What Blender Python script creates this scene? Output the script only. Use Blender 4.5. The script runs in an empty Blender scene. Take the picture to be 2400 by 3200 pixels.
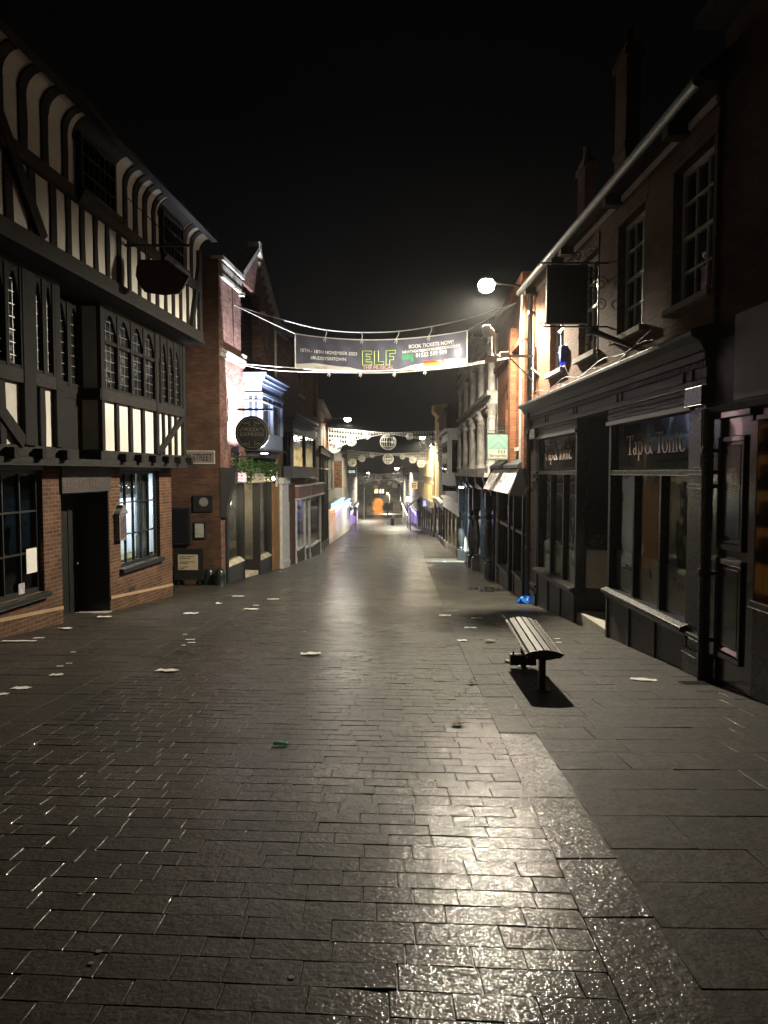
import bpy, bmesh, math, random
from mathutils import Vector, Matrix
random.seed(11)
sc = bpy.context.scene
C = sc.collection
R = math.radians

# ------------------------------------------------------------------ camera
FPX, PIT, CZ = 2300.0, math.atan(123 / 2300.0), 1.6      # focal length in px of the 2400 px wide photo
CP, SP = math.cos(PIT), math.sin(PIT)
cam = bpy.data.cameras.new("camera")
cam.sensor_fit = 'HORIZONTAL'
cam.sensor_width = 36.0
cam.lens = 36.0 * FPX / 2400.0
cam.clip_start, cam.clip_end = 0.05, 2000
co = bpy.data.objects.new("camera", cam)
C.objects.link(co)
co.location = (0, 0, CZ)
co.rotation_euler = (math.pi / 2 - PIT, 0, 0)
sc.camera = co

# ------------------------------------------------------------------ night sky
w = bpy.data.worlds.new("World")
sc.world = w
w.use_nodes = True
wn = w.node_tree
sky = wn.nodes.new("ShaderNodeTexSky")
sky.sky_type = 'NISHITA'
sky.sun_disc = False
sky.sun_elevation = R(-5)
sky.sun_rotation = R(190)
bg = wn.nodes["Background"]
hs = wn.nodes.new("ShaderNodeHueSaturation")
hs.inputs["Saturation"].default_value = 0.15
wn.links.new(sky.outputs[0], hs.inputs["Color"])
# town glow: a little lighter towards the horizon, added to what is left of the twilight
tc = wn.nodes.new("ShaderNodeTexCoord")
sx_ = wn.nodes.new("ShaderNodeSeparateXYZ")
wn.links.new(tc.outputs["Generated"], sx_.inputs[0])
rp = wn.nodes.new("ShaderNodeValToRGB")
rp.color_ramp.elements[0].position, rp.color_ramp.elements[1].position = 0.0, 0.42
rp.color_ramp.elements[0].color = (.056, .055, .057, 1)
rp.color_ramp.elements[1].color = (.006, .006, .0065, 1)
wn.links.new(sx_.outputs[2], rp.inputs[0])
ad = wn.nodes.new("ShaderNodeMix")
ad.data_type, ad.blend_type = 'RGBA', 'ADD'
ad.inputs[0].default_value = 1.0
wn.links.new(rp.outputs[0], ad.inputs[6])
wn.links.new(hs.outputs[0], ad.inputs[7])
wn.links.new(ad.outputs[2], bg.inputs[0])
bg.inputs[1].default_value = 0.10

sc.view_settings.view_transform = 'Standard'
sc.view_settings.look = 'None'
sc.view_settings.exposure = 0.18
sc.view_settings.gamma = 1.0
sc.cycles.use_denoising = True
sc.cycles.max_bounces = 8
sc.cycles.transparent_max_bounces = 12
sc.cycles.sample_clamp_indirect = 2.0
sc.cycles.caustics_reflective = False
sc.cycles.caustics_refractive = False

# ------------------------------------------------------------------ geometry of the place
def G(y):                                   # the street runs downhill, easing off with distance
    if y < 0:
        return -0.095 * y
    return -(0.04 * y + 2.035 * (1 - math.exp(-y / 37.0)))

def ray(px, py):
    a, b = (px - 1200) / FPX, (1600 - py) / FPX
    return (a, CP + b * SP, -SP + b * CP)

def at(px, py, Y):                          # point at distance Y
    d = ray(px, py)
    t = Y / d[1]
    return Vector((d[0] * t, Y, CZ + d[2] * t))

def gnd(px, py):                            # point on the street
    d = ray(px, py)
    y = 0.5
    while CZ + d[2] / d[1] * y > G(y) and y < 400:
        y += 0.01
    return Vector((d[0] / d[1] * y, y, G(y)))

class Fac:                                  # a facade: u along it, v out of it, z up
    def __init__(s, x0, y0, x1, y1, right=False):
        L = math.hypot(x1 - x0, y1 - y0)
        s.x0, s.y0, s.L = x0, y0, L
        s.ux, s.uy = (x1 - x0) / L, (y1 - y0) / L
        s.nx, s.ny = (-s.uy, s.ux) if right else (s.uy, -s.ux)
        s.right = right
    def __call__(s, u, v, z):
        return Vector((s.x0 + s.ux * u + s.nx * v, s.y0 + s.uy * u + s.ny * v, z))
    def px(s, px, py, v=0.0):
        d = ray(px, py)
        k = d[0] * s.nx + d[1] * s.ny
        t = (s.x0 * s.nx + s.y0 * s.ny + v) / k
        X, Y, Z = d[0] * t, d[1] * t, CZ + d[2] * t
        return ((X - s.x0 - s.nx * v) * s.ux + (Y - s.y0 - s.ny * v) * s.uy, Z)
    def u(s, px, v=0.0):
        return s.px(px, 1477, v)[0]
    def z(s, px, py, v=0.0):
        return s.px(px, py, v)[1]
    def g(s, u, v=0.0):
        return G(s(u, v, 0).y)
    def yaw(s):
        return math.atan2(s.uy, s.ux)

def idf(u, v, z):
    return Vector((u, v, z))

ORG = {}
WHOLE = {'lettering', 'print', 'film_lettering', 'chevrons', 'lead_strips', 'dentil_course', 'wall', 'infill', 'interior', 'crown', 'outline_letters', 'snow_band', 'panel', 'curtain'}

class MB:
    def __init__(s):
        s.v, s.f = [], []
    def add(s, pts, faces):
        o = len(s.v)
        s.v += [Vector(p) for p in pts]
        s.f += [tuple(i + o for i in f) for f in faces]
    def box(s, f, u0, u1, v0, v1, z0, z1):
        s.add([f(u0, v0, z0), f(u1, v0, z0), f(u1, v1, z0), f(u0, v1, z0),
               f(u0, v0, z1), f(u1, v0, z1), f(u1, v1, z1), f(u0, v1, z1)],
              [(0, 1, 2, 3), (4, 5, 6, 7), (0, 1, 5, 4), (1, 2, 6, 5), (2, 3, 7, 6), (3, 0, 4, 7)])
    def quad(s, a, b, c, d):
        s.add([a, b, c, d], [(0, 1, 2, 3)])
    def prism(s, f, poly, u0, u1):           # poly of (v, z), swept along u
        n = len(poly)
        s.add([f(u0, v, z) for v, z in poly] + [f(u1, v, z) for v, z in poly],
              [tuple(range(n)), tuple(range(n, 2 * n))] +
              [(i, (i + 1) % n, n + (i + 1) % n, n + i) for i in range(n)])
    def plate(s, f, poly, v0, v1):           # poly of (u, z), thick from v0 to v1
        n = len(poly)
        s.add([f(u, v0, z) for u, z in poly] + [f(u, v1, z) for u, z in poly],
              [tuple(range(n)), tuple(range(n, 2 * n))] +
              [(i, (i + 1) % n, n + (i + 1) % n, n + i) for i in range(n)])
    def plank(s, f, a, b, wd, v0, v1):       # a slanting board in the facade plane
        du, dz = b[0] - a[0], b[1] - a[1]
        L = math.hypot(du, dz)
        ou, oz = -dz / L * wd / 2, du / L * wd / 2
        s.plate(f, [(a[0] + ou, a[1] + oz), (b[0] + ou, b[1] + oz), (b[0] - ou, b[1] - oz), (a[0] - ou, a[1] - oz)], v0, v1)
    def tube(s, pts, r, n=8, closed=False):
        pts = [Vector(p) for p in pts]
        m = len(pts)
        rs = r if isinstance(r, (list, tuple)) else [r] * m
        o = len(s.v)
        prev = None
        for i, p in enumerate(pts):
            if closed:
                t = pts[(i + 1) % m] - pts[i - 1]
            else:
                t = pts[min(i + 1, m - 1)] - pts[max(i - 1, 0)]
            t.normalize()
            if prev is None:
                a = t.cross(Vector((0, 0, 1)))
                if a.length < 1e-3:
                    a = t.cross(Vector((1, 0, 0)))
            else:
                a = prev - t * prev.dot(t)
            a.normalize()
            prev = a
            b = t.cross(a)
            for k in range(n):
                th = 2 * math.pi * k / n
                s.v.append(p + (a * math.cos(th) + b * math.sin(th)) * rs[i])
        for i in range(m if closed else m - 1):
            j = (i + 1) % m
            for k in range(n):
                k2 = (k + 1) % n
                s.f.append((o + i * n + k, o + i * n + k2, o + j * n + k2, o + j * n + k))
        if not closed:
            s.f.append(tuple(o + k for k in range(n)))
            s.f.append(tuple(o + (m - 1) * n + k for k in range(n)))
    def lathe(s, c, prof, n=16, ax=None):    # prof of (radius, height) round the vertical at c
        c = Vector(c)
        o = len(s.v)
        M3 = ax or Matrix.Identity(3)
        for r, h in prof:
            for k in range(n):
                th = 2 * math.pi * k / n
                s.v.append(c + M3 @ Vector((r * math.cos(th), r * math.sin(th), h)))
        for i in range(len(prof) - 1):
            for k in range(n):
                k2 = (k + 1) % n
                s.f.append((o + i * n + k, o + i * n + k2, o + (i + 1) * n + k2, o + (i + 1) * n + k))
        s.f.append(tuple(o + k for k in range(n)))
        s.f.append(tuple(o + (len(prof) - 1) * n + k for k in range(n)))
    def wall(s, f, u0, u1, z0, z1, ops=(), v=0.0, depth=0.25, back=6.0, top=True):
        us = sorted({u0, u1} | {x for o in ops for x in (o[0], o[1]) if u0 < x < u1})
        zs = sorted({z0, z1} | {x for o in ops for x in (o[2], o[3]) if z0 < x < z1})
        for a, b in zip(us, us[1:]):
            for c, d in zip(zs, zs[1:]):
                mu, mz = (a + b) / 2, (c + d) / 2
                if any(o[0] < mu < o[1] and o[2] < mz < o[3] for o in ops):
                    continue
                s.quad(f(a, v, c), f(b, v, c), f(b, v, d), f(a, v, d))
        for o in ops:
            dp = o[4] if len(o) > 4 else depth
            a, b, c, d = max(o[0], u0), min(o[1], u1), max(o[2], z0), min(o[3], z1)
            w0, w1 = v, v - dp
            s.quad(f(a, w0, c), f(a, w1, c), f(a, w1, d), f(a, w0, d))
            s.quad(f(b, w0, c), f(b, w1, c), f(b, w1, d), f(b, w0, d))
            s.quad(f(a, w0, d), f(a, w1, d), f(b, w1, d), f(b, w0, d))
            if c > z0 + 1e-4:
                s.quad(f(a, w0, c), f(a, w1, c), f(b, w1, c), f(b, w0, c))
        if back:
            e = v - back
            s.quad(f(u0, v, z0), f(u0, e, z0), f(u0, e, z1), f(u0, v, z1))
            s.quad(f(u1, v, z0), f(u1, e, z0), f(u1, e, z1), f(u1, v, z1))
            s.quad(f(u0, e, z0), f(u1, e, z0), f(u1, e, z1), f(u0, e, z1))
            if top:
                s.quad(f(u0, v, z1), f(u1, v, z1), f(u1, e, z1), f(u0, e, z1))
    def spandrel(s, f, u0, u1, zs, zt, v0, v1, n=8, rise=None, pointed=True):
        # the board above an arched opening
        mid, hw = (u0 + u1) / 2, (u1 - u0) / 2
        rise = rise or hw * 1.2
        def hgt(x):
            t = abs(x - mid) / hw
            return zs + rise * ((1 - t ** 1.8) if pointed else math.sqrt(max(0, 1 - t * t)))
        xs = [u0 + (u1 - u0) * i / n for i in range(n + 1)]
        for a, b in zip(xs, xs[1:]):
            s.plate(f, [(a, hgt(a)), (b, hgt(b)), (b, zt), (a, zt)], v0, v1)
    def clusters(s):                         # groups of pieces that touch each other
        par = list(range(len(s.v)))
        def find(a):
            while par[a] != a:
                par[a] = par[par[a]]
                a = par[a]
            return a
        for f in s.f:
            for i in f[1:]:
                par[find(i)] = find(f[0])
        isl = {}
        for i in range(len(s.v)):
            isl.setdefault(find(i), []).append(i)
        bb = []
        for k, ids in isl.items():
            P = [s.v[i] for i in ids]
            bb.append([[min(p[j] for p in P) - .008 for j in range(3)], [max(p[j] for p in P) + .008 for j in range(3)], [k]])
        if len(bb) > 400:
            return None
        go = True
        while go:
            go = False
            out = []
            for b in bb:
                for o in out:
                    if all(b[0][j] <= o[1][j] and o[0][j] <= b[1][j] for j in range(3)):
                        o[0] = [min(o[0][j], b[0][j]) for j in range(3)]
                        o[1] = [max(o[1][j], b[1][j]) for j in range(3)]
                        o[2] += b[2]
                        go = True
                        break
                else:
                    out.append(b)
            bb = out
        res = []
        for b in bb:
            ks = set(b[2])
            ids = [i for i in range(len(s.v)) if find(i) in ks]
            mp = {i: n for n, i in enumerate(ids)}
            q = MB()
            q.v = [s.v[i] for i in ids]
            q.f = [tuple(mp[i] for i in f) for f in s.f if f[0] in mp]
            res.append(q)
        return sorted(res, key=lambda q: -len(q.v))
    def build(s, name, mat, parent=None, bevel=0, smooth=False, label=None, fix=False):
        if parent and name not in WHOLE:
            cl = s.clusters()
            if cl and 1 < len(cl) <= 16:
                return [q.build1(name, mat, parent, bevel, smooth, label, fix) for q in cl][0]
        return s.build1(name, mat, parent, bevel, smooth, label, fix)
    def build1(s, name, mat, parent=None, bevel=0, smooth=False, label=None, fix=False):
        me = bpy.data.meshes.new(name)
        o = ORG.get(parent.name, Vector()) if parent else Vector()
        me.from_pydata([tuple(p - o) for p in s.v], [], s.f)
        if fix:
            bm = bmesh.new()
            bm.from_mesh(me)
            bmesh.ops.recalc_face_normals(bm, faces=bm.faces)
            bm.to_mesh(me)
            bm.free()
        me.materials.append(mat)
        if smooth:
            for p in me.polygons:
                p.use_smooth = True
        ob = bpy.data.objects.new(name, me)
        C.objects.link(ob)
        if parent:
            ob.parent = parent
        ORG[ob.name] = o
        if bevel:
            md = ob.modifiers.new("bevel", 'BEVEL')
            md.width = bevel
            md.segments = 2
            md.limit_method = 'ANGLE'
        if label:
            ob['label'] = label
        return ob

def thing(name, label, cat, loc, group=None):
    o = bpy.data.objects.new(name, None)
    o.empty_display_size = 0.2
    C.objects.link(o)
    o.location = loc
    ORG[o.name] = Vector(loc)
    o['label'] = label
    o['category'] = cat
    if group:
        o['group'] = group
    return o

def tag(o, label, cat, group=None):
    o['label'], o['category'] = label, cat
    if group:
        o['group'] = group
    return o

def recentre(o, loc):                        # put a one-mesh thing's origin at its base
    loc = Vector(loc)
    for v in o.data.vertices:
        v.co -= loc
    o.location = loc
    ORG[o.name] = loc
    return o

def one(mb, name, mat, loc, label, cat, group=None, **k):
    return tag(recentre(mb.build(name, mat, None, **k), loc), label, cat, group)

# ------------------------------------------------------------------ materials
MATS = {}
# glowing things that really light their surroundings (lamps have their own light)
GIVES = {'lamp_bowl_light', 'far_added_light_strip', 'cool_room_light', 'orange_led_strip', 'lavender_led_strip', 'white_led_strip', 'violet_led_strip', 'blue_violet_led_strip', 'orange_lit_back', 'warm_shade_light', 'pale_blue_display'}
def nodes(name):
    m = bpy.data.materials.new(name)
    m.use_nodes = True
    t = m.node_tree
    return m, t, t.nodes["Principled BSDF"]

def N(t, typ, **kw):
    n = t.nodes.new(typ)
    for k, v in kw.items():
        if k in n.inputs:
            n.inputs[k].default_value = v
        else:
            setattr(n, k, v)
    return n

def pos(t, scale=(1, 1, 1)):
    g = N(t, "ShaderNodeNewGeometry")
    mp = N(t, "ShaderNodeMapping")
    mp.inputs["Scale"].default_value = scale
    t.links.new(g.outputs["Position"], mp.inputs[0])
    return mp.outputs[0]

def mixc(t, fac, a, b, mode='MIX'):
    m = N(t, "ShaderNodeMix", data_type='RGBA', blend_type=mode)
    for sock, val in ((m.inputs[0], fac), (m.inputs[6], a), (m.inputs[7], b)):
        if hasattr(val, 'is_linked') or hasattr(val, 'node'):
            t.links.new(val, sock)
        elif isinstance(val, (int, float)):
            sock.default_value = val
        else:
            sock.default_value = (*val, 1)
    return m.outputs[2]

def ramp(t, src, p0, p1, c0=(0, 0, 0), c1=(1, 1, 1)):
    r = N(t, "ShaderNodeValToRGB")
    r.color_ramp.elements[0].position, r.color_ramp.elements[1].position = p0, p1
    r.color_ramp.elements[0].color, r.color_ramp.elements[1].color = (*c0, 1), (*c1, 1)
    t.links.new(src, r.inputs[0])
    return r.outputs[0]

def noise(t, vec, scale, detail=4, rough=.55):
    n = N(t, "ShaderNodeTexNoise", Scale=scale, Detail=detail, Roughness=rough)
    t.links.new(vec, n.inputs["Vector"])
    return n.outputs[0]

def bumpn(t, p, src, strength, dist):
    b = N(t, "ShaderNodeBump", Strength=strength, Distance=dist)
    t.links.new(src, b.inputs["Height"])
    t.links.new(b.outputs[0], p.inputs["Normal"])
    return b

def paint(name, col, rough=.45, var=.25, scale=6.0, bump=.15, dist=.004, metal=0.0, spec=.5, stretch=(1, 1, 1), coat=0.0, vary_rough=.12):
    if name in MATS:
        return MATS[name]
    m, t, p = nodes(name)
    v = pos(t, stretch)
    n = noise(t, v, scale, 5)
    dark = tuple(c * (1 - var) for c in col)
    lite = tuple(min(1, c * (1 + var)) for c in col)
    t.links.new(mixc(t, ramp(t, n, .3, .7), dark, lite), p.inputs["Base Color"])
    n2 = noise(t, v, scale * 5, 3)
    rr = ramp(t, n2, .3, .7, (max(.02, rough - vary_rough),) * 3, (min(1, rough + vary_rough),) * 3)
    t.links.new(rr, p.inputs["Roughness"])
    p.inputs["Metallic"].default_value = metal
    p.inputs["Specular IOR Level"].default_value = spec
    p.inputs["Coat Weight"].default_value = coat
    if bump:
        bumpn(t, p, n2, bump, dist)
    MATS[name] = m
    return m

def wallvec(t):                              # metres along the wall, metres up
    g = N(t, "ShaderNodeNewGeometry")
    sp = N(t, "ShaderNodeSeparateXYZ")
    t.links.new(g.outputs["Position"], sp.inputs[0])
    sn = N(t, "ShaderNodeSeparateXYZ")
    t.links.new(g.outputs["True Normal"], sn.inputs[0])
    ab = N(t, "ShaderNodeMath", operation='ABSOLUTE')
    t.links.new(sn.outputs[0], ab.inputs[0])
    gt = N(t, "ShaderNodeMath", operation='GREATER_THAN')
    gt.inputs[1].default_value = .5
    t.links.new(ab.outputs[0], gt.inputs[0])
    mx = N(t, "ShaderNodeMix", data_type='FLOAT')
    t.links.new(gt.outputs[0], mx.inputs[0])
    t.links.new(sp.outputs[0], mx.inputs[2])
    t.links.new(sp.outputs[1], mx.inputs[3])
    cb = N(t, "ShaderNodeCombineXYZ")
    t.links.new(mx.outputs[0], cb.inputs[0])
    t.links.new(sp.outputs[2], cb.inputs[1])
    return cb.outputs[0]

def brick(name, c1, c2, mort, bw=.225, rh=.075, ms=.009, rough=.85):
    if name in MATS:
        return MATS[name]
    m, t, p = nodes(name)
    v = wallvec(t)
    wob = noise(t, pos(t), 3.0, 2)
    add = N(t, "ShaderNodeVectorMath", operation='MULTIPLY_ADD')
    t.links.new(wob, add.inputs[0])
    add.inputs[1].default_value = (.02, .02, 0)
    t.links.new(v, add.inputs[2])
    b = N(t, "ShaderNodeTexBrick", Scale=1.0)
    b.inputs["Color1"].default_value = (*c1, 1)
    b.inputs["Color2"].default_value = (*c2, 1)
    b.inputs["Mortar"].default_value = (*mort, 1)
    b.inputs["Brick Width"].default_value = bw
    b.inputs["Row Height"].default_value = rh
    b.inputs["Mortar Size"].default_value = ms
    b.inputs["Mortar Smooth"].default_value = .3
    t.links.new(add.outputs[0], b.inputs["Vector"])
    n = noise(t, pos(t), 2.2, 6)
    n3 = noise(t, pos(t), 35, 4)
    col = mixc(t, ramp(t, n, .25, .75), (.55, .55, .55), (1.25, 1.2, 1.15))
    c = mixc(t, 1.0, b.outputs["Color"], col, 'MULTIPLY')
    c = mixc(t, 1.0, c, mixc(t, n3, (.7, .7, .7), (1.3, 1.3, 1.3)), 'MULTIPLY')
    t.links.new(c, p.inputs["Base Color"])
    p.inputs["Roughness"].default_value = rough
    p.inputs["Specular IOR Level"].default_value = .3
    sub = N(t, "ShaderNodeMath", operation='MULTIPLY_ADD')
    t.links.new(b.outputs["Fac"], sub.inputs[0])
    sub.inputs[1].default_value = -1.0
    t.links.new(n3, sub.inputs[2])
    bumpn(t, p, sub.outputs[0], .7, .008)
    MATS[name] = m
    return m

def glow(name, col, strength, col2=None, scale=2.0, stretch=(1, 1, 1), lo=.35, hi=.65):
    if name in MATS:
        return MATS[name]
    m, t, p = nodes(name)
    t.nodes.remove(p)
    e = N(t, "ShaderNodeEmission", Strength=strength)
    m.cycles.emission_sampling = 'FRONT_BACK' if name in GIVES else 'NONE'
    if col2:
        n = noise(t, pos(t, stretch), scale, 3)
        t.links.new(ramp(t, n, lo, hi, col, col2), e.inputs[0])
    else:
        e.inputs[0].default_value = (*col, 1)
    t.links.new(e.outputs[0], t.nodes["Material Output"].inputs[0])
    MATS[name] = m
    return m

def clear_glass(name, tint=(.8, .82, .82), wob=.02):
    if name in MATS:
        return MATS[name]
    m, t, p = nodes(name)
    t.nodes.remove(p)
    tr = N(t, "ShaderNodeBsdfTransparent")
    tr.inputs[0].default_value = (*tint, 1)
    gl = N(t, "ShaderNodeBsdfGlossy", Roughness=.015)
    fr = N(t, "ShaderNodeFresnel", IOR=1.5)
    gb = N(t, "ShaderNodeNewGeometry")
    ior = N(t, "ShaderNodeMapRange")        # the far face of the pane must not turn into a mirror
    t.links.new(gb.outputs["Backfacing"], ior.inputs[0])
    ior.inputs[3].default_value, ior.inputs[4].default_value = 1.5, 1 / 1.5
    t.links.new(ior.outputs[0], fr.inputs["IOR"])
    n = noise(t, pos(t), 1.6, 2)
    b = N(t, "ShaderNodeBump", Strength=wob, Distance=.3)
    t.links.new(n, b.inputs["Height"])
    t.links.new(b.outputs[0], gl.inputs["Normal"])
    mx = N(t, "ShaderNodeMixShader")
    t.links.new(fr.outputs[0], mx.inputs[0])
    t.links.new(tr.outputs[0], mx.inputs[1])
    t.links.new(gl.outputs[0], mx.inputs[2])
    t.links.new(mx.outputs[0], t.nodes["Material Output"].inputs[0])
    MATS[name] = m
    return m

def dark_glass(name, col=(.006, .006, .007), rough=.04, wob=.05):
    if name in MATS:
        return MATS[name]
    m, t, p = nodes(name)
    n = noise(t, pos(t), 2.5, 2)
    n2 = noise(t, pos(t), 11, 3)
    t.links.new(mixc(t, n2, tuple(c * .5 for c in col), tuple(c * 1.8 for c in col)), p.inputs["Base Color"])
    p.inputs["Roughness"].default_value = rough
    p.inputs["Specular IOR Level"].default_value = .7
    bumpn(t, p, n, wob, .25)
    MATS[name] = m
    return m

BLACK = paint("black_gloss_paint", (.012, .012, .012), .32, .3, 9, .05, .002)
BLACKM = paint("black_satin_paint", (.012, .012, .012), .45, .3, 7, .06, .002)
DOORBLK = paint("old_black_brushed_paint", (.009, .009, .010), .14, .4, 26, .22, .003, stretch=(1, 1, .06), vary_rough=.07, coat=.5)
CHAR = paint("charcoal_paint", (.040, .040, .041), .5, .2, 5, .06, .003)
GREYP = paint("grey_paint", (.16, .165, .17), .5, .2, 5, .2, .004)
BLUEG = paint("blue_grey_paint", (.16, .20, .30), .5, .2, 5, .2, .004)
WHITE = paint("white_paint", (.74, .73, .69), .5, .15, 5, .2, .003)
CREAM = paint("cream_paint", (.62, .55, .42), .55, .2, 3, .2, .003)
PLAST = paint("cream_lime_plaster", (.66, .64, .585), .9, .16, 1.1, .35, .02, spec=.2)
OAK = paint("tarred_oak_beam", (.009, .0085, .008), .75, .55, 14, .9, .02, stretch=(.5, .5, 3), spec=.3)
OAKH = paint("tarred_oak_rail", (.016, .015, .014), .75, .5, 10, .9, .02, stretch=(2, .35, 2), spec=.3)
LEAD = paint("lead_strip", (.30, .31, .32), .35, .3, 20, .2, .002, metal=.8)
IRON = paint("black_iron", (.012, .012, .012), .4, .3, 20, .3, .002)
STEEL = paint("galvanised_steel", (.45, .45, .44), .4, .2, 15, .15, .002, metal=.6)
SLATE = paint("slate_roof", (.035, .035, .038), .7, .4, 8, .5, .02)
STONE = paint("pale_stone", (.36, .34, .30), .85, .25, 4, .5, .01, spec=.3)
GSTONE = paint("grey_carved_stone", (.44, .42, .39), .85, .4, 3.5, .7, .02, spec=.3)
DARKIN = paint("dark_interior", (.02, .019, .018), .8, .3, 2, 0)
DIMIN = paint("dim_interior", (.20, .175, .14), .8, .3, 2, 0)
WOOD = paint("varnished_pine", (.32, .17, .06), .5, .3, 9, .2, .003, stretch=(3, 3, .3))
BRICKL = brick("brick_orange_red", (.072, .034, .021), (.12, .060, .036), (.17, .125, .082))
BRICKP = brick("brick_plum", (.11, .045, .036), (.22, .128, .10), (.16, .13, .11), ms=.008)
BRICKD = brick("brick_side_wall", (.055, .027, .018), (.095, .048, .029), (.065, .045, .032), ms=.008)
BRICKR = brick("brick_warm", (.115, .04, .016), (.19, .075, .03), (.075, .045, .028), ms=.008)
BRICKT = brick("brick_brown", (.13, .055, .032), (.20, .09, .05), (.14, .09, .06), ms=.007)
YELLOW = paint("yellow_render", (.50, .40, .20), .85, .12, 1.5, .2, .01)
GLASS = clear_glass("shop_window_glass")
DGLASS = dark_glass("night_window_glass")
LGLASS = dark_glass("leaded_window_glass", (.012, .012, .013), .08, .2)
PAPER = paint("white_paper", (.80, .79, .75), .9, .08, 20, .2, .004)

# ------------------------------------------------------------------ windows
def window(parent, f, u0, u1, z0, z1, v=-.15, cols=2, rows=2, fm=WHITE, gm=DGLASS, fr=.06, bar=.022, dp=.06, sill=None, sm=None, meet=True):
    a = MB()
    a.box(f, u0, u0 + fr, v - dp, v, z0, z1)
    a.box(f, u1 - fr, u1, v - dp, v, z0, z1)
    a.box(f, u0 + fr, u1 - fr, v - dp, v, z0, z0 + fr * 1.2)
    a.box(f, u0 + fr, u1 - fr, v - dp, v, z1 - fr, z1)
    for i in range(1, cols):
        x = u0 + fr + (u1 - u0 - 2 * fr) * i / cols
        a.box(f, x - bar / 2, x + bar / 2, v - dp, v - .004, z0 + fr * 1.2, z1 - fr)
    for i in range(1, rows):
        x = z0 + (z1 - z0) * i / rows
        b = bar * 1.8 if (meet and i * 2 == rows) else bar
        a.box(f, u0 + fr, u1 - fr, v - dp, v - .002, x - b / 2, x + b / 2)
    wi = a.build("window", fm, parent)
    g = MB()
    g.box(f, u0 + fr * .5, u1 - fr * .5, v - dp * .8, v - dp * .6, z0 + .02, z1 - .02)
    g.build("pane", gm, wi)
    if sill:
        q = MB()
        q.box(f, u0 - .08, u1 + .08, v, sill, z0 - .09, z0 - .003)
        q.build("sill", sm or STONE, wi, bevel=.008)
    return wi

def text_mesh(body, size, width=None):
    cu = bpy.data.curves.new("t", 'FONT')
    cu.body = body
    cu.size = size
    cu.align_x = 'CENTER'
    cu.resolution_u = 3
    cu.extrude = .002
    ob = bpy.data.objects.new("t", cu)
    C.objects.link(ob)
    bpy.context.view_layer.update()
    me = bpy.data.meshes.new_from_object(ob.evaluated_get(bpy.context.evaluated_depsgraph_get()))
    vs, fs = [v.co.copy() for v in me.vertices], [tuple(p.vertices) for p in me.polygons]
    bpy.data.objects.remove(ob)
    bpy.data.curves.remove(cu)
    bpy.data.meshes.remove(me)
    if width and vs:
        x0, x1 = min(v.x for v in vs), max(v.x for v in vs)
        k = width / (x1 - x0)
        for v in vs:
            v.x = (v.x - (x0 + x1) / 2) * k
    return vs, fs

def text(mb, body, size, o, ud, zd=Vector((0, 0, 1)), width=None, shape=None):
    # o is the middle of the base line, ud the reading direction
    vs, fs = text_mesh(body, size, width)
    o, ud, zd = Vector(o), Vector(ud).normalized(), Vector(zd).normalized()
    nd = ud.cross(zd)
    if shape:
        mb.add([shape(v.x, v.y, v.z) for v in vs], fs)
    else:
        mb.add([o + ud * v.x + zd * v.y + nd * v.z for v in vs], fs)

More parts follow.
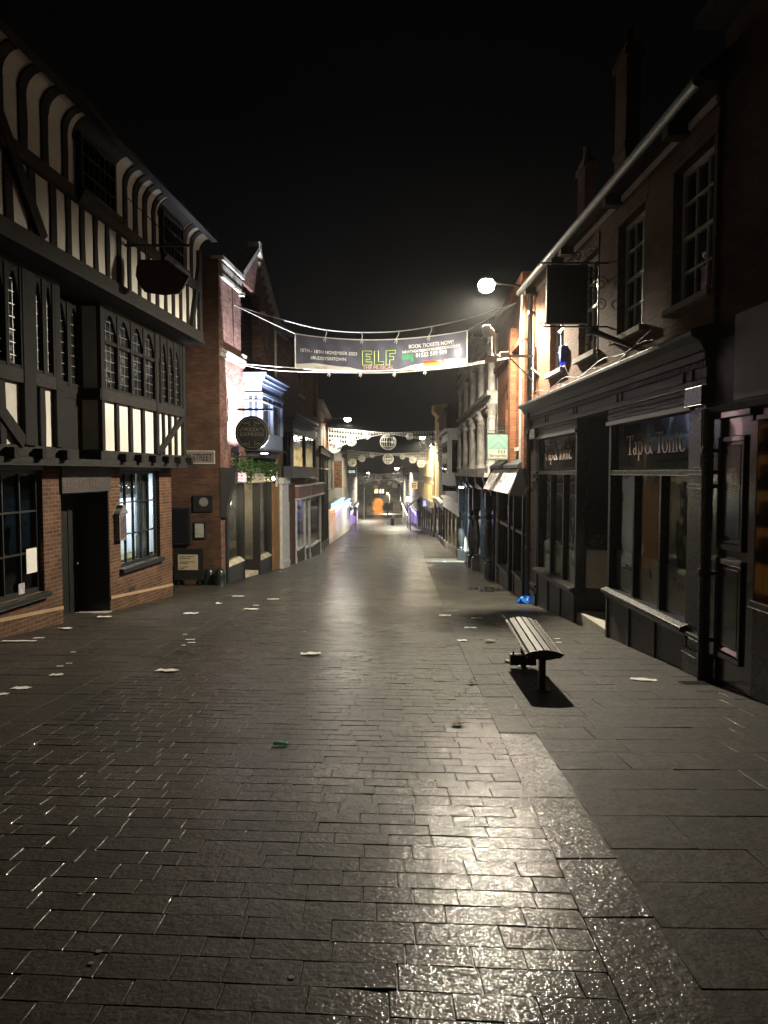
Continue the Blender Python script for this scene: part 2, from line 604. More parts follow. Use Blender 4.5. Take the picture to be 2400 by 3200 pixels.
# ------------------------------------------------------------------ the street
def stone_mat(name, c0, c1, rlo, rhi, bump, speck=.8, brickfar=None, coat=.78, fleck=40, cbump=.0030):
    m, t, p = nodes(name)
    P = pos(t)
    g = N(t, "ShaderNodeNewGeometry")
    n1 = noise(t, P, 0.8, 5, .6)               # broad stains
    n2 = noise(t, P, 14, 4, .6)                # worn patches
    n3 = noise(t, P, fleck, 2, .55)            # tooling flecks, a centimetre or two
    n4 = noise(t, P, fleck * 1.7, 2, .6)
    c = mixc(t, g.outputs["Random Per Island"], c0, c1)
    hue = mixc(t, noise(t, P, 3.1, 2), (1.10, .98, .86), (.92, 1.0, 1.04))
    c = mixc(t, 1.0, c, hue, 'MULTIPLY')
    c = mixc(t, 1.0, c, mixc(t, ramp(t, n1, .3, .7), (.6, .6, .6), (1.25, 1.22, 1.2)), 'MULTIPLY')
    c = mixc(t, 1.0, c, mixc(t, ramp(t, n2, .35, .65), (.72, .72, .72), (1.2, 1.2, 1.2)), 'MULTIPLY')
    dirt = noise(t, P, 2.6, 7, .7)             # soaked-in grime, and old chewing gum trodden pale
    c = mixc(t, 1.0, c, ramp(t, dirt, .52, .68, (1, 1, 1), (.42, .41, .40)), 'MULTIPLY')
    vo = N(t, "ShaderNodeTexVoronoi", Scale=1.7)
    t.links.new(P, vo.inputs["Vector"])
    c = mixc(t, ramp(t, vo.outputs["Distance"], .022, .030, (.55,) * 3, (0, 0, 0)), c, (.16, .155, .14))
    dk = ramp(t, n3, .38, .47, (speck,) * 3, (0, 0, 0))
    c = mixc(t, dk, c, (.006, .0055, .005))
    if brickfar:
        b = N(t, "ShaderNodeTexBrick", Scale=1.0)
        b.inputs["Color1"].default_value = (1, 1, 1, 1)
        b.inputs["Color2"].default_value = (.7, .7, .7, 1)
        b.inputs["Mortar"].default_value = (.25, .25, .25, 1)
        b.inputs["Brick Width"].default_value = brickfar[0]
        b.inputs["Row Height"].default_value = brickfar[1]
        b.inputs["Mortar Size"].default_value = .008
        t.links.new(P, b.inputs["Vector"])
        c = mixc(t, 1.0, c, b.outputs["Color"], 'MULTIPLY')
    t.links.new(c, p.inputs["Base Color"])
    rr = N(t, "ShaderNodeMapRange")
    t.links.new(n2, rr.inputs[0])
    rr.inputs[3].default_value, rr.inputs[4].default_value = rhi, rlo
    t.links.new(rr.outputs[0], p.inputs["Roughness"])
    p.inputs["Specular IOR Level"].default_value = .25
    # water lying in the tooling: small smooth flakes between dry grains
    wet = ramp(t, n4, .46, .50)
    wetb = ramp(t, n1, .30, .62, (.25, .25, .25), (1, 1, 1))
    wm = N(t, "ShaderNodeMath", operation='MULTIPLY')
    t.links.new(wet, wm.inputs[0])
    t.links.new(wetb, wm.inputs[1])
    wc = N(t, "ShaderNodeMath", operation='MULTIPLY')
    t.links.new(wm.outputs[0], wc.inputs[0])
    wc.inputs[1].default_value = coat
    t.links.new(wc.outputs[0], p.inputs["Coat Weight"])
    p.inputs["Coat Roughness"].default_value = .11
    h = N(t, "ShaderNodeMath", operation='MULTIPLY_ADD')
    t.links.new(n2, h.inputs[0])
    h.inputs[1].default_value = 1.6
    t.links.new(n3, h.inputs[2])
    bumpn(t, p, h.outputs[0], 1.0, bump)
    b2 = N(t, "ShaderNodeBump", Strength=1.0, Distance=cbump)
    h2 = N(t, "ShaderNodeMath", operation='MULTIPLY_ADD')
    t.links.new(n4, h2.inputs[0])
    h2.inputs[1].default_value = .8
    t.links.new(n3, h2.inputs[2])
    t.links.new(h2.outputs[0], b2.inputs["Height"])
    t.links.new(b2.outputs[0], p.inputs["Coat Normal"])
    MATS[name] = m
    return m

SETT = stone_mat("wet_sandstone_setts", (.030, .0275, .023), (.054, .049, .041), .55, .75, .0035)
SLAB = stone_mat("damp_paving_slabs", (.040, .037, .031), (.060, .055, .046), .6, .8, .0030, .9, coat=.45, fleck=44)
CHAN = stone_mat("rough_channel_stone", (.038, .035, .029), (.055, .05, .042), .55, .75, .006, .95, coat=1.0, fleck=30, cbump=.0060)
JOINT = stone_mat("dark_joint_grit", (.022, .020, .017), (.03, .027, .023), .25, .5, .002)
FAR = stone_mat("far_paving", (.042, .039, .032), (.06, .055, .046), .45, .65, .002, .4, (.27, .15), coat=.6)

def surf(name, mb, mat):
    o = mb.build(name, mat)
    o['kind'] = 'structure'
    return o

base = MB()
ys = [-4 + i for i in range(82)] + [78 + 4 * i for i in range(57)] + [320, 400]
xs = [-60, -8, -4, 0, 4, 8, 60]
for y in ys:
    base.v += [Vector((x, y, G(y) - (.006 if y < 77 else .0))) for x in xs]
nx = len(xs)
for j in range(len(ys) - 1):
    for i in range(nx - 1):
        a = j * nx + i
        base.f.append((a, a + 1, a + nx + 1, a + nx))
ob = surf("ground", base, JOINT)
ob.data.materials.append(FAR)
for p in ob.data.polygons:
    if sum(ob.data.vertices[i].co.y for i in p.vertices) / 4 > 78:
        p.material_index = 1

rnd = random.Random(3)
def stone(mb, pts, gap, tilt, ch=.006, lift=0.0):
    # pts: four corners in plan, shrunk by the joint; a slightly crowned, slightly tilted block
    cx = sum(p[0] for p in pts) / 4
    cy = sum(p[1] for p in pts) / 4
    tx, ty, dz = rnd.gauss(0, tilt), rnd.gauss(0, tilt), rnd.gauss(0, .0009) + lift
    top, mid, low = [], [], []
    for x, y in pts:
        dx, dy = x - cx, y - cy
        L = math.hypot(dx, dy)
        sx = max(0, 1 - gap / max(.03, abs(dx)) * .5)
        sy = max(0, 1 - gap / max(.03, abs(dy)) * .5)
        jx, jy = rnd.uniform(-.0018, .0018), rnd.uniform(-.0018, .0018)
        X, Y = cx + dx * sx + jx, cy + dy * sy + jy
        z = G(Y) + dz + tx * dx + ty * dy
        k = 1 - ch / L * 1.6
        top.append((cx + (X - cx) * k, cy + (Y - cy) * k, z))
        mid.append((X, Y, z - ch))
        low.append((X, Y, z - .04))
    mb.add(top + mid + low, [(0, 1, 2, 3)] + [(i, (i + 1) % 4, 4 + (i + 1) % 4, 4 + i) for i in range(4)] +
           [(4 + i, 4 + (i + 1) % 4, 8 + (i + 1) % 4, 8 + i) for i in range(4)])

def xl(y): return -2.95
def xr(y): return .73 + .036 * y

def rows(mb, left, right, y0, y1, hrow, hvar, lmin, lmax, skew, gap, tilt, ch):
    y = y0
    while y < y1:
        h = hrow + rnd.uniform(-hvar, hvar)
        a, b = left(y), right(y)
        x = a
        while x < b - .02:
            L = rnd.uniform(lmin, lmax)
            e = x + L
            if b - e < lmin * .6:
                e = b
            sh = lambda X: y - skew * X
            stone(mb, [(x, sh(x)), (e, sh(e)), (e, sh(e) + h), (x, sh(x) + h)], gap, tilt, ch)
            x = e
        y += h

m = MB()
rows(m, xl, xr, 1.5, 78.2, .152, .014, .18, .36, .07, .0036, .008, .0022)
surf("road", m, SETT)
m = MB()
m_far = MB()
for cl in (lambda y: (xr(y), xr(y) + .31), lambda y: (-3.27, -2.95)):
    y = 1.4
    while y < 78.2:
        L = rnd.uniform(.55, 1.1)
        a, b = cl(y)
        a2, b2 = cl(y + L)
        stone(m if y < 5.6 else m_far, [(a, y), (b, y), (b2, y + L), (a2, y + L)], .005, .004, .004)
        y += L
surf("gutter", m, CHAN)
surf("gutter", m_far, SLAB)
m = MB()
rows(m, lambda y: xr(y) + .31, lambda y: max(4.4, xr(y) + 2.2), 1.3, 78.2, .40, .08, .38, .85, .012, .003, .003, .003)
rows(m, lambda y: -7.6, lambda y: -3.27, 1.3, 78.2, .48, .09, .5, 1.0, .045, .003, .003, .003)
surf("pavement", m, SLAB)

# a wet patch in front of the shop on the right
m = MB()
c = gnd(1540, 1842)
pts = []
for i in range(28):
    th = 2 * math.pi * i / 28
    r = 1 + .22 * math.sin(3 * th + 1) + .15 * math.sin(5 * th)
    x, y = c.x + .62 * r * math.cos(th), c.y + .75 * r * math.sin(th)
    pts.append((x, y, G(y) + .0035))
m.add([(c.x, c.y, G(c.y) + .0035)] + pts, [(0, 1 + i, 1 + (i + 1) % 28) for i in range(28)])
PUD, t, p = nodes("standing_water")
p.inputs["Base Color"].default_value = (.02, .018, .016, 1)
p.inputs["Roughness"].default_value = .05
n = noise(t, pos(t), 9, 3)
t.links.new(ramp(t, n, .44, .5), p.inputs["Alpha"])
surf("puddle", m, PUD)

# ------------------------------------------------------------------ street lamps
LAMPG = glow("lamp_bowl_light", (1.0, .90, .68), 95)
LAMPW = glow("lamp_bowl_white_light", (1.0, .93, .78), 60)
def street_lamp(label, head, foot, power, col, bowl, r=.17, spot=R(178), blend=.22, tilt=(0, 0), group=None, arm_r=.028, globe=False):
    head, foot = Vector(head), Vector(foot)
    rt = thing("street_lamp", label, "street lamp", foot, group)
    a = MB()
    d = head - foot
    a.tube([foot, foot + d * .3 + Vector((0, 0, .06)), foot + d * .7 + Vector((0, 0, .07)), head + Vector((0, 0, .10))], arm_r)
    a.build("arm", IRON, rt, smooth=True)
    b = MB()
    side = Vector((d.x, d.y, 0)).normalized()
    b.box(idf, foot.x - .07, foot.x + .07, foot.y - .07, foot.y + .07, foot.z - .16, foot.z + .14)
    b.build("wall_bracket", IRON, rt, bevel=.01)
    h = MB()
    if globe:
        h.lathe(head + Vector((0, 0, .62 * r)), [(.72 * r, 0), (.8 * r, .02), (.6 * r, .07), (.2 * r, .10)], 16)
    else:
        h.lathe(head + Vector((0, 0, .03)), [(.9 * r, 0), (1.12 * r, .02), (1.05 * r, .07), (.6 * r, .12), (.2 * r, .15)], 16)
    h.build("hood", GREYP, rt, smooth=True)
    g = MB()
    if globe:
        g.lathe(head, [(.02, -.8 * r), (.45 * r, -.72 * r), (.8 * r, -.45 * r), (.96 * r, 0), (.86 * r, .4 * r), (.7 * r, .62 * r)], 20)
    else:
        g.lathe(head, [(.02, -.72 * r), (.45 * r, -.64 * r), (.75 * r, -.42 * r), (.9 * r, 0), (.9 * r, .028)], 16)
    g.build("bowl", bowl, rt, smooth=True)
    L = bpy.data.lights.new("lamp_light", 'SPOT')
    L.energy, L.color = power, col
    L.spot_size, L.spot_blend = spot, blend
    L.shadow_soft_size = .11
    lo = bpy.data.objects.new("lamp_light", L)
    C.objects.link(lo)
    lo.parent = rt
    lo.location = head + Vector((0, 0, -.8 * r - .12)) - foot
    lo.rotation_euler = (tilt[0], tilt[1], 0)
    return rt

# ------------------------------------------------------------------ timber-framed house, left
def lX(y, v=0): return -6.9 + .078 * y
FL = Fac(lX(8.3), 8.3, lX(18.8), 18.8)
Lw = FL.L
V1, V2 = .38, .85
base_pt = FL(Lw / 2, 0, FL.g(Lw / 2))
H = thing("timber_framed_house", "black and white half-timbered house with jettied upper floors", "house", base_pt)
uA0, uA1 = FL.u(-260), FL.u(131)
uD0, uD1 = FL.u(187), FL.u(338)
uB0, uB1 = FL.u(373), FL.u(497)
zA0, zB0 = FL.z(70, 1868), FL.z(435, 1760)
zHead = FL.z(373, 1470)
m = MB()
m.wall(FL, 0, Lw, -2.4, zHead + .25, [(uA0, uA1, zA0, zHead, .16), (uD0, uD1, -2.4, zHead - .42, .7), (uB0, uB1, zB0, zHead, .16)], back=7.0)
m.build("wall", BRICKL, H)
m = MB()                                   # stone plinth course that steps with the slope
for a, b in ((0, uD0), (uD1, Lw)):
    k = 10
    for i in range(k):
        x0, x1 = a + (b - a) * i / k, a + (b - a) * (i + 1) / k
        zz = lambda x: FL.g(x) + .26
        m.add([FL(x0, 0, zz(x0)), FL(x1, 0, zz(x1)), FL(x1, .014, zz(x1)), FL(x0, .014, zz(x0)),
               FL(x0, 0, zz(x0) + .06), FL(x1, 0, zz(x1) + .06), FL(x1, .014, zz(x1) + .06), FL(x0, .014, zz(x0) + .06)],
              [(0, 1, 2, 3), (4, 5, 6, 7), (0, 1, 5, 4), (1, 2, 6, 5), (2, 3, 7, 6), (3, 0, 4, 7)])
m.build("plinth", paint("worn_limestone_course", (.36, .25, .15), .9, .2, 4, .4, .01), H)
m = MB()
for px, py in ((405, 1848), (88, 1892)):
    u, z = FL.px(px, py)
    m.box(FL, u, u + .28, 0, .012, z, z + .07)
m.build("air_brick", DARKIN, H)
# door set back in its recess
m = MB()
zt = zHead - .42
zd = FL.g(uD1) + .02
m.box(FL, uD0 + .02, uD1 - .02, -.72, -.66, zd, zt)
for i in range(6):
    x = uD0 + .1 + (uD1 - uD0 - .2) * i / 5
    m.box(FL, x - .012, x + .012, -.66, -.645, zd + .05, zt - .05)
d = m.build("door", BLACKM, H)
m = MB()
m.lathe(FL(uD1 - .22, -.6, zd + 1.0), [(.01, -.03), (.035, -.02), (.035, .02), (.01, .03)], 10)
m.build("handle", IRON, d, smooth=True)
m = MB()
m.box(FL, uD0 + .005, uD1 - .005, -.64, .03, FL.g(uD0) - .4, FL.g(uD1) + .02)
m.build("doorstep", STONE, H, bevel=.01)
m = MB()
m.box(FL, uD0 - .02, uD1 + .02, -.05, .05, zt, zHead + .06)
sg = m.build("sign_board", paint("faded_black_board", (.035, .030, .028), .6, .3, 3, .2), H, bevel=.006)
m = MB()
um = (FL.u(188) + FL.u(318)) / 2
text(m, "THE", .13, FL(um, .053, zHead - .13), (FL.ux, FL.uy, 0), width=.34)
text(m, "CARDINALS HAT", .2, FL(um - .05, .053, zHead - .34), (FL.ux, FL.uy, 0), width=1.55)
m.build("lettering", paint("faded_red_letter", (.11, .06, .05), .6, .2), sg)
# ground-floor windows
def pub_window(u0, u1, z0, cols, gm):
    return window(H, FL, u0, u1, z0, zHead, v=-.08, cols=cols, rows=3, fm=BLACKM, gm=gm, fr=.07, bar=.03, sill=.10, sm=BLACKM, meet=False)
pub_window(uA0, uA1, zA0, 6, GLASS)
pub_window(uB0, uB1, zB0, 5, GLASS)
m = MB()
m.box(FL, uB0 - .01, uB1 + .01, -.07, .02, zHead, zHead + .09)
m.box(FL, uA0 - .01, uA1 + .01, -.07, .02, zHead, zHead + .09)
m.build("window_head", GREYP, H)
# lit room behind the right window, dark room behind the left one
ROOMW = paint("white_room_wall", (.75, .77, .78), .8, .05, 3, 0)
def room(parent, f, u0, u1, z0, z1, depth, mat, v0=-.2):
    m = MB()
    e = v0 - depth
    m.quad(f(u0, e, z0), f(u1, e, z0), f(u1, e, z1), f(u0, e, z1))
    m.quad(f(u0, v0, z0), f(u0, e, z0), f(u0, e, z1), f(u0, v0, z1))
    m.quad(f(u1, v0, z0), f(u1, e, z0), f(u1, e, z1), f(u1, v0, z1))
    m.quad(f(u0, v0, z0), f(u1, v0, z0), f(u1, e, z0), f(u0, e, z0))
    m.quad(f(u0, v0, z1), f(u1, v0, z1), f(u1, e, z1), f(u0, e, z1))
    return m.build("interior", mat, parent)
zt2 = zHead - .02
room(H, FL, uB0 - .3, uB1 + .6, zB0 - .3, zt2, 1.5, ROOMW)
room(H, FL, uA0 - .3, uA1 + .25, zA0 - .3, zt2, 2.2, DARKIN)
m = MB()
m.box(FL, uB0 + .3, uB1 + .3, -1.2, -.7, zt2 - .05, zt2 - .03)
m.build("ceiling_light", glow("cool_room_light", (.80, .92, 1.0), 45), H)
m = MB()                                   # roller blind drawn part of the way down, gathered curtain
m.box(FL, uB0 + .04, uB0 + 1.25, -.19, -.18, zHead - .62, zHead)
m.build("blind", paint("grey_blind", (.10, .10, .10), .8, .1, 4, 0), H)
m = MB()
for i in range(9):
    x = uB0 + 1.42 + i * .075
    m.tube([FL(x, -.22 - .03 * (i % 2), zHead), FL(x - .02, -.22 - .05 * (i % 2), zB0 + .9), FL(x - .05, -.22, zB0 + .05)], [.04, .045, .04], 6)
m.build("curtain", paint("grey_curtain", (.22, .23, .24), .9, .2, 4, .2, stretch=(3, 3, .2)), H, smooth=True)
m = MB()
m.box(FL, uB0 - .1, uB1 + .3, -.85, -.30, zB0 + .02, zB0 + .10)
m.box(FL, uB0, uB0 + .55, -1.5, -1.25, zB0 + .60, zB0 + .62)
m.box(FL, uB0, uB0 + .55, -1.5, -1.25, zB0 + .95, zB0 + .97)
m.build("window_shelf", paint("olive_cushion", (.16, .13, .04), .8, .3, 8, .3), H)

# jetty between the ground floor and the first floor
zJ0, zJ1 = FL.z(250, 1457, V1), FL.z(250, 1402, V1)
uRec0, uRec1 = FL.u(195, V1), FL.u(318, V1)
uC = FL.u(589, V1) if FL.u(589, V1) < Lw + .3 else Lw
zTop1 = FL.z(318, 960, V1)
m = MB()
m.box(FL, 0, Lw + .02, -.3, V1 + .05, zJ0, zJ0 + .13)
m.build("jetty_fascia", OAKH, H, bevel=.012)
m = MB()
m.box(FL, 0, uRec0, -.3, V1, zJ0 + .133, zJ1)
m.box(FL, uRec1, Lw, -.3, V1, zJ0 + .133, zJ1)
m.box(FL, uRec0, uRec1, -.3, .03, zJ0 + .133, zJ1)
m.build("jetty_beam", OAKH, H, bevel=.015)
k = 0
for i in range(14):
    u = .4 + i * .78
    if uRec0 - .1 < u < uRec1 + .05:
        continue
    m = MB()
    m.box(FL, u, u + .14, V1 + .003, V1 + .16, zJ0 + .10, zJ0 + .27)
    m.build("joist_end", OAK, H, bevel=.012)

# first floor
zS0, zS1 = FL.z(318, 1250, V1), FL.z(318, 1218, V1)       # sill rail
f1 = MB()
f1.wall(FL, 0, uRec0, zJ1, zTop1, v=V1 - .05, back=.6, top=False)
f1.wall(FL, uRec1, Lw, zJ1, zTop1, v=V1 - .05, back=.6, top=False)
f1.wall(FL, uRec0 - .1, uRec1 + .1, zJ1, zTop1, v=-.04, back=.4, top=False)
f1.wall(FL, 0, Lw, zJ1, zTop1 + 3.0, v=-.5, back=6.0)
f1.build("infill", PLAST, H)

fr1 = MB()
for a, b in ((0, uRec0), (uRec1, Lw)):
    fr1.box(FL, a, b, V1 - .06, V1 + .03, zS0, zS1 + .02)
    fr1.box(FL, a, b, V1 - .06, V1 + .02, zTop1 - .02, zTop1 + .1)
fr1.build("sill_rail", OAKH, H, bevel=.012)
def stud(parent, u, wd, z0, z1, v, t=.055, mat=OAK, name="stud"):
    m = MB()
    o = [rnd.uniform(-.018, .018) for _ in range(4)]
    zm = (z0 + z1) / 2
    p = [(u - wd / 2 + o[0], z0), (u + wd / 2 + o[1], z0), (u + wd / 2 + o[2], zm), (u + wd / 2 + o[1], z1), (u - wd / 2 + o[0], z1), (u - wd / 2 + o[3], zm)]
    m.plate(FL, p, v - .02, v + t)
    return m.build(name, mat, parent, bevel=.008)
m = MB()
m.box(FL, .0, .2, V1 - .06, V1 + .04, zJ1, zTop1)
m.box(FL, uRec0 - .19, uRec0, V1 - .3, V1 + .035, zJ1, zTop1)
m.box(FL, uRec1, uRec1 + .13, V1 - .3, V1 + .035, zJ1, zTop1)
uSplit = FL.u(492, V1)
m.box(FL, uSplit - .07, uSplit + .07, V1 - .06, V1 + .045, zJ1, zTop1)
m.box(FL, Lw - .16, Lw, V1 - .3, V1 + .035, zJ1, zTop1)
m.box(FL, FL.u(95, V1) - .17, FL.u(95, V1) + .17, V1 - .06, V1 + .045, zJ1, zTop1)
# rails and a brace on the return of the oriel
m.box(FL, uRec1 - .05, uRec1 - .002, .0, V1 + .03, zS0, zS1 + .02)
m.box(FL, uRec0 + .002, uRec0 + .05, .0, V1 + .03, zS0, zS1 + .02)
FR1 = m.build("timber_frame", OAK, H, bevel=.012)
nA = 4
uA = [uRec1 + .13 + (uSplit - .07 - uRec1 - .13) * i / nA for i in range(nA + 1)]
for i in range(1, nA):
    stud(FR1, uA[i], .13, zJ1, zS0, V1 - .05)
nB = 4
uBm = [uSplit + .07 + (Lw - .16 - uSplit - .07) * i / nB for i in range(nB + 1)]
for i in range(1, nB):
    stud(FR1, uBm[i], .10, zJ1, zS0, V1 - .05)
for px in (-55, 15, 140):
    stud(FR1, FL.u(px, V1), .17, zJ1, zS0, V1 - .05)
m = MB()
m.plank(FL, (uSplit + .12, zJ1 + .02), (Lw - .12, zS0), .13, V1 - .04, V1 + .035)
m.plank(FL, (FL.u(-40, V1), zS0 - .2), (FL.u(75, V1), zJ1 + .03), .2, V1 - .04, V1 + .035)
m.build("brace", OAK, FR1)
# first floor windows: leaded lights under pointed heads
def leaded(u0, u1, z0, z1, n, v, ztr=None, head=.5, post=.07):
    g = MB()
    g.box(FL, u0, u1, v - .05, v - .04, z0, z1)
    a = MB()
    L = MB()
    W = (u1 - u0) / n
    for i in range(n + 1):
        x = u0 + W * i
        a.box(FL, x - post / 2, x + post / 2, v - .06, v + .03, z0, z1)
    a.box(FL, u0, u1, v - .06, v + .02, z0, z0 + .05)
    if ztr:
        a.box(FL, u0, u1, v - .06, v + .015, ztr - .035, ztr + .035)
    for i in range(n):
        x0, x1 = u0 + W * i + post / 2, u0 + W * (i + 1) - post / 2
        a.spandrel(FL, x0, x1, z1 - head, z1, v - .05, v + .01, 8, head * .85)
        for k in (1, 2):
            x = x0 + (x1 - x0) * k / 3
            L.box(FL, x - .006, x + .006, v - .042, v - .034, z0 + .05, z1 - head * .35)
        kk = max(3, int((z1 - z0) / .19))
        for k in range(1, kk):
            z = z0 + (z1 - z0) * k / kk
            if z < z1 - head * .3:
                L.box(FL, x0, x1, v - .042, v - .033, z - .006, z + .006)
    w_ = a.build("window", OAK, H)
    g.build("pane", LGLASS, w_)
    L.build("lead_strips", LEAD, w_)
leaded(uRec1 + .13, uSplit - .07, zS1 + .02, zTop1 - .02, 4, V1 - .0, zS1 + (zTop1 - zS1) * .60, .45)
leaded(uSplit + .28, Lw - .30, zS1 + .02, zTop1 - .02, 3, V1 + .0, None, .75, .08)
m = MB()
m.spandrel(FL, uSplit + .07, Lw - .16, zS1 + .75, zTop1 - .02, V1 - .06, V1 + .005, 14, .95)
m.build("arched_brace", OAK, FR1)
leaded(FL.u(-130, V1), FL.u(95, V1) - .17, zS1 + .02, zTop1 - .02, 4, V1 - .0, None, .5, .09)
leaded(FL.u(95, V1) + .17, uRec0 - .19, zS1 + .02, zTop1 - .02, 2, V1 - .0, None, .5, .12)
# second floor
z2 = zTop1 + .10                            # underside of the bressummer
z2t = z2 + .26
zR0, zR1 = z2t + .95, z2t + 1.17
zE, zC = 7.10, 7.44
m = MB()
m.box(FL, 0, Lw + .05, -.4, V2 - .05, z2 - .02, z2 + .06)
m.box(FL, 0, Lw + .04, V2 - .25, V2 + .04, z2 + .03, z2t)
m.box(FL, 0, Lw + .06, V2 - .25, V2 + .075, z2 - .04, z2 + .03)
m.build("bressummer", OAKH, H, bevel=.015)
m = MB()
m.wall(FL, 0, Lw, z2t - .02, zE + .02, v=V2 - .05, back=1.2, top=False)
cove = [(V2 - .05 + .32 * (1 - math.cos(R(a))), zE + .34 * math.sin(R(a))) for a in range(0, 91, 10)]
nC = len(cove)
m.add([FL(0, v, z) for v, z in cove] + [FL(Lw, v, z) for v, z in cove], [(i, i + 1, nC + i + 1, nC + i) for i in range(nC - 1)])
m.build("infill", PLAST, H)
m = MB()
m.box(FL, 0, Lw, V2 - .06, V2 + .035, zR0, zR1)
m.box(FL, Lw - .2, Lw, V2 - .06, V2 + .03, z2t, zE)
m.box(FL, .0, .2, V2 - .06, V2 + .03, z2t, zE)
FR2 = m.build("timber_frame", OAKH, H, bevel=.012)
wins2 = [(FL.u(265, V2), FL.u(372, V2)), (FL.u(515, V2), FL.u(579, V2))]
def cove_stud(u, wd):
    m = MB()
    ii, oo = [], []
    pr = [(v + .0, z) for v, z in cove]
    outer = [(V2 - .05 + .035 + (.32 - .035) * (1 - math.cos(R(a))) + .0, zE + (.34 - .03) * math.sin(R(a))) for a in range(0, 91, 10)]
    poly = outer + pr[::-1]
    m.prism(FL, poly, u - wd / 2, u + wd / 2)
    m.build("cove_rib", OAK, FR2)
u = FL.u(65, V2) - .26 - .60 * 3
while u < Lw - .2:
    if u > .1:
        inside = any(a - .12 < u < b + .12 for a, b in wins2)
        if not inside:
            stud(FR2, u, .2 + rnd.uniform(-.03, .02), zR1, zE, V2 - .05, t=.03)
            cove_stud(u + rnd.uniform(-.015, .015), .19 + rnd.uniform(-.03, .03))
    u += .60 if u < FL.u(372, V2) else .47
u = FL.u(65, V2) - .62 * 3
while u < Lw - .2:
    if u > .1:
        stud(FR2, u, .2 if u < FL.u(200, V2) else .15, z2t, zR0, V2 - .05, t=.03)
    u += .60 if u < FL.u(150, V2) else .47
for a, b in wins2:                          # boarded soffit over each window
    m = MB()
    sh = [(v + .012, z - .012) for v, z in cove]
    m.prism(FL, sh + [(v + .006, z) for v, z in cove[::-1]], a - .1, b + .1)
    m.build("window_soffit", OAK, FR2)
m = MB()
m.plank(FL, (FL.u(0, V2) - .05, zE - .35), (FL.u(150, V2), z2t), .22, V2 - .04, V2 + .045)
m.plank(FL, (Lw - .75, z2t), (Lw - .16, zE - .4), .14, V2 - .04, V2 + .042)
m.build("brace", OAK, FR2)
for a, b in wins2:
    f = FL
    window(H, f, a, b, zR1 + .0, zE + .14, v=V2 + .06, cols=6, rows=3, fm=OAK, gm=LGLASS, fr=.07, bar=.03, dp=.10, meet=False)
    m = MB()
    m.prism(f, [(V2 - .02, zR1 - .005), (V2 + .16, zR1 - .005), (V2 + .16, zR1 - .05), (V2 + .12, zR1 - .09), (V2 + .12, zR1 - .13), (V2 + .06, zR1 - .22), (V2 - .02, zR1 - .24)], a - .1, b + .1)
    m.build("window_sill", OAKH, H)
# eaves and roof
m = MB()
vE = V2 + .27
m.box(FL, 0, Lw + .1, vE, vE + .12, zC - .06, zC + .06)
m.build("gutter", IRON, H, bevel=.02)
m = MB()
m.prism(FL, [(vE + .05, zC + .0), (vE + .05, zC + .09), (-2.6, zC + 4.2), (-6.6, zC - .2), (-6.6, zC - .3)], 0, Lw + .08)
m.build("roof", SLATE, H)

leaded(uRec0 + .02, uRec1 - .02, zS1 + .02, zTop1 - .02, 3, .02, None, .5, .12)
m = MB()
m.box(FL, uRec0 + .01, uRec1 - .01, -.03, .03, zS0 - .02, zS1 + .02)
m.box(FL, uRec0 + .01, uRec1 - .01, -.03, .02, zJ1, zS0 - .02)
m.build("recess_dark_panel", OAK, H)  # dark boards, partly standing in for the deep shade of the recess
m = MB()
m.box(FL, uD1 - .03, uD1 - .001, -.69, -.01, FL.g(uD1) + .02, zt)
m.box(FL, uD0 + .001, uD0 + .03, -.69, -.01, FL.g(uD1) + .02, zt)
m.box(FL, uD0 + .03, uD1 - .03, -.69, -.06, zt - .03, zt - .001)
m.build("door_lining", BLACKM, H)

# things on and by the timber-framed house
u, z = FL.px(368, 1640)
p0 = FL(u, .02, z - .35)
T = thing("menu_case", "grey lantern-shaped menu case on the brick pier beside the lit window", "menu case", p0)
m = MB()
m.box(FL, u - .17, u + .17, .0, .12, z - .33, z + .24)
m.plate(FL, [(u - .21, z + .24), (u + .21, z + .24), (u + .16, z + .30), (u + .07, z + .36), (u + .05, z + .42), (u - .05, z + .42), (u - .07, z + .36), (u - .16, z + .30)], -.0, .15)
m.build("case", GREYP, T, bevel=.008)
m = MB()
m.box(FL, u - .125, u + .125, .12, .126, z - .28, z + .19)
m.build("poster", paint("dark_poster", (.10, .05, .05), .3, .9, 7, 0), T)
u, z = FL.px(112, 1752)
m = MB()
m.box(FL, u - .16, u + .16, -.076, -.072, z - .21, z + .21)
one(m, "notice", PAPER, FL(u, -.074, z), "white paper notice taped inside the dark pub window", "notice")
u, z = FL.px(81, 1840)
m = MB()
m.box(FL, u - .09, u + .09, -.076, -.072, z - .09, z + .09)
one(m, "sticker", paint("white_sticker", (.45, .42, .48), .5, .5, 18, 0), FL(u, -.074, z), "small square sticker low in the dark pub window", "sticker")
u, z = FL.px(211, 1536)
m = MB()
m.box(FL, u - .18, u + .18, -.3, -.26, z - .03, z + .05)
one(m, "exit_light", glow("green_exit_light", (.1, 1.0, .45), .9, (.7, .9, .8), 9), FL(u, -.28, z), "small green lit strip at the head of the dark pub doorway", "exit light")
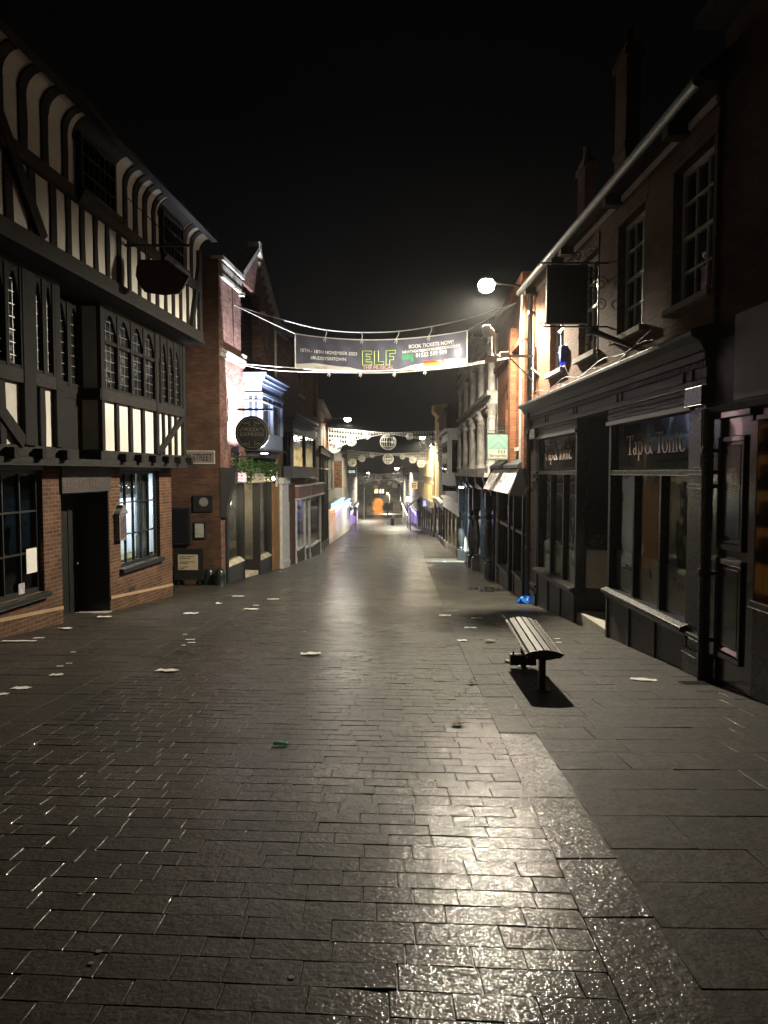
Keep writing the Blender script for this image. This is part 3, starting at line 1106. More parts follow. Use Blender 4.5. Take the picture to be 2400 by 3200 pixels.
# hat-shaped sign on a bracket
Yb = 14.4
wx = lX(Yb) + V2
T = thing("hanging_sign", "dark red hat-shaped pub sign hanging from a long iron bar", "hanging sign", (wx, Yb, 5.0))
m = MB()
P_ = [at(910 * .482, 1690 * .482, Yb), at(1090 * .482, 1695 * .482, Yb), at(1150 * .482, 1745 * .482, Yb), at(1225 * .482, 1800 * .482, Yb), at(1192 * .482, 1860 * .482, Yb), at(1165 * .482, 1902 * .482, Yb),
      at(1060 * .482, 1912 * .482, Yb), at(945 * .482, 1895 * .482, Yb), at(905 * .482, 1840 * .482, Yb), at(888 * .482, 1790 * .482, Yb), at(893 * .482, 1735 * .482, Yb)]
FS = lambda u, v, z: Vector((u, Yb + v, z))
m.plate(FS, [(p.x, p.z) for p in P_], -.05, .05)
m.build("board", paint("dark_cardinal_red", (.045, .008, .006), .5, .4, 6, .2), T, bevel=.01)
m = MB()
zb = at(500, 767, Yb).z
m.tube([(wx - .1, Yb, zb), (at(594, 768, Yb).x, Yb, zb)], .028)
m.tube([(wx - .1, Yb, zb + 1.0), (at(560, 768, Yb).x, Yb, zb)], .01, 6)
for px in (455, 545):
    x = at(px, 800, Yb).x
    m.tube([(x, Yb, zb), (x, Yb, at(px, 822, Yb).z - .05)], .01, 6)
m.build("bracket", IRON, T)

# ------------------------------------------------------------------ brick gabled building on the corner, left
FP = Fac(-4.97, 22.4, -4.97 + .085 * 10.3, 32.7)
FSD = Fac(-13.0, 22.4, -4.97, 22.4)
LP = FP.L
B = thing("brick_corner_building", "red brick corner building with a steep gable, painted bay window and dark shopfront", "building", FP(LP / 2, 0, FP.g(LP / 2)))
zEv = 7.5
ug0, ug1, ugp = FP.u(757), FP.u(866), FP.u(808)
uw0, uw1 = FP.u(757), FP.u(816)
zw0, zw1 = 5.55, 8.2
ub0, ub1 = FP.u(767), FP.u(838)
us0, us1 = FP.u(703), FP.u(845)
zsh = FP.z(720, 1512)
m = MB()
m.wall(FP, 0, LP, -3.6, zEv, [(uw0, uw1, zw0, zEv, .35), (us0 + .15, us1, -3.6, zsh, .25)], back=8.0)
zg = [(ug0, zEv), (uw0 + .0, 8.1)]
# gable wall over the eaves, open where the tall window breaks the cornice
m.plate(FP, [(ug0, zEv), (ug0, 8.05), (ugp, 9.55), (ug1, 7.75), (ug1, zEv), (uw1, zEv), (uw1, 8.0), (uw0 + .02, 8.0), (uw0 + .02, zEv)], -.3, 0)
m.build("wall", BRICKP, B)
m = MB()
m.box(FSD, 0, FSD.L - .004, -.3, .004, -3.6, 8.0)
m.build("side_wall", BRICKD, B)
m = MB()
# string course, copings, corbel table
m.box(FP, 0, uw0 + .3, 0, .10, 5.27, 5.36)
m.box(FP, 0, uw0 + .3, 0, .06, 5.12, 5.27)
m.box(FP, uw0 - .05, uw1 + .05, -.3, .09, zw0 - .1, zw0)
m.box(FP, uw0 - .25, uw0 - .02, .0, .16, 7.42, 7.52)
m.box(FP, uw1 + .02, uw1 + .3, .0, .16, 7.42, 7.52)
m.build("string_course", STONE, B, bevel=.008)
m = MB()
def coping(a, b, wd=.16):
    m.plank(FP, a, b, wd, -.35, .14)
coping((ug0 - .25, 8.02), (ugp, 9.66))
coping((ugp, 9.66), (ug1 + .3, 7.62))
m.box(FP, ugp - .12, ugp + .12, -.3, .16, 9.60, 9.86)
m.box(FP, 0, ug0, -.2, .16, 7.98, 8.10)
m.box(FP, ug1 + .1, LP, -.2, .14, 7.55, 7.66)
m.build("coping", STONE, B)
m = MB()
for a, b, zz in ((0, ug0 + .1, 7.5), (ug1 - .5, ug1 + 1.6, 7.2)):
    m.box(FP, a, b, 0, .12, zz, zz + .09)
    m.box(FP, a, b, 0, .10, zz + .30, zz + .4)
    n = int((b - a) / .16)
    for i in range(n):
        x = a + (b - a) * i / n
        m.plate(FP, [(x, zz + .3), (x + .1, zz + .3), (x + .05, zz + .12)], .0, .1)
for i in range(7):                         # corbels stepping up under the right-hand verge
    t_ = (i + .5) / 8
    x, z = ugp + (ug1 - ugp) * t_, 9.35 + (7.45 - 9.35) * t_
    m.plate(FP, [(x, z), (x + .14, z - .12), (x + .02, z - .2)], 0, .09)
m.build("cornice", STONE, B)
m = MB()
m.prism(FP, [(-.3, 7.95), (-.3, 8.0), (-4, 11.2), (-8, 8.0), (-8, 7.9)], 0, LP)
m.build("roof", SLATE, B)
window(B, FP, uw0, uw1, zw0, zw1 - .2, v=-.3, cols=2, rows=2, fm=BLACKM, gm=DGLASS)
# painted bay (oriel)
pj = .58
zb0, zb1 = 2.42, 4.98
m = MB()
m.box(FP, ub0, ub1, 0, pj, zb0, zb0 + .55)
m.box(FP, ub0, ub1, 0, pj, 4.3, zb1 - .36)
for a, b in ((ub0, ub0 + .13), (ub1 - .13, ub1), ((ub0 + ub1) / 2 - .06, (ub0 + ub1) / 2 + .06)):
    m.box(FP, a, b, pj - .13, pj + .02, zb0 + .55, 4.3)
for a in (ub0, ub1 - .06):
    m.box(FP, a, a + .06, 0, .14, zb0 + .55, 4.3)
    m.box(FP, a, a + .06, .26, .33, zb0 + .55, 4.3)
bay = m.build("bay_window", BLUEG, B, bevel=.01)
m = MB()
for k, (pv, z0, z1) in enumerate(((.06, zb1 - .36, zb1 - .24), (.16, zb1 - .24, zb1 - .1), (.24, zb1 - .1, zb1))):
    m.box(FP, ub0 - pv, ub1 + pv, 0, pj + pv, z0, z1)
m.box(FP, ub0 - .05, ub1 + .05, 0, pj + .05, 4.22, 4.32)
m.box(FP, ub0 - .04, ub1 + .04, 0, pj + .04, 4.02, 4.07)
m.build("cornice", BLUEG, bay, bevel=.012)
m = MB()
m.box(FP, ub0 + .015, ub1 - .015, .1, pj - .07, zb0 + .5, 4.31)
m.build("pane", dark_glass("bay_glass", (.02, .025, .035), .06), bay)
m = MB()
m.box(FP, ub0 - .1, ub1 + .1, 0, pj + .1, zb0 - .07, zb0)
m.box(FP, ub0 + .1, ub1 - .1, 0, pj - .1, zb0 - .3, zb0 - .07)
m.build("sill", CHAR, bay, bevel=.01)
m = MB()
for px, dv in ((858, .07), (700, .0)):
    if dv:
        u = FP.u(px)
        m.tube([FP(u, dv, 7.3), FP(u, dv, zsh - .2)], .05)
        for z in (6.6, 5.2, 3.8, 2.4):
            m.tube([FP(u, dv, z), FP(u, dv, z + .09)], .066)
m.build("downpipe", WHITE, B, smooth=False)
window(B, FP, FP.u(874), FP.u(884), 2.2, 4.1, v=-.02, cols=1, rows=2, fm=WHITE, gm=DGLASS, fr=.05)
# shopfront
zf0, zf1 = zsh, FP.z(720, 1462)
m = MB()
m.box(FP, us0, us1 + .1, -.05, .10, zf0, zf1 - .12)
m.box(FP, us0, us1 + .1, -.05, .20, zf1 - .12, zf1)
m.build("fascia", CREAM, B, bevel=.01)
m = MB()                                    # big scrolled console at the corner
m.prism(FP, [(0, .25), (.16, .25), (.20, .6), (.30, 1.0), (.44, 1.25), (.46, 1.62), (.50, 1.66), (.50, 1.74), (0, 1.74)], -.02, .32)
cons = m.build("console", CHAR, B, bevel=.01)
m = MB()
m.box(FP, us0 - .05, us0 + .15, -.2, .06, -3.6, zf0)
ud0, ud1 = FP.u(758), FP.u(806)
for x in (ud0 - .06, ud1, us1 - .12):
    m.box(FP, x, x + .10, -.22, .05, -3.6, zf0)
m.box(FP, ud0 - .03, ud0 + .02, -1.3, -.2, -3.6, FP.g(ud0) + .55)
m.box(FP, ud1 + .02, ud1 + .07, -1.3, -.2, -3.6, FP.g(ud1) + .55)
m.build("shopfront", BLACKM, B, bevel=.008)
m = MB()
g = MB()
r_ = MB()
for a, b in ((us0 + .16, ud0 - .06), (ud1 + .1, us1 - .12)):
    zs = FP.g((a + b) / 2) + .55
    r_.box(FP, a, b, -.16, .02, -3.6, zs)
    m.prism(FP, [(-.2, zs), (.06, zs), (.06, zs + .03), (-.12, zs + .16), (-.2, zs + .16)], a, b)
    g.box(FP, a, b, -.10, -.09, zs + .15, zf0)
r_.build("stall_riser", CHAR, B)
m.build("shop_sill", CREAM, B)
for x in (ud0 - .01, ud1 + .04):
    g.box(FP, x, x + .01, -1.28, -.24, FP.g(ud0) + .56, zf0)
g.build("shop_window", GLASS, B)
m = MB()
m.box(FP, ud0 + .02, ud1 + .02, -1.3, -1.24, -3.6, zf0)
m.build("door", BLACKM, B)
m = MB()
m.box(FP, ud0, ud1 + .05, -1.25, -.02, -3.6, FP.g(ud0) + .02)
m.build("doorstep", CREAM, B)
room(B, FP, us0 + .16, us1 - .12, -2.4, zf0 - .01, 3.4, DIMIN, v0=-.26)
m = MB()
m.lathe(FP(us0 + .75, -.9, zf0 - .75), [(.02, .2), (.10, .18), (.13, .0), (.09, -.1)], 12)
m.lathe(FP(ud1 + .5, -1.4, zf0 - .55), [(.02, .2), (.10, .18), (.13, .0), (.09, -.1)], 12)
m.build("ceiling_lamp", glow("warm_shade_light", (1, .86, .58), 110), B, smooth=True)
# brown timber door and pale pilaster at the downhill end
ua, ub_, uc = FP.u(849), FP.u(871), FP.u(893)
zq = FP.z(870, 1512)
m = MB()
m.box(FP, ua, ub_, -.1, .03, -3.6, zq)
for i in range(3):
    m.box(FP, ua + .1, ub_ - .1, .03, .045, FP.g(ua) + .3 + i * .7, FP.g(ua) + .85 + i * .7)
m.build("door", WOOD, B, bevel=.006)
m = MB()
m.box(FP, ub_, uc - .1, -.1, .14, -3.6, zq)
m.box(FP, ub_ - .05, uc, -.1, .2, zq, zq + .25)
m.box(FP, ub_ - .03, uc - .06, -.1, .17, -3.6, FP.g(uc) + .35)
m.build("pilaster", WHITE, B, bevel=.012)
m = MB()
m.box(FP, ub_ + .02, uc, -.1, .10, -3.6, zq)

# round sign on its bracket
Ys = 23.2
c = at(788, 1353, Ys)
wx = FP.x0 + .085 * (Ys - 22.4)
T = thing("round_sign", "round black sign with pale scrolls and two-line lettering hanging from an iron bracket", "hanging sign", (wx, Ys, c.z))
m = MB()
AX = Matrix.Rotation(math.pi / 2, 3, 'X')
m.lathe(c, [(.02, -.045), (.50, -.045), (.53, -.03), (.53, .03), (.50, .045), (.02, .045)], 40, AX)
disc = m.build("disc", paint("black_sign_enamel", (.006, .0065, .006), .6, .3, 9, .1, spec=.2), T)
m = MB()
ring = lambda r, y: [(c.x + r * math.cos(2 * math.pi * i / 40), y, c.z + r * math.sin(2 * math.pi * i / 40)) for i in range(40)]
m.tube(ring(.52, Ys), .022, 6, True)
m.tube(ring(.46, Ys - .047), .006, 5, True)
GOLD = paint("dull_gold_paint", (.085, .075, .048), .45, .3, 15, .2)
m.build("rim", GOLD, disc, smooth=True)
m = MB()
fy = Ys - .05
text(m, "PIZZA", .15, (c.x, fy, c.z + .055), (1, 0, 0), width=.46)
text(m, "EXPRESS", .15, (c.x, fy, c.z - .095), (1, 0, 0), width=.74)
for sx in (-1, 1):
    for sz, k in ((1, 1), (-1, 1)):
        pts = []
        for i in range(22):
            t_ = i / 21
            a = 3.6 * t_ + .3
            r = .04 + .14 * t_
            pts.append((c.x + sx * (.20 + r * math.cos(a) * .8), fy, c.z + sz * (.29 + r * math.sin(a) * .5) - .02))
        m.tube(pts, .0065, 5)
        pts = [(c.x + sx * (.05 + .30 * t_), fy, c.z + sz * (.40 - .10 * math.sin(3 * t_)) - .02) for t_ in [i / 9 for i in range(10)]]
        m.tube(pts, .0065, 5)
    pts = [(c.x + sx * (.33 + .06 * math.sin(t_ * 6)), fy, c.z + .05 + .12 * t_) for t_ in [i / 9 for i in range(10)]]
    m.tube(pts, .006, 5)
m.build("lettering", GOLD, disc)
m = MB()
zb = at(788, 1279, Ys).z
m.tube([(wx, Ys, zb), (c.x - .5, Ys, zb)], .012)
m.box(idf, at(741, 1280, Ys).x, at(852, 1280, Ys).x, Ys - .03, Ys + .03, zb - .045, zb + .03)
m.tube([(wx, Ys, zb + .2), (c.x + .1, Ys, zb)], .010, 6)
m.tube([(wx + .02, Ys, zb + .35), (wx + .02, Ys, zb - .4)], .018, 6)
for dx in (-.27, .27):
    m.tube([(c.x + dx, Ys, zb), (c.x + dx, Ys, c.z + .44)], .012, 6)
m.build("bracket", IRON, T)

# floodlight behind the round sign
T = thing("floodlight", "small wall floodlight throwing blue-white light up the corner brickwork", "floodlight", FP(1.15, .0, 2.25))
m = MB()
m.box(FP, 1.02, 1.28, .95, 1.2, 2.08, 2.2)
m.tube([FP(1.15, 0, 2.12), FP(1.15, 1.0, 2.12)], .02)
m.build("housing", IRON, T, bevel=.015)
m = MB()
m.box(FP, 1.05, 1.25, .98, 1.17, 2.2, 2.212)
m.build("lens", glow("flood_lens", (.75, .82, 1.0), 40), T)
L = bpy.data.lights.new("flood_beam", 'SPOT')
L.energy, L.color, L.spot_size, L.spot_blend, L.shadow_soft_size = 6200, (.88, .89, 1.0), R(142), .7, .06
lo = bpy.data.objects.new("flood_beam", L)
C.objects.link(lo)
lo.parent = T
lo.location = FP(1.15, 1.15, 2.26) - FP(1.15, 0, 2.25)
d_ = (FP(1.5, .5, 6.0) - FP(1.15, 1.15, 2.26)).normalized()
lo.rotation_euler = d_.to_track_quat('-Z', 'Y').to_euler()

# trailing plants over the shop sign, with fairy lights among them
def leaves(mb, pts, n, spread, size, rd):
    for i in range(n):
        p = Vector(rd.choice(pts)) + Vector((rd.gauss(0, spread[0]), rd.gauss(0, spread[1]), rd.gauss(0, spread[2])))
        a = Vector((rd.uniform(-1, 1), rd.uniform(-1, 1), rd.uniform(-1, 1))).normalized()
        b = a.orthogonal().normalized()
        s = size * rd.uniform(.6, 1.3)
        mb.add([p - a * s, p + b * s * .45, p + a * s, p - b * s * .45], [(0, 1, 2, 3)])
LEAF = paint("glossy_ivy_leaf", (.035, .075, .02), .4, .5, 6, 0)
LEAFD = paint("tree_leaf", (.05, .075, .022), .55, .5, 2, 0)
rd = random.Random(5)
m = MB()
pts = [FP(us0 + .5 + (us1 - us0 - .3) * i / 30, .22, zf1 + .12 - .1 * abs(math.sin(i * .9))) for i in range(31)]
leaves(m, pts, 1500, (.10, .10, .13), .055, rd)
for k in (8, 22, 27):
    leaves(m, [pts[k] - Vector((0, 0, .25))], 170, (.07, .09, .16), .05, rd)
pl = one(m, "trailing_plant", LEAF, pts[15], "green trailing plants massed over the cream shop fascia under the bay window", "plant")
T = thing("box_sign", "small backlit sign tucked beneath the trailing plants at the corner shop", "shop sign", FP(us0 + .7, .2, zf0 + .2))
m = MB()
u0_, u1_ = FP.u(717), FP.u(748)
m.box(FP, u0_, u1_, .2, .24, zf0 + .05, zf0 + .36)
m.build("panel", glow("white_pink_sign", (1, .80, .78), 1.6, (.5, .25, .25), 16, (1, 1, 1), .4, .55), T)
m = MB()
m.box(FP, u0_ - .02, u1_ + .02, .1, .2, zf0 + .03, zf0 + .38)
m.build("case", CHAR, T)
T = thing("sign_lamp", "small warm lamp half hidden in the trailing plants over the shop door", "lamp", FP(us1 - .6, .3, zf0 + .2))
m = MB()
m.lathe(FP(us1 - .7, .28, zf0 + .12), [(.02, -.06), (.06, -.02), (.05, .06), (.02, .09)], 10)
m.build("bulb", glow("warm_bulb", (1, .82, .5), 30), T, smooth=True)
m = MB()
m.tube([FP(us1 - .7, .1, zf0 + .2), FP(us1 - .7, .28, zf0 + .22)], .012)
m.build("arm", IRON, T)

# furniture inside the corner shop
FT = lambda u, v, z: FP(u, v, z)
zF = FP.g(ud0) + .1
u_ = (us0 + ud0) / 2 + .3
T = thing("cafe_table", "small pale cafe table behind the corner shop window", "table", FP(u_, -1.0, zF))
m = MB(); m.box(FT, u_ - .35, u_ + .35, -1.35, -.65, zF + .72, zF + .755); m.build("table_top", CREAM, T, bevel=.005)
m = MB(); m.tube([FP(u_, -1.0, zF), FP(u_, -1.0, zF + .72)], .03); m.box(FT, u_ - .2, u_ + .2, -1.2, -.8, zF - .01, zF + .02); m.build("pedestal", IRON, T)
T = thing("cafe_chair", "yellow wooden chair seen through the corner shop window", "chair", FP(u_ - .6, -1.0, zF))
CHY = paint("yellow_chair", (.45, .30, .08), .5, .2, 6, .1)
m = MB(); m.box(FT, u_ - .82, u_ - .42, -1.2, -.8, zF + .43, zF + .47); m.build("seat", CHY, T, bevel=.006)
m = MB(); m.box(FT, u_ - .84, u_ - .81, -1.2, -.8, zF + .62, zF + .92); m.build("backrest", CHY, T, bevel=.006)
for a in (-.82, -.44):
    for b in (-1.19, -.83):
        m = MB(); m.box(FT, u_ + a, u_ + a + .03, b, b + .03, zF, zF + (.9 if a < -.6 else .43)); m.build("leg", CHY, T)
T = None
m = MB()
m.box(FP, us0 + .5, us0 + .95, -.32, -.31, zF + .95, zF + 1.75)
one(m, "menu_board", paint("yellow_menu_board", (.42, .38, .12), .7, .4, 6, 0), FP(us0 + .7, -.31, zF + .95), "yellow menu board standing behind the corner shop glass", "menu board")

# things on the side-street wall
fs = FSD
def plate_on(px0, px1, py0, py1, t=.03, v=.006):
    a, za = fs.px(px0, py0, v)
    b, zb = fs.px(px1, py1, v)
    return a, b, zb, za
a, b, z0, z1 = plate_on(586, 669, 1411, 1447)
a = b - 1.75
T = thing("street_name_plate", "white framed street name plate high on the side-street brick wall", "street sign", fs((a + b) / 2, 0, z0))
m = MB(); m.box(fs, a, b, .005, .03, z0, z1); m.build("plate", paint("plate_ground", (.16, .14, .12), .5, .1), T)
m = MB()
for q in ((a - .03, b + .03, z1, z1 + .03), (a - .03, b + .03, z0 - .03, z0), (a - .03, a, z0, z1), (b, b + .03, z0, z1)):
    m.box(fs, q[0], q[1], .005, .045, q[2], q[3])
m.build("frame", STONE, T)
m = MB()
text(m, "GRANTHAM STREET", .3, fs((a + b) / 2, .033, z0 + .07), (1, 0, 0), width=1.66)
m.build("lettering", BLACK, T)
a, b, z0, z1 = plate_on(604, 665, 1548, 1598)
T = thing("plaque_board", "dark board with a small round emblem on the side-street wall", "plaque", fs((a + b) / 2, 0, z0))
m = MB(); m.box(fs, a, b, .005, .05, z0, z1); m.build("board", BLACKM, T, bevel=.006)
m = MB()
cc = fs((a + b) / 2 + .03, .052, z1 - .20)
m.lathe(cc, [(.01, 0), (.13, 0), (.14, .008), (.01, .008)], 24, AX)
m.build("roundel", paint("grey_roundel", (.16, .15, .14), .6, .3, 14, .2), T)
a, b, z0, z1 = plate_on(520, 598, 1585, 1700)
T = thing("wall_cabinet", "tall dark blank notice cabinet by the house corner", "cabinet", fs((a + b) / 2, 0, z0))
m = MB(); m.box(fs, a, b, .005, .10, z0, z1); m.build("case", BLACKM, T, bevel=.008)
m = MB(); m.box(fs, a + .06, b - .06, .10, .11, z0 + .06, z1 - .06); m.build("door", dark_glass("cabinet_glass", (.008, .009, .012), .15), T)
a, b, z0, z1 = plate_on(606, 643, 1632, 1684)
T = thing("framed_notice", "black framed pale notice on the side-street wall", "notice", fs((a + b) / 2, 0, z0))
m = MB(); m.box(fs, a, b, .005, .04, z0, z1); m.build("frame", BLACKM, T, bevel=.004)
m = MB(); m.box(fs, a + .04, b - .05, .04, .044, z0 + .05, z1 - .04); m.build("sheet", paint("dull_sheet", (.30, .29, .26), .6, .2, 9, 0), T)
a, b, z0, z1 = plate_on(541, 636, 1714, 1812, v=.5)
T = thing("visitor_sign", "low black visitor sign with a cream printed panel at the side-street corner", "sign", fs((a + b) / 2, .4, G(22.0)))
m = MB(); m.box(fs, a, b, .42, .5, z0, z1); m.box(fs, a + .1, a + .16, .44, .48, G(22) - .1, z0); m.box(fs, b - .16, b - .1, .44, .48, G(22) - .1, z0)
m.build("frame", BLACKM, T, bevel=.008)
pa, pb, pz0, pz1 = plate_on(556, 619, 1733, 1781, v=.5)
m = MB(); m.box(fs, pa, pb, .5, .506, pz0, pz1); m.build("panel", paint("cream_panel", (.42, .36, .25), .6, .1), T)
m = MB()
rl = random.Random(2)
for i, (z, k) in enumerate(((.86, .8), (.74, .6), (.52, .85), (.42, .5), (.2, .5), (.1, .3))):
    x = pa + .05
    end = pa + (pb - pa) * k
    while x < end:
        wd = rl.uniform(.02, .06)
        zz = pz0 + (pz1 - pz0) * z
        m.box(fs, x, min(x + wd, end), .507, .509, zz - .012, zz + .012)
        x += wd + .015
m.build("print", BLACKM, T)
def bollard(p, label, first=[None]):
    if first[0] is None:
        T = thing("bollard", label, "bollard", p, "round-topped bollards at the side-street corner")
        m = MB()
        m.lathe(p, [(.19, -.1), (.19, .05), (.175, .08), (.165, .30), (.16, .36), (.14, .43), (.10, .49), (.04, .52), (.01, .525)], 20)
        m.build("post", paint("dark_green_iron", (.012, .022, .018), .3, .4, 9, .2), T, smooth=True)
        m = MB()
        m.lathe(p, [(.168, .30), (.178, .31), (.178, .335), (.168, .345)], 20)
        m.build("band", paint("dark_green_iron", (.012, .022, .018)), T, smooth=True)
        first[0] = T
        return T
    s = first[0]
    o = s.copy(); C.objects.link(o); o.location = p; o['label'] = label
    for ch in s.children:
        q = ch.copy(); C.objects.link(q); q.parent = o
    return o
bollard(gnd(688, 1829), "dark green domed bollard nearest the corner shop window")
bollard(gnd(655, 1827), "dark green domed bollard between the visitor sign and its twin")

# ------------------------------------------------------------------ brick building with a dark bay and pink fascia, left
F3 = Fac(-4.10, 32.72, -3.72, 42.0)
L3 = F3.L
B = thing("brick_shop_building", "brick building with a dark upper bay and two pale pink shop fascias", "building", F3(L3 / 2, 0, F3.g(L3 / 2)))
w_ops = [(F3.u(936), F3.u(949), 5.3, 6.9, .2), (F3.u(980), F3.u(989), 4.6, 6.6, .2), (F3.u(968), F3.u(986), F3.z(977, 1492), F3.z(977, 1365), .15)]
zs3 = F3.z(940, 1518)
m = MB()
m.wall(F3, 0, L3, -5, 7.3, w_ops + [(F3.u(923), L3 - .2, -5, zs3, .3)], back=8)
m.build("wall", BRICKT, B)
for o in w_ops[:2]:
    window(B, F3, o[0], o[1], o[2], o[3], v=-.14, cols=2, rows=2, fm=BLACKM, sill=.08)
o = w_ops[2]
window(B, F3, o[0], o[1], o[2], o[3], v=-.05, cols=2, rows=2, fm=WHITE, sill=.1, fr=.12)
m = MB()
m.box(F3, o[0] - .1, o[1] + .1, 0, .1, o[3], o[3] + .3)
m.build("lintel", WHITE, B)
ba, bb = F3.u(908, .3), F3.u(962)
z0, z1 = F3.z(930, 1492), F3.z(930, 1310)
m = MB()
m.box(F3, ba, bb, 0, .4, z0, z0 + .5)
m.box(F3, ba, bb, 0, .4, z1 - .8, z1 - .3)
for x in (ba, (ba + bb) / 2 - .05, bb - .1):
    m.box(F3, x, x + .1, .3, .42, z0 + .5, z1 - .8)
m.box(F3, ba - .08, bb + .08, 0, .5, z1 - .3, z1 - .15)
m.box(F3, ba - .16, bb + .16, 0, .58, z1 - .15, z1)
bay = m.build("bay_window", paint("dark_slate_paint", (.05, .06, .085), .5, .2), B, bevel=.01)
m = MB(); m.box(F3, ba + .01, bb - .01, .1, .34, z0 + .4, z1 - .7); m.build("pane", DGLASS, bay)
PINK = paint("dusty_pink_board", (.30, .17, .16), .6, .1, 3, .1)
for p0, p1 in ((922, 965), (970, 1002)):
    a, b = F3.u(p0), F3.u(p1)
    m = MB(); m.box(F3, a, b, 0, .16, zs3 - .55, zs3 - .02); m.build("fascia", PINK, B, bevel=.01)
    m = MB(); m.box(F3, a - .05, b + .05, 0, .24, zs3 - .62, zs3 - .55); m.box(F3, a - .05, b + .05, 0, .26, zs3 - .02, zs3 + .06); m.build("trim", WHITE, B)
m = MB()
for px in (899, 922, 951, 966, 1000):
    x = F3.u(px)
    m.box(F3, x, x + .16, -.25, .04, -5, zs3 - .62)
    m.box(F3, x - .03, x + .19, -.25, .07, -5, F3.g(x) + .25)
m.build("pilaster", WHITE, B, bevel=.01)
m = MB(); g = MB(); q = MB()
for p0, p1 in ((925, 950), (953, 965), (969, 999)):
    a, b = F3.u(p0) + .2, F3.u(p1)
    zz = F3.g(a) + .55
    m.box(F3, a, b, -.2, .015, -5, zz)
    q.box(F3, a, b, -.2, .07, zz, zz + .06)
    g.box(F3, a, b, -.03, -.02, zz, zs3 - .6)
m.build("stall_riser", CHAR, B); q.build("shop_sill", WHITE, B); g.build("shop_window", GLASS, B)
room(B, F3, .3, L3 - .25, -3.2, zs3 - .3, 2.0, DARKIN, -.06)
m = MB(); m.box(F3, F3.u(928), F3.u(931), -.10, -.05, -2.5, zs3 - .7); m.build("light_strip", glow("cold_display_light", (.75, .88, 1.0), 2.2), B)
m = MB(); m.prism(F3, [(.25, 7.3), (.25, 7.38), (-4, 10), (-8, 7.3)], 0, L3); m.build("roof", SLATE, B)
m = MB(); m.tube([F3(0, .27, 7.33), F3(L3, .27, 7.33)], .06); m.build("gutter", IRON, B)

# ------------------------------------------------------------------ further buildings, built by one routine
def terrace(label, cat, f, zt, wall, shop, win, n, zsill, hwin, wwin, fascia=None, lit=None, roof=1.6, fm=WHITE, gm=DGLASS, fasc_h=.45, shop_top=None, riser=.45, pil=None, npil=4, floors=1, dz=2.4, name="terraced_building", litcol=None, deep=.12, roofm=None, fins=0, strip=None):
    L = f.L
    zb = min(f.g(0), f.g(L)) - .6
    T = thing(name, label, cat, f(L / 2, 0, f.g(L / 2)))
    st = shop_top if shop_top is not None else f.g(L / 2) + 2.9
    ops = []
    for k in range(floors):
        for i in range(n):
            c_ = L * (i + .5) / n
            ops.append((c_ - wwin / 2, c_ + wwin / 2, zsill + dz * k, zsill + dz * k + hwin, .15))
    m = MB()
    m.wall(f, 0, L, zb, zt, ops + ([(.25, L - .25, zb, st, .25)] if shop else []), back=7)
    m.build("wall", wall, T)
    for o in ops:
        window(T, f, o[0], o[1], o[2], o[3], v=-deep, cols=2, rows=2, fm=fm, gm=gm, fr=.08, bar=.035, sill=.1)
    if roof:
        m = MB()
        m.prism(f, [(.2, zt), (.2, zt + .1), (-3.5, zt + roof), (-7, zt)], 0, L)
        m.build("roof", roofm or SLATE, T)
    if shop:
        m = MB(); m.box(f, .0, L, 0, .18, st, st + fasc_h); m.box(f, -.02, L + .02, 0, .32, st + fasc_h, st + fasc_h + .1)
        m.build("fascia", fascia or shop, T, bevel=.01)
        m = MB()
        for i in range(npil):
            x = (L - .25) * i / (npil - 1)
            m.box(f, x, x + .2, -.2, .03, zb, st)
            m.box(f, x - .03, x + .23, -.2, .05, zb, f.g(x) + riser)
        m.build("pilaster", pil or shop, T)
        m = MB()
        k = 8
        for i in range(k):
            a, b = L * i / k, L * (i + 1) / k
            m.box(f, a, b, -.04, .015, zb, f.g((a + b) / 2) + riser)
        m.build("stall_riser", shop, T)
        m = MB(); m.box(f, .25, L - .25, -.06, -.05, zb, st); m.build("shop_window", GLASS, T)
        m = MB(); m.box(f, .25, L - .25, -.2, -.12, zb, st)
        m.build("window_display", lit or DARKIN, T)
        if fins:
            for i in range(fins):
                x = .3 + (L - .7) * i / (fins - 1)
                m = MB()
                m.box(f, x, x + .09, -.1, .09, zb, st)
                m.box(f, x - .02, x + .11, -.1, .11, zb, f.g(x) + riser)
                m.build("mullion", WHITE, T)
            m = MB()
            m.box(f, .1, L - .1, .20, .28, st - .05, st - .01)
            m.build("light_strip", strip, T)
            m = MB()
            m.box(f, .1, L - .1, .19, .21, st + .02, st + fasc_h - .04)
            m.build("lit_sign", FASC_L, T)
    return T

F4 = Fac(-3.78, 42.3, -4.2, 55.4)
T4 = terrace("narrow brick building with a moulded eave, dark shop below and a lamp on its wall", "building", F4, 5.75, BRICKT, BLACKM, True, 3, 1.9, 2.7, .8, fascia=BLACKM, shop_top=F4.z(1015, 1420) - .1, fasc_h=.3, npil=5, fm=BLACKM, roof=.8)
m = MB()
m.box(F4, -.1, F4.L, 0, .18, 5.45, 5.6); m.box(F4, -.1, F4.L, 0, .3, 5.6, 5.78)
m.build("cornice", STONE, T4, bevel=.01)
DISP_O = glow("orange_shop_display", (1.0, .42, .22), 2.6, (.55, .30, .25), .9, (2.5, 1.6, .15), .3, .7)
DISP_L = glow("lavender_shop_display", (.62, .62, 1.0), 2.6, (.9, .62, .62), 1.2, (2.5, 1.3, .12), .35, .6)
DISP_W = glow("white_shop_display", (.85, .80, .78), 2.6, (.55, .60, .9), 1.4, (2.5, 1.3, .15), .35, .6)
FASC_L = glow("lit_white_fascia", (.70, .90, 1.0), 1.5, (.45, .6, .7), 1.5, (1, 1.2, .6), .3, .5)
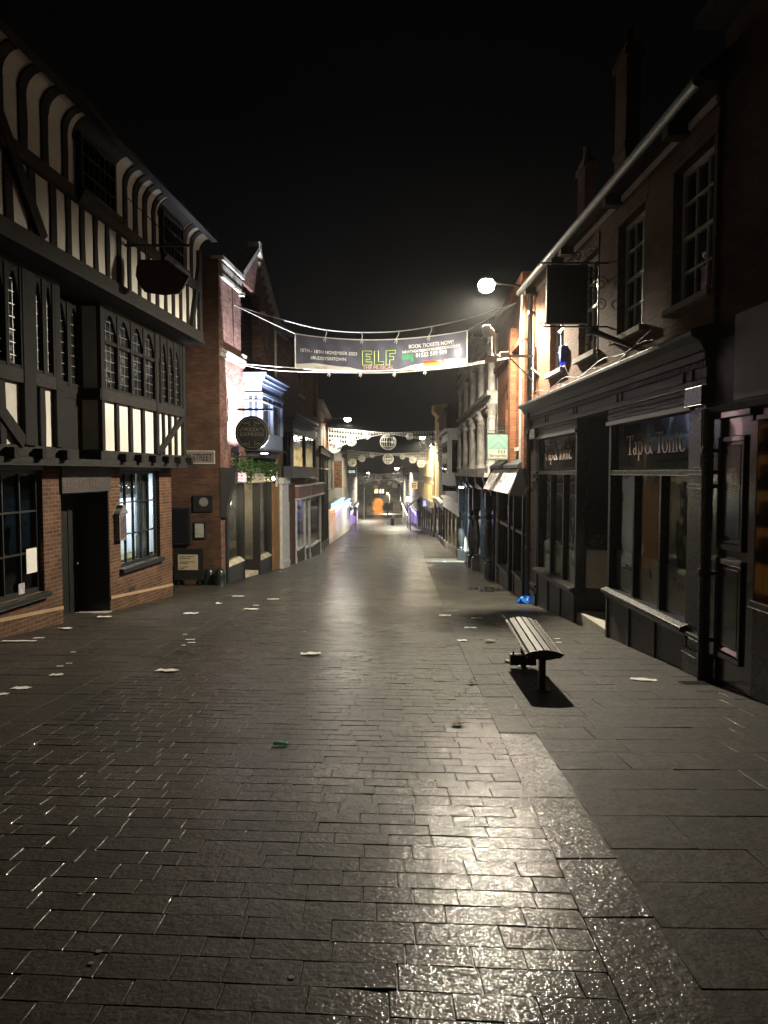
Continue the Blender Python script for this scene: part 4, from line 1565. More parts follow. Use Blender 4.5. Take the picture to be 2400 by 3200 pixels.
STR_O = glow("orange_led_strip", (1.0, .45, .22), 26)
STR_L = glow("lavender_led_strip", (.66, .62, 1.0), 26)
STR_W = glow("white_led_strip", (.9, .88, 1.0), 26)
F5 = [Fac(-4.2, 55.5, -4.28, 63), Fac(-4.28, 63.1, -4.33, 76), Fac(-4.33, 76.1, -4.38, 91)]
terrace("low grey building with an orange-lit shop window and a dark hanging board", "building", F5[0], 2.6, GREYP, CHAR, True, 2, .35, 1.5, 1.0, fascia=GREYP, lit=DISP_O, pil=WHITE, shop_top=-1.15, roof=1.2, fins=9, strip=STR_O)
terrace("grey building over a long lavender-lit shop window", "building", F5[1], 3.6, GREYP, WHITE, True, 4, .5, 1.8, 1.0, fascia=FASC_L, lit=DISP_L, pil=WHITE, shop_top=-1.5, npil=6, riser=.7, roof=1.2, fins=14, strip=STR_L)
terrace("pale building over a white-lit shop window by the small awning", "building", F5[2], 3.2, STONE, WHITE, True, 4, .2, 1.8, 1.0, fascia=FASC_L, lit=DISP_W, pil=WHITE, shop_top=-2.1, npil=6, riser=.8, roof=1.4, fins=14, strip=STR_W)
PURP = glow("violet_shop_light", (.75, .25, 1.0), 3, (.25, .25, 1.0), .5, (1, 1, .3), .35, .65)
PURB = glow("blue_violet_shop_light", (.25, .12, 1.0), 3, (.8, .75, 1.0), .7, (1, 1, .3), .45, .6)
terrace("stone building with a violet-lit shop down the left side of the street", "building", Fac(-4.4, 92, -4.5, 124), 2.6, STONE, CHAR, True, 6, -.8, 2.0, 1.2, lit=PURP, shop_top=-3.6, npil=8, roof=2, fins=12, strip=glow('violet_led_strip', (.75, .25, 1.0), 7))
terrace("dim stone terrace on the left below the tree", "building", Fac(-6.5, 125, -7.5, 175), .6, GSTONE, CHAR, True, 7, -3, 2.0, 1.4, shop_top=-5.4, npil=8, lit=glow("far_window_fill", (1, .85, .6), 1.2), fins=10, strip=glow("far_added_light_strip", (1, .93, .8), 14))  # lit windows; the strip under the fascia is added to brighten the far street
terrace("far grey terrace leading to the gate on the left", "building", Fac(-8.5, 177, -9.5, 262), -2.2, GSTONE, CHAR, False, 10, -6.2, 2.2, 1.6)

# ------------------------------------------------------------------ right side: black shopfront under brick, nearest
def rX(y): return 3.88 - .026 * y
FR = Fac(rX(8.28), 8.28, rX(17.42), 17.42, right=True)
LR = FR.L
U = lambda y: (y - 8.28) * FR.L / (17.42 - 8.28)
B = thing("black_shopfront_building", "two-storey brick building over a long black wooden bar front with large gilt lettering", "building", FR(LR / 2, 0, FR.g(LR / 2)))
zTop, zFr, zArc, zWt, zTr = 3.2, 2.62, 2.42, 2.36, 1.6
zSA, zSB = -.55, -.26
uB0_, uB1_ = U(8.72), U(11.58)
uA0_, uA1_ = U(13.42), U(16.35)
wins = [(U(y), U(y + 1.08), 3.66, 5.34, .26) for y in (8.36, 10.38, 12.42, 14.5)]
m = MB()
m.wall(FR, 0, LR, zTop - .35, 5.86, wins, v=0, back=7)
m.build("wall", BRICKR, B)
for o in wins:
    window(B, FR, o[0], o[1], o[2], o[3], v=-.12, cols=3, rows=4, fm=WHITE, gm=DGLASS, fr=.075, bar=.028, sill=.09, sm=STONE)
m = MB()
for o in wins:
    m.plate(FR, [(o[0] - .08, o[3]), (o[1] + .08, o[3]), (o[1] + .14, o[3] + .24), (o[0] - .14, o[3] + .24)], -.02, .006)
m.build("lintel", BRICKL, B)
m = MB()
for a, b in ((.0, .7), (.95, 3.0), (3.2, 5.5), (5.75, 6.2), (6.45, 8.5), (8.75, LR)):
    m.box(FR, a, b, -.02, .03, 5.66, 5.74)
m.build("eaves_board", WHITE, B)
m = MB()
for u_ in (.82, 3.1, 5.62, 6.32, 8.62):
    m.box(FR, u_ - .09, u_ + .09, 0, .26, 5.62, 5.78)
m.build("gutter_bracket", CHAR, B)
m = MB()
m.tube([FR(-.1, .28, 5.82), FR(LR + .05, .28, 5.78)], .065, 10)
m.build("gutter", GREYP, B, smooth=True)
m = MB()
m.prism(FR, [(.26, 5.86), (.26, 5.93), (-3.4, 9.0), (-7, 5.9), (-7, 5.86)], -.05, LR)
rf = m.build("roof", SLATE, B)
for (y0, y1, x0, z1, zb) in ((13.9, 14.55, 4.45, 9.5, 6.2), (19.3, 20.0, 5.15, 9.7, 6.2)):
    m = MB()
    m.box(idf, x0, x0 + .26, y0, y1, zb, z1)
    m.box(idf, x0 - .05, x0 + .31, y0 - .06, y1 + .06, z1 - .28, z1 - .12)
    m.box(idf, x0 - .03, x0 + .29, y0 - .03, y1 + .03, z1 - 1.9, z1 - 1.8)
    m.lathe((x0 + .13, (y0 + y1) / 2, z1), [(.10, 0), (.08, .3), (.10, .35)], 12)
    m.build("chimney", BRICKD, rf)
# bar front joinery
m = MB()
m.box(FR, 0, LR, -.35, .04, zFr, zTop - .28)
m.box(FR, -.02, LR + .02, -.1, .10, zTop - .34, zTop - .24)
m.prism(FR, [(-.15, zTop - .24), (.12, zTop - .24), (.17, zTop - .14), (.27, zTop - .08), (.27, zTop - .02), (-.15, zTop + .08)], -.06, LR + .06)
m.box(FR, -.02, LR + .02, -.1, .08, zFr - .04, zFr + .04)
for u_ in (.0, .38, .62, 2.75, 2.95, 5.1, 5.3, 7.2, 7.4, LR - .3):
    m.box(FR, u_, u_ + .10, .03, .065, zFr + .05, zTop - .36)
front = m.build("cornice", CHAR, B, bevel=.01)
m = MB()
n = int(LR / .06)
for i in range(n):
    m.box(FR, i * .06, i * .06 + .034, .045, .085, zTop - .41, zTop - .345)
m.build("dentil_course", CHAR, front)
m = MB()
for a, b in ((uB0_ - .05, uB1_ + .05), (uA0_ - .05, uA1_ + .05)):
    m.box(FR, a, b, -.2, .05, zWt, zFr - .045)
    k = int((b - a) / .05)
    for i in range(k):
        for j in range(3):
            x = a + .03 + i * .05 + (j % 2) * .025
            m.box(FR, x, x + .024, .05, .062, zWt + .06 + j * .045, zWt + .085 + j * .045)
    m.box(FR, a - .02, b + .02, -.1, .085, zWt - .03, zWt + .03)
m.build("lattice_band", CHAR, B)
m = MB()
for x in (uB0_ - .42, uA1_ + .02):
    wd = .36 if x < 1 else .44
    m.box(FR, x, x + wd, -.35, .05, -2.2, zFr - .04)
    m.box(FR, x - .04, x + wd + .04, -.1, .13, zFr - .26, zFr - .045)
    m.box(FR, x - .02, x + wd + .02, -.1, .09, 1.42, 1.47)
    m.box(FR, x - .02, x + wd + .02, -.1, .09, 1.58, 1.63)
    zg_ = FR.g(x)
    m.box(FR, x - .03, x + wd + .03, -.1, .10, zg_ + .42, zg_ + .47)
    m.box(FR, x - .03, x + wd + .03, -.1, .10, zg_ + .22, zg_ + .28)
    m.box(FR, x - .04, x + wd + .04, -.1, .09, zg_ - .4, zg_ + .22)
    m.box(FR, x + .09, x + wd - .09, .05, .062, 1.66, zFr - .3)
m.build("pilaster", BLACK, B, bevel=.008)
for (a, b, zs) in ((uB0_, uB1_, zSB), (uA0_, uA1_, zSA)):
    m = MB()
    m.box(FR, a - .04, b + .02, -.3, .03, -2.4, zs - .1)
    for i in range(4):
        x = a + (b - a) * i / 3.0
        m.box(FR, x - .035, x + .035, .03, .055, -2.4, zs - .1)
    m.build("stall_riser", CHAR, B, bevel=.004)
    m = MB()
    m.prism(FR, [(-.2, zs - .1), (.07, zs - .1), (.09, zs - .04), (.14, zs - .02), (.14, zs + .02), (.05, zs + .05), (-.2, zs + .06)], a - .06, b + .05)
    m.build("shop_sill", BLACK, B, bevel=.006)
    m = MB()
    for i in range(4):
        x = a + (b - a) * i / 3.0
        m.box(FR, x - .035, x + .035, -.12, .0, zs + .05, zTr)
    for x in (a, b):
        m.box(FR, x - .05, x + .05, -.14, .035, zs + .05, zWt)
    m.box(FR, a, b, -.12, .03, zTr - .035, zTr + .035)
    w_ = m.build("window", BLACK, B, bevel=.006)
    m = MB()
    m.box(FR, a, b, -.07, -.06, zs + .05, zTr)
    m.build("pane", GLASS, w_)
    m = MB()
    m.box(FR, a + .04, b - .04, -.06, -.03, zTr + .03, zWt - .02)
    m.build("name_panel", dark_glass("black_sign_glass", (.008, .007, .008), .05, .008), w_)
    m = MB()
    zf = zs + .66
    for i in range(3):
        x0, x1 = a + (b - a) * i / 3 + .04, a + (b - a) * (i + 1) / 3 - .04
        m.box(FR, x0, x1, -.088, -.082, zs + .06, zf)
    m.build("frosted_film", paint("frosted_film_grey", (.5, .47, .42), .7, .12, 1.2, 0), w_)
    m = MB()
    for i, s_ in ((2, "Cocktails"), (1, "&"), (0, "Tapas")):
        xm = a + (b - a) * (i + .5) / 3
        text(m, s_, .17, FR(xm, -.080, zf - .26), (-FR.ux, -FR.uy, 0))
    m.build("film_lettering", paint("grey_film_letter", (.07, .065, .06), .7), w_)
    room(B, FR, a + .05, b - .05, zs + .0, zTr + .05, 1.8, DIMIN, v0=-.16)
# painted serif letters, drawn stroke by stroke
def serif_word(mb, put):
    def rect(x0, y0, x1, y1): put([(x0, y0), (x1, y0), (x1, y1), (x0, y1)])
    def ring(cx, cy, rx, ry, th, tv, a0=0, a1=360, k=22):
        for i in range(k):
            A, B_ = R(a0 + (a1 - a0) * i / k), R(a0 + (a1 - a0) * (i + 1) / k)
            o = lambda t: (cx + rx * math.cos(t), cy + ry * math.sin(t))
            n_ = lambda t: (cx + (rx - th) * math.cos(t), cy + (ry - tv) * math.sin(t))
            put([o(A), o(B_), n_(B_), n_(A)])
    def T_(x):
        rect(x + .20, 0, x + .30, .70); rect(x, .655, x + .5, .70); rect(x, .54, x + .025, .655); rect(x + .475, .54, x + .5, .655); rect(x + .12, 0, x + .38, .025)
    x = 0
    T_(x)
    x = .50                                             # a
    ring(x + .13, .12, .13, .13, .075, .03); rect(x + .21, .02, x + .28, .34); ring(x + .14, .33, .14, .12, .06, .035, 0, 160); rect(x + .26, 0, x + .33, .03)
    x = .88                                             # p
    rect(x + .04, -.22, x + .11, .44); rect(x - .02, -.22, x + .18, -.198); rect(x - .02, .42, x + .06, .445); ring(x + .20, .22, .165, .235, .075, .03)
    x = 1.42                                            # &
    ring(x + .22, .55, .12, .15, .05, .03); ring(x + .20, .18, .20, .19, .08, .03)
    put([(x + .12, .46), (x + .21, .47), (x + .56, 0), (x + .44, 0)]); put([(x + .36, .12), (x + .39, .10), (x + .50, .38), (x + .46, .38)]); rect(x + .40, .37, x + .58, .40)
    x = 2.16
    T_(x)
    x = 2.60                                            # o
    ring(x + .19, .22, .19, .235, .085, .028)
    x = 3.02                                            # n
    rect(x + .04, 0, x + .11, .44); rect(x - .02, 0, x + .17, .022); rect(x - .02, .42, x + .06, .445); ring(x + .20, .30, .145, .15, .075, .03, 0, 165); rect(x + .27, 0, x + .345, .31); rect(x + .22, 0, x + .40, .022)
    x = 3.45                                            # i
    rect(x + .04, 0, x + .11, .44); rect(x - .02, 0, x + .17, .022); rect(x - .02, .42, x + .06, .445); ring(x + .075, .60, .055, .06, .054, .059)
    x = 3.66                                            # c
    ring(x + .19, .22, .18, .235, .085, .028, 55, 320); ring(x + .28, .36, .05, .05, .049, .049)
LETT = paint("worn_pink_gilt_letter", (.5, .38, .34), .5, .3, 12, .1)
for (y0, y1) in ((11.0, 8.98), (15.98, 13.92)):
    m = MB()
    k = abs(U(y0) - U(y1)) / 4.05
    kz = .40
    def put(poly, m=m, k=k, y0=y0):
        m.plate(FR, [(U(y0) - x * k, 1.86 + y * kz) for x, y in poly], -.03, -.024)
    serif_word(m, put)
    m.build("lettering", LETT, B)
# recessed entrance between the two windows
ue0, ue1 = uB1_ + .06, uA0_ - .06
ze = FR.g(U(12.5)) + .16
m = MB()
m.box(FR, ue0 + .2, ue1 - .2, -1.15, -1.10, -2, zFr)
m.build("door", BLACKM, B)
m = MB()
m.add([FR(ue0, -.15, -2), FR(ue0 + .35, -1.1, -2), FR(ue0 + .35, -1.1, zSB), FR(ue0, -.15, zSB)], [(0, 1, 2, 3)])
m.add([FR(ue1, -.15, -2), FR(ue1 - .35, -1.1, -2), FR(ue1 - .35, -1.1, zSA), FR(ue1, -.15, zSA)], [(0, 1, 2, 3)])
m.build("entrance_riser", BLACKM, B)
m = MB()
m.add([FR(ue0, -.15, zSB), FR(ue0 + .35, -1.1, zSB), FR(ue0 + .35, -1.1, zFr), FR(ue0, -.15, zFr)], [(0, 1, 2, 3)])
m.add([FR(ue1, -.15, zSA), FR(ue1 - .35, -1.1, zSA), FR(ue1 - .35, -1.1, zFr), FR(ue1, -.15, zFr)], [(0, 1, 2, 3)])
m.build("entrance_glazing", DGLASS, B)
m = MB()
m.add([FR(ue0 + .02, -.15, zSB + .05), FR(ue0 + .34, -1.08, zSB + .05), FR(ue0 + .34, -1.08, zSB + .6), FR(ue0 + .02, -.15, zSB + .6)], [(0, 1, 2, 3)])
m.add([FR(ue1 - .02, -.15, zSA + .05), FR(ue1 - .36, -1.08, zSA + .05), FR(ue1 - .36, -1.08, zSA + .75), FR(ue1 - .02, -.15, zSA + .75)], [(0, 1, 2, 3)])
m.build("frosted_film", MATS["frosted_film_grey"], B)
m = MB()
m.box(FR, ue0 - .02, ue1 + .02, -1.1, .0, -2.2, ze)
m.build("doorstep", STONE, B, bevel=.015)
m = MB()
m.box(FR, ue0 - .1, ue1 + .1, -1.2, -.05, zFr - .05, zFr)
m.build("soffit", BLACKM, B)
# panels and things dimly seen inside
m = MB()
for u_, z_, wd in ((uB0_ + 1.05, 1.5, .5), (uB0_ + 2.2, 1.2, .22), (uA0_ + .5, 1.3, .3)):
    m.box(FR, u_, u_ + wd, -.9, -.8, -.5, z_)
m.build("interior_panel", paint("brown_panel", (.34, .27, .19), .7, .2, 2, 0), B)
# rain pipes
def pipe(px, z0, z1, v, r, mat, lab):
    u_ = FR.u(px, v)
    base_ = FR(u_, v, max(z0, FR.g(u_)))
    T = thing("downpipe", lab, "downpipe", base_)
    m = MB()
    m.tube([FR(u_, v, z1), FR(u_, v, base_.z)], r, 10)
    m.build("pipe", mat, T, smooth=True)
    z = z1 - .5
    m = MB()
    while z > base_.z + .3:
        m.tube([FR(u_, v, z), FR(u_, v, z + .08)], r * 1.28, 10)
        m.box(FR, u_ - .08, u_ + .08, -.1, v, z + .02, z + .06)
        z -= 1.35
    m.build("collar", mat, T)
    return T
pipe(2207, -1, 2.3, .10, .05, BLACK, "black rain pipe between the bar front and the panelled door")
pipe(1652, -2, 5.7, .10, .055, BLACKM, "black rain pipe at the far end of the bar front")
m = MB()
for k in range(2):
    pts = []
    for i in range(24):
        u_ = 1.6 + (LR - 1.8) * i / 23
        pts.append(FR(u_, .05 + .03 * k, zTop + .10 + .05 * k + .06 * math.sin(i * .9 + k * 2) + (.3 * max(0, .3 - i / 23) if k else .25 * max(0, .25 - i / 23))))
    m.tube(pts, .007, 5)
one(m, "cable", GREYP, FR(4, 0, zTop + .1), "pale cables looping along the top of the bar front cornice", "cable", smooth=True)

# alarm box
u_, z_ = FR.px(1766, 1108, 0)
T = thing("alarm_box", "bright blue alarm box on the brick wall between the sash windows", "alarm", FR(u_, 0, z_))
m = MB()
m.plate(FR, [(u_ - .13, z_ + .16), (u_ + .13, z_ + .16), (u_ + .12, z_ - .02), (u_ + .07, z_ - .16), (u_ - .07, z_ - .16), (u_ - .12, z_ - .02)], .003, .1)
bx = m.build("case", paint("blue_plastic", (.02, .04, .65), .35, .1, 9, 0), T, bevel=.02)
m = MB()
m.plate(FR, [(u_ - .10, z_ + .12), (u_ + .05, z_ + .12), (u_ + .04, z_ - .05), (u_ - .05, z_ - .12), (u_ - .10, z_ - .02)], .1, .108)
m.build("label", paint("pale_blue_label", (.35, .55, .85), .4, .2, 25, 0), T)
m = MB()
m.lathe(FR(u_, .06, z_ - .19), [(.01, -.02), (.04, -.01), (.045, .03)], 12)
m.build("strobe", glow("blue_strobe", (.03, .05, 1.0), 1.2), T)

# square hanging sign
Yq = 11.9
wx = rX(Yq) - .0
T = thing("square_sign", "blank black square board hanging from a scrolled iron bracket over the bar", "hanging sign", (wx, Yq, 4.2))
a_, b_ = at(1713, 834, Yq), at(1828, 1008, Yq)
m = MB(); m.box(idf, a_.x, b_.x, Yq - .03, Yq + .03, b_.z, a_.z); m.build("board", BLACKM, T, bevel=.006)
m = MB()
for q in ((a_.x - .025, a_.x, b_.z - .02, a_.z + .02), (b_.x, b_.x + .025, b_.z - .02, a_.z + .02), (a_.x, b_.x, a_.z, a_.z + .025), (a_.x, b_.x, b_.z - .025, b_.z)):
    m.box(idf, q[0], q[1], Yq - .04, Yq + .04, q[2], q[3])
m.build("frame", CHAR, T)
m = MB()
zt_, zb_ = at(1770, 822, Yq).z, at(1770, 1021, Yq).z
m.tube([(a_.x - .12, Yq, zt_), (wx + .14, Yq, zt_)], .014, 6)
m.tube([(a_.x - .05, Yq, zb_), (wx + .14, Yq, zb_)], .014, 6)
m.tube([(wx - .15, Yq, zt_ + .5), (wx - .15, Yq, zb_ - .5)], .014, 6)
for x in (a_.x + .12, b_.x - .12):
    m.tube([(x, Yq, zt_ - .05), (x, Yq, zt_ + .12)], .008, 5)
def scroll(cx, cz, r0, turns, sx=1, n=30, ph=0):
    return [(cx + sx * r0 * (1 - .75 * i / n) * math.cos(ph + turns * 2 * math.pi * i / n), Yq, cz + r0 * (1 - .75 * i / n) * math.sin(ph + turns * 2 * math.pi * i / n)) for i in range(n + 1)]
for cx, cz, r0, tu, sx in ((wx - .33, zb_ - .17, .17, 1.6, 1), (wx - .28, zt_ + .15, .13, 1.5, 1), (wx - .30, zt_ - .18, .12, 1.5, -1), (wx - .30, (zt_ + zb_) / 2, .14, 1.6, 1), (a_.x - .07, zb_ + .03, .05, 1.2, -1), (wx - .12, zt_ - .32, .12, 1.5, 1), (wx - .12, zb_ + .35, .11, 1.5, -1), (wx - .5, zt_ + .1, .08, 1.3, -1)):
    m.tube(scroll(cx, cz, r0, tu, sx), .008, 5)
m.build("bracket", IRON, T)
T = thing("sign_spotlight", "long black spotlight arm under the square hanging sign", "spotlight", FR(U(10.9), 0, 3.55))
m = MB()
pa_, pb_ = at(1855, 1036, 11.4), FR(U(10.75), .01, 3.42)
m.tube([pa_, pb_], [.05, .03], 8)
m.lathe(pa_, [(.01, -.06), (.065, -.03), (.065, .05), (.02, .08)], 10)
m.build("lamp_body", IRON, T)

# near right: black panelled front with an orange-lit window
FN = Fac(rX(3.6), 3.6, rX(8.26), 8.26, right=True)
LN = FN.L
V = lambda y: (y - 3.6) * FN.L / (8.26 - 3.6)
B = thing("panelled_shop_building", "dark shop building with a tall black panelled doorcase and an orange-lit window", "building", FN(LN / 2, 0, FN.g(LN / 2)))
m = MB()
m.wall(FN, 0, LN, 2.2, 6.4, [(V(5.6), V(6.7), 3.9, 5.5, .2)], v=-.05, back=7)
m.build("wall", BRICKD, B)
window(B, FN, V(5.6), V(6.7), 3.9, 5.5, v=-.2, cols=3, rows=4, fm=BLACKM)
m = MB()
pa_, pb_ = V(7.40), V(8.10)
zg_ = FN.g(pb_) - .3
m.box(FN, pa_, LN, -.3, .0, zg_, 2.25)
m.box(FN, 0, pa_ - .02, -.3, -.02, 2.12, 2.25)
m.box(FN, V(7.26), pa_, -.3, .02, -1, 2.12)
m.box(FN, pb_ + .02, LN + .02, -.3, -.05, zg_, 2.7)
def raised(u0, u1, z0, z1):
    m.box(FN, u0, u1, .0, .035, z0, z0 + .06); m.box(FN, u0, u1, .0, .035, z1 - .06, z1)
    m.box(FN, u0, u0 + .05, .0, .035, z0 + .06, z1 - .06); m.box(FN, u1 - .05, u1, .0, .035, z0 + .06, z1 - .06)
    m.prism(FN, [(.0, z0 + .06), (.028, z0 + .075), (.0, z0 + .13)], u0 + .05, u1 - .05)
    m.box(FN, u0 + .10, u1 - .10, 0, .014, z0 + .14, z1 - .10)
raised(pa_ + .09, pb_ - .06, FN.z(2300, 1722), FN.z(2300, 1362))
raised(pa_ + .09, pb_ - .06, FN.z(2300, 2075), FN.z(2300, 1752))
m.box(FN, pa_ - .04, pb_ + .06, -.05, .05, 2.18, 2.25)
m.build("panelled_doorcase", DOORBLK, B, bevel=.008)
m = MB()
m.box(FN, 0, V(7.26), -.3, .02, -1.2, .27)
m.build("stall_riser", BLACK, B)
m = MB()
m.box(FN, 0, V(7.26), -.2, .07, .27, .34)
m.build("shop_sill", BLACK, B, bevel=.01)
m = MB(); m.box(FN, 0, V(7.26), -.08, -.07, .34, 2.12); m.build("shop_window", GLASS, B)
m = MB()
m.box(FN, 0, V(7.7), -.75, -.7, .2, 2.15); m.box(FN, V(7.7), V(7.75), -.75, -.12, .2, 2.15)
m.build("display_back", glow("orange_lit_back", (1.0, .42, .10), .9, (.8, .28, .05), 2), B)
m = MB()
for z_ in (.6, 1.0, 1.4, 1.8):
    m.box(FN, 0, V(7.6), -.68, -.45, z_, z_ + .03)
    for k in range(14):
        x = V(7.5) - k * .22
        m.box(FN, x, x + .12, -.6, -.48, z_ + .03, z_ + .03 + .1 + .08 * ((k * 7) % 3))
m.build("display_shelf", DARKIN, B)
m = MB()
m.box(FN, 0, LN - .03, -.3, -.01, 2.25, 3.05)
m.prism(FN, [(-.1, 2.25), (.09, 2.25), (.12, 2.31), (-.1, 2.33)], 0, LN - .08)
m.build("fascia", paint("blue_grey_fascia", (.05, .052, .068), .5, .25, 2, .2), B)
m = MB()
m.box(FN, 0, V(7.76), -.01, .02, 2.36, 3.24)
m.build("sign_board", paint("blank_pale_board", (.22, .19, .17), .45, .08, 1, .1), B)
m = MB(); m.prism(FN, [(.3, 6.4), (.3, 6.5), (-3.5, 9.5), (-7, 6.4)], 0, LN); m.build("roof", SLATE, B)

# the big lamp on the right-hand eaves
street_lamp("bright warm street lamp on an arm off the end of the right-hand brick eaves", at(1520, 893, 17.3), FR(LR - .1, 0, 5.85), 5400, (1.0, .89, .69), LAMPG, r=.2, blend=.42, tilt=(R(6), R(9)), globe=True)

# ------------------------------------------------------------------ right side, going down the hill
F1 = Fac(3.43, 17.45, 3.62, 23.6, right=True)
B = thing("brick_charity_shop_building", "orange brick building with arched windows over a shop with a slanted lit fascia", "building", F1(F1.L / 2, 0, F1.g(3)))
aw = [(F1.u(1639), F1.u(1617), 2.25, 4.05, .25), (F1.u(1597), F1.u(1578), 2.2, 3.95, .25)]
zst = F1.z(1600, 1530)
m = MB()
m.wall(F1, 0, F1.L, -2.8, 6.3, aw + [(.25, F1.L - .1, -2.8, zst, .3)], back=7)
m.box(F1, F1.u(1611), F1.u(1604), 0, .16, 1.7, 5.4)
m.box(F1, .05, .5, 0, .12, 1.7, 5.6)
for o in aw:
    m.spandrel(F1, o[0], o[1], o[3] - .5, o[3] + .02, -.24, -.005, 12, .45, pointed=False)
m.build("wall", BRICKR, B)
for o in aw:
    window(B, F1, o[0], o[1], o[2], o[3], v=-.16, cols=2, rows=2, fm=BLACKM, sill=.08)
m = MB()
m.box(F1, 0, F1.L, 0, .14, 4.75, 4.9); m.box(F1, 0, F1.L, 0, .2, 6.1, 6.3)
m.build("cornice", BRICKR, B)
zf1 = F1.z(1600, 1470)
m = MB(); m.prism(F1, [(-.1, zf1 + .06), (.24, zf1 + .06), (.24, zf1 + .14), (-.1, zf1 + .36)], .25, F1.L); m.build("canopy_roof", SLATE, B)
m = MB(); m.prism(F1, [(.40, zst - .04), (.10, zf1 + .03), (.16, zf1 + .03), (.46, zst - .04)], .3, F1.L - .15)
m.build("fascia", paint("printed_pale_fascia", (.62, .56, .54), .45, .35, 1.6, 0, stretch=(1, 1.6, .5)), B)
m = MB()
rl = random.Random(9)
fp_ = lambda u_, t_: F1(u_, .465 - .30 * t_, zst - .035 + (zf1 + .07 - zst) * t_)
# printed pictures and words on the slanted board, too small to read
for (u0, u1, t0, t1) in ((1.2, 1.25, .1, .95), (2.0, 2.7, .35, .7), (2.9, 3.1, .25, .8), (3.4, 3.7, .4, .7), (4.3, 4.5, .2, .7), (5.0, 5.3, .3, .6)):
    q = []
    for k in range(12):
        x = rl.uniform(u0, u1); tt = rl.uniform(t0, t1); s_ = rl.uniform(.02, .07)
        m.add([fp_(x, tt) + Vector((-.008, 0, .003)), fp_(x + s_, tt) + Vector((-.008, 0, .003)), fp_(x + s_, min(1, tt + .12)) + Vector((-.008, 0, .003)), fp_(x, min(1, tt + .12)) + Vector((-.008, 0, .003))], [(0, 1, 2, 3)])
m.build("print", paint("dark_print", (.06, .04, .05), .5), B)
m = MB(); m.prism(F1, [(-.1, zf1 + .06), (.20, zf1 + .06), (.44, zst - .1), (-.1, zst - .1)], .2, .3); m.prism(F1, [(-.1, zf1 + .06), (.20, zf1 + .06), (.44, zst - .1), (-.1, zst - .1)], F1.L - .15, F1.L - .05)
m.build("console", BLACKM, B)
m = MB(); g = MB(); q = MB()
for p0, p1 in ((1641, 1612), (1597, 1563)):
    a, b = F1.u(p0), F1.u(p1)
    zz = F1.g((a + b) / 2) + .5
    m.box(F1, a, b, -.28, .03, -2.8, zz); q.box(F1, a - .03, b + .03, -.28, .09, zz, zz + .06)
    g.box(F1, a, b, -.10, -.09, zz + .06, zst)
m.build("stall_riser", CHAR, B); q.build("shop_sill", GREYP, B); g.build("shop_window", GLASS, B)
m = MB()
for px in (1641, 1612, 1597, 1563, 1548):
    x = F1.u(px); m.box(F1, x - .07, x + .07, -.25, .06, -2.8, zst)
m.box(F1, .2, F1.L - .1, -.2, .02, .05, .12)
m.build("shopfront_post", BLACKM, B, bevel=.008)
m = MB(); m.box(F1, F1.u(1612), F1.u(1597), -1.3, -1.2, -2.8, zst); m.build("door", BLACKM, B)
room(B, F1, F1.u(1641), F1.u(1612), -2.4, zst, 1.6, DIMIN, -.14)
room(B, F1, F1.u(1597), F1.u(1550), -2.6, zst, 1.6, DIMIN, -.14)
m = MB(); m.tube([F1(.62, .1, 5.9), F1(.62, .1, 1.9)], .05); m.build("downpipe", STEEL, B)
# green hanging shop sign
Yg = 20.2
a_, b_ = at(1523, 1356, Yg), at(1589, 1436, Yg)
T = thing("hanging_shop_sign", "pale green hanging sign with chevrons and three running figures over a cream name strip", "hanging sign", (3.52, Yg, a_.z))
m = MB(); m.box(idf, a_.x, b_.x, Yg - .03, Yg + .03, b_.z, a_.z); m.build("board", paint("pale_green_board", (.11, .19, .155), .5, .1, 3, 0), T)
m = MB()
W_, H_ = b_.x - a_.x, a_.z - b_.z
for q in ((a_.x - .02, a_.x, b_.z, a_.z), (b_.x, b_.x + .02, b_.z, a_.z), (a_.x - .02, b_.x + .02, a_.z, a_.z + .02), (a_.x - .02, b_.x + .02, b_.z - .02, b_.z)):
    m.box(idf, q[0], q[1], Yg - .045, Yg + .045, q[2], q[3])
m.build("frame", BLACKM, T)
fq = lambda u_, v_, z_: Vector((u_, Yg - .03 + v_, z_))
cx = (a_.x + b_.x) / 2
m = MB()
for dz in (.02, .22, .40):
    zt_ = a_.z - dz
    m.plank(fq, (cx, zt_), (cx - W_ / 2 + .01 + dz * .3, zt_ - (W_ / 2 - dz * .3) * .9), .012, -.004, 0)
    m.plank(fq, (cx, zt_), (cx + W_ / 2 - .01 - dz * .3, zt_ - (W_ / 2 - dz * .3) * .9), .012, -.004, 0)
m.build("chevrons", paint("dark_green_line", (.06, .11, .09), .5), T)
m = MB(); m.box(fq, a_.x + .04, b_.x - .04, -.008, -.001, b_.z + .03, b_.z + .27); m.build("name_strip", paint("cream_strip", (.28, .26, .21), .5, .05), T)
m = MB()
text(m, "Barnardos", .12, (cx, Yg - .041, b_.z + .07), (1, 0, 0), width=W_ * .78)
for k in range(3):
    x, z_ = cx + .02 + k * .075, b_.z + .20
    m.lathe((x, Yg - .041, z_ + .045), [(.002, -.012), (.011, 0), (.002, .012)], 8)
    for p, q in (((0, .035), (0, 0)), ((0, 0), (-.025, -.03)), ((0, 0), (.02, -.03)), ((0, .025), (-.028, .04)), ((0, .025), (.028, .038))):
        m.tube([(x + p[0], Yg - .041, z_ + p[1]), (x + q[0], Yg - .041, z_ + q[1])], .006, 5)
m.build("lettering", BLACKM, T)
m = MB()
zb = at(1555, 1346, Yg).z
m.tube([(a_.x + .05, Yg, zb), (3.6, Yg, zb)], .012, 6)
m.tube([(3.5, Yg, zb - .3), (3.5, Yg, zb + .3)], .012, 6)
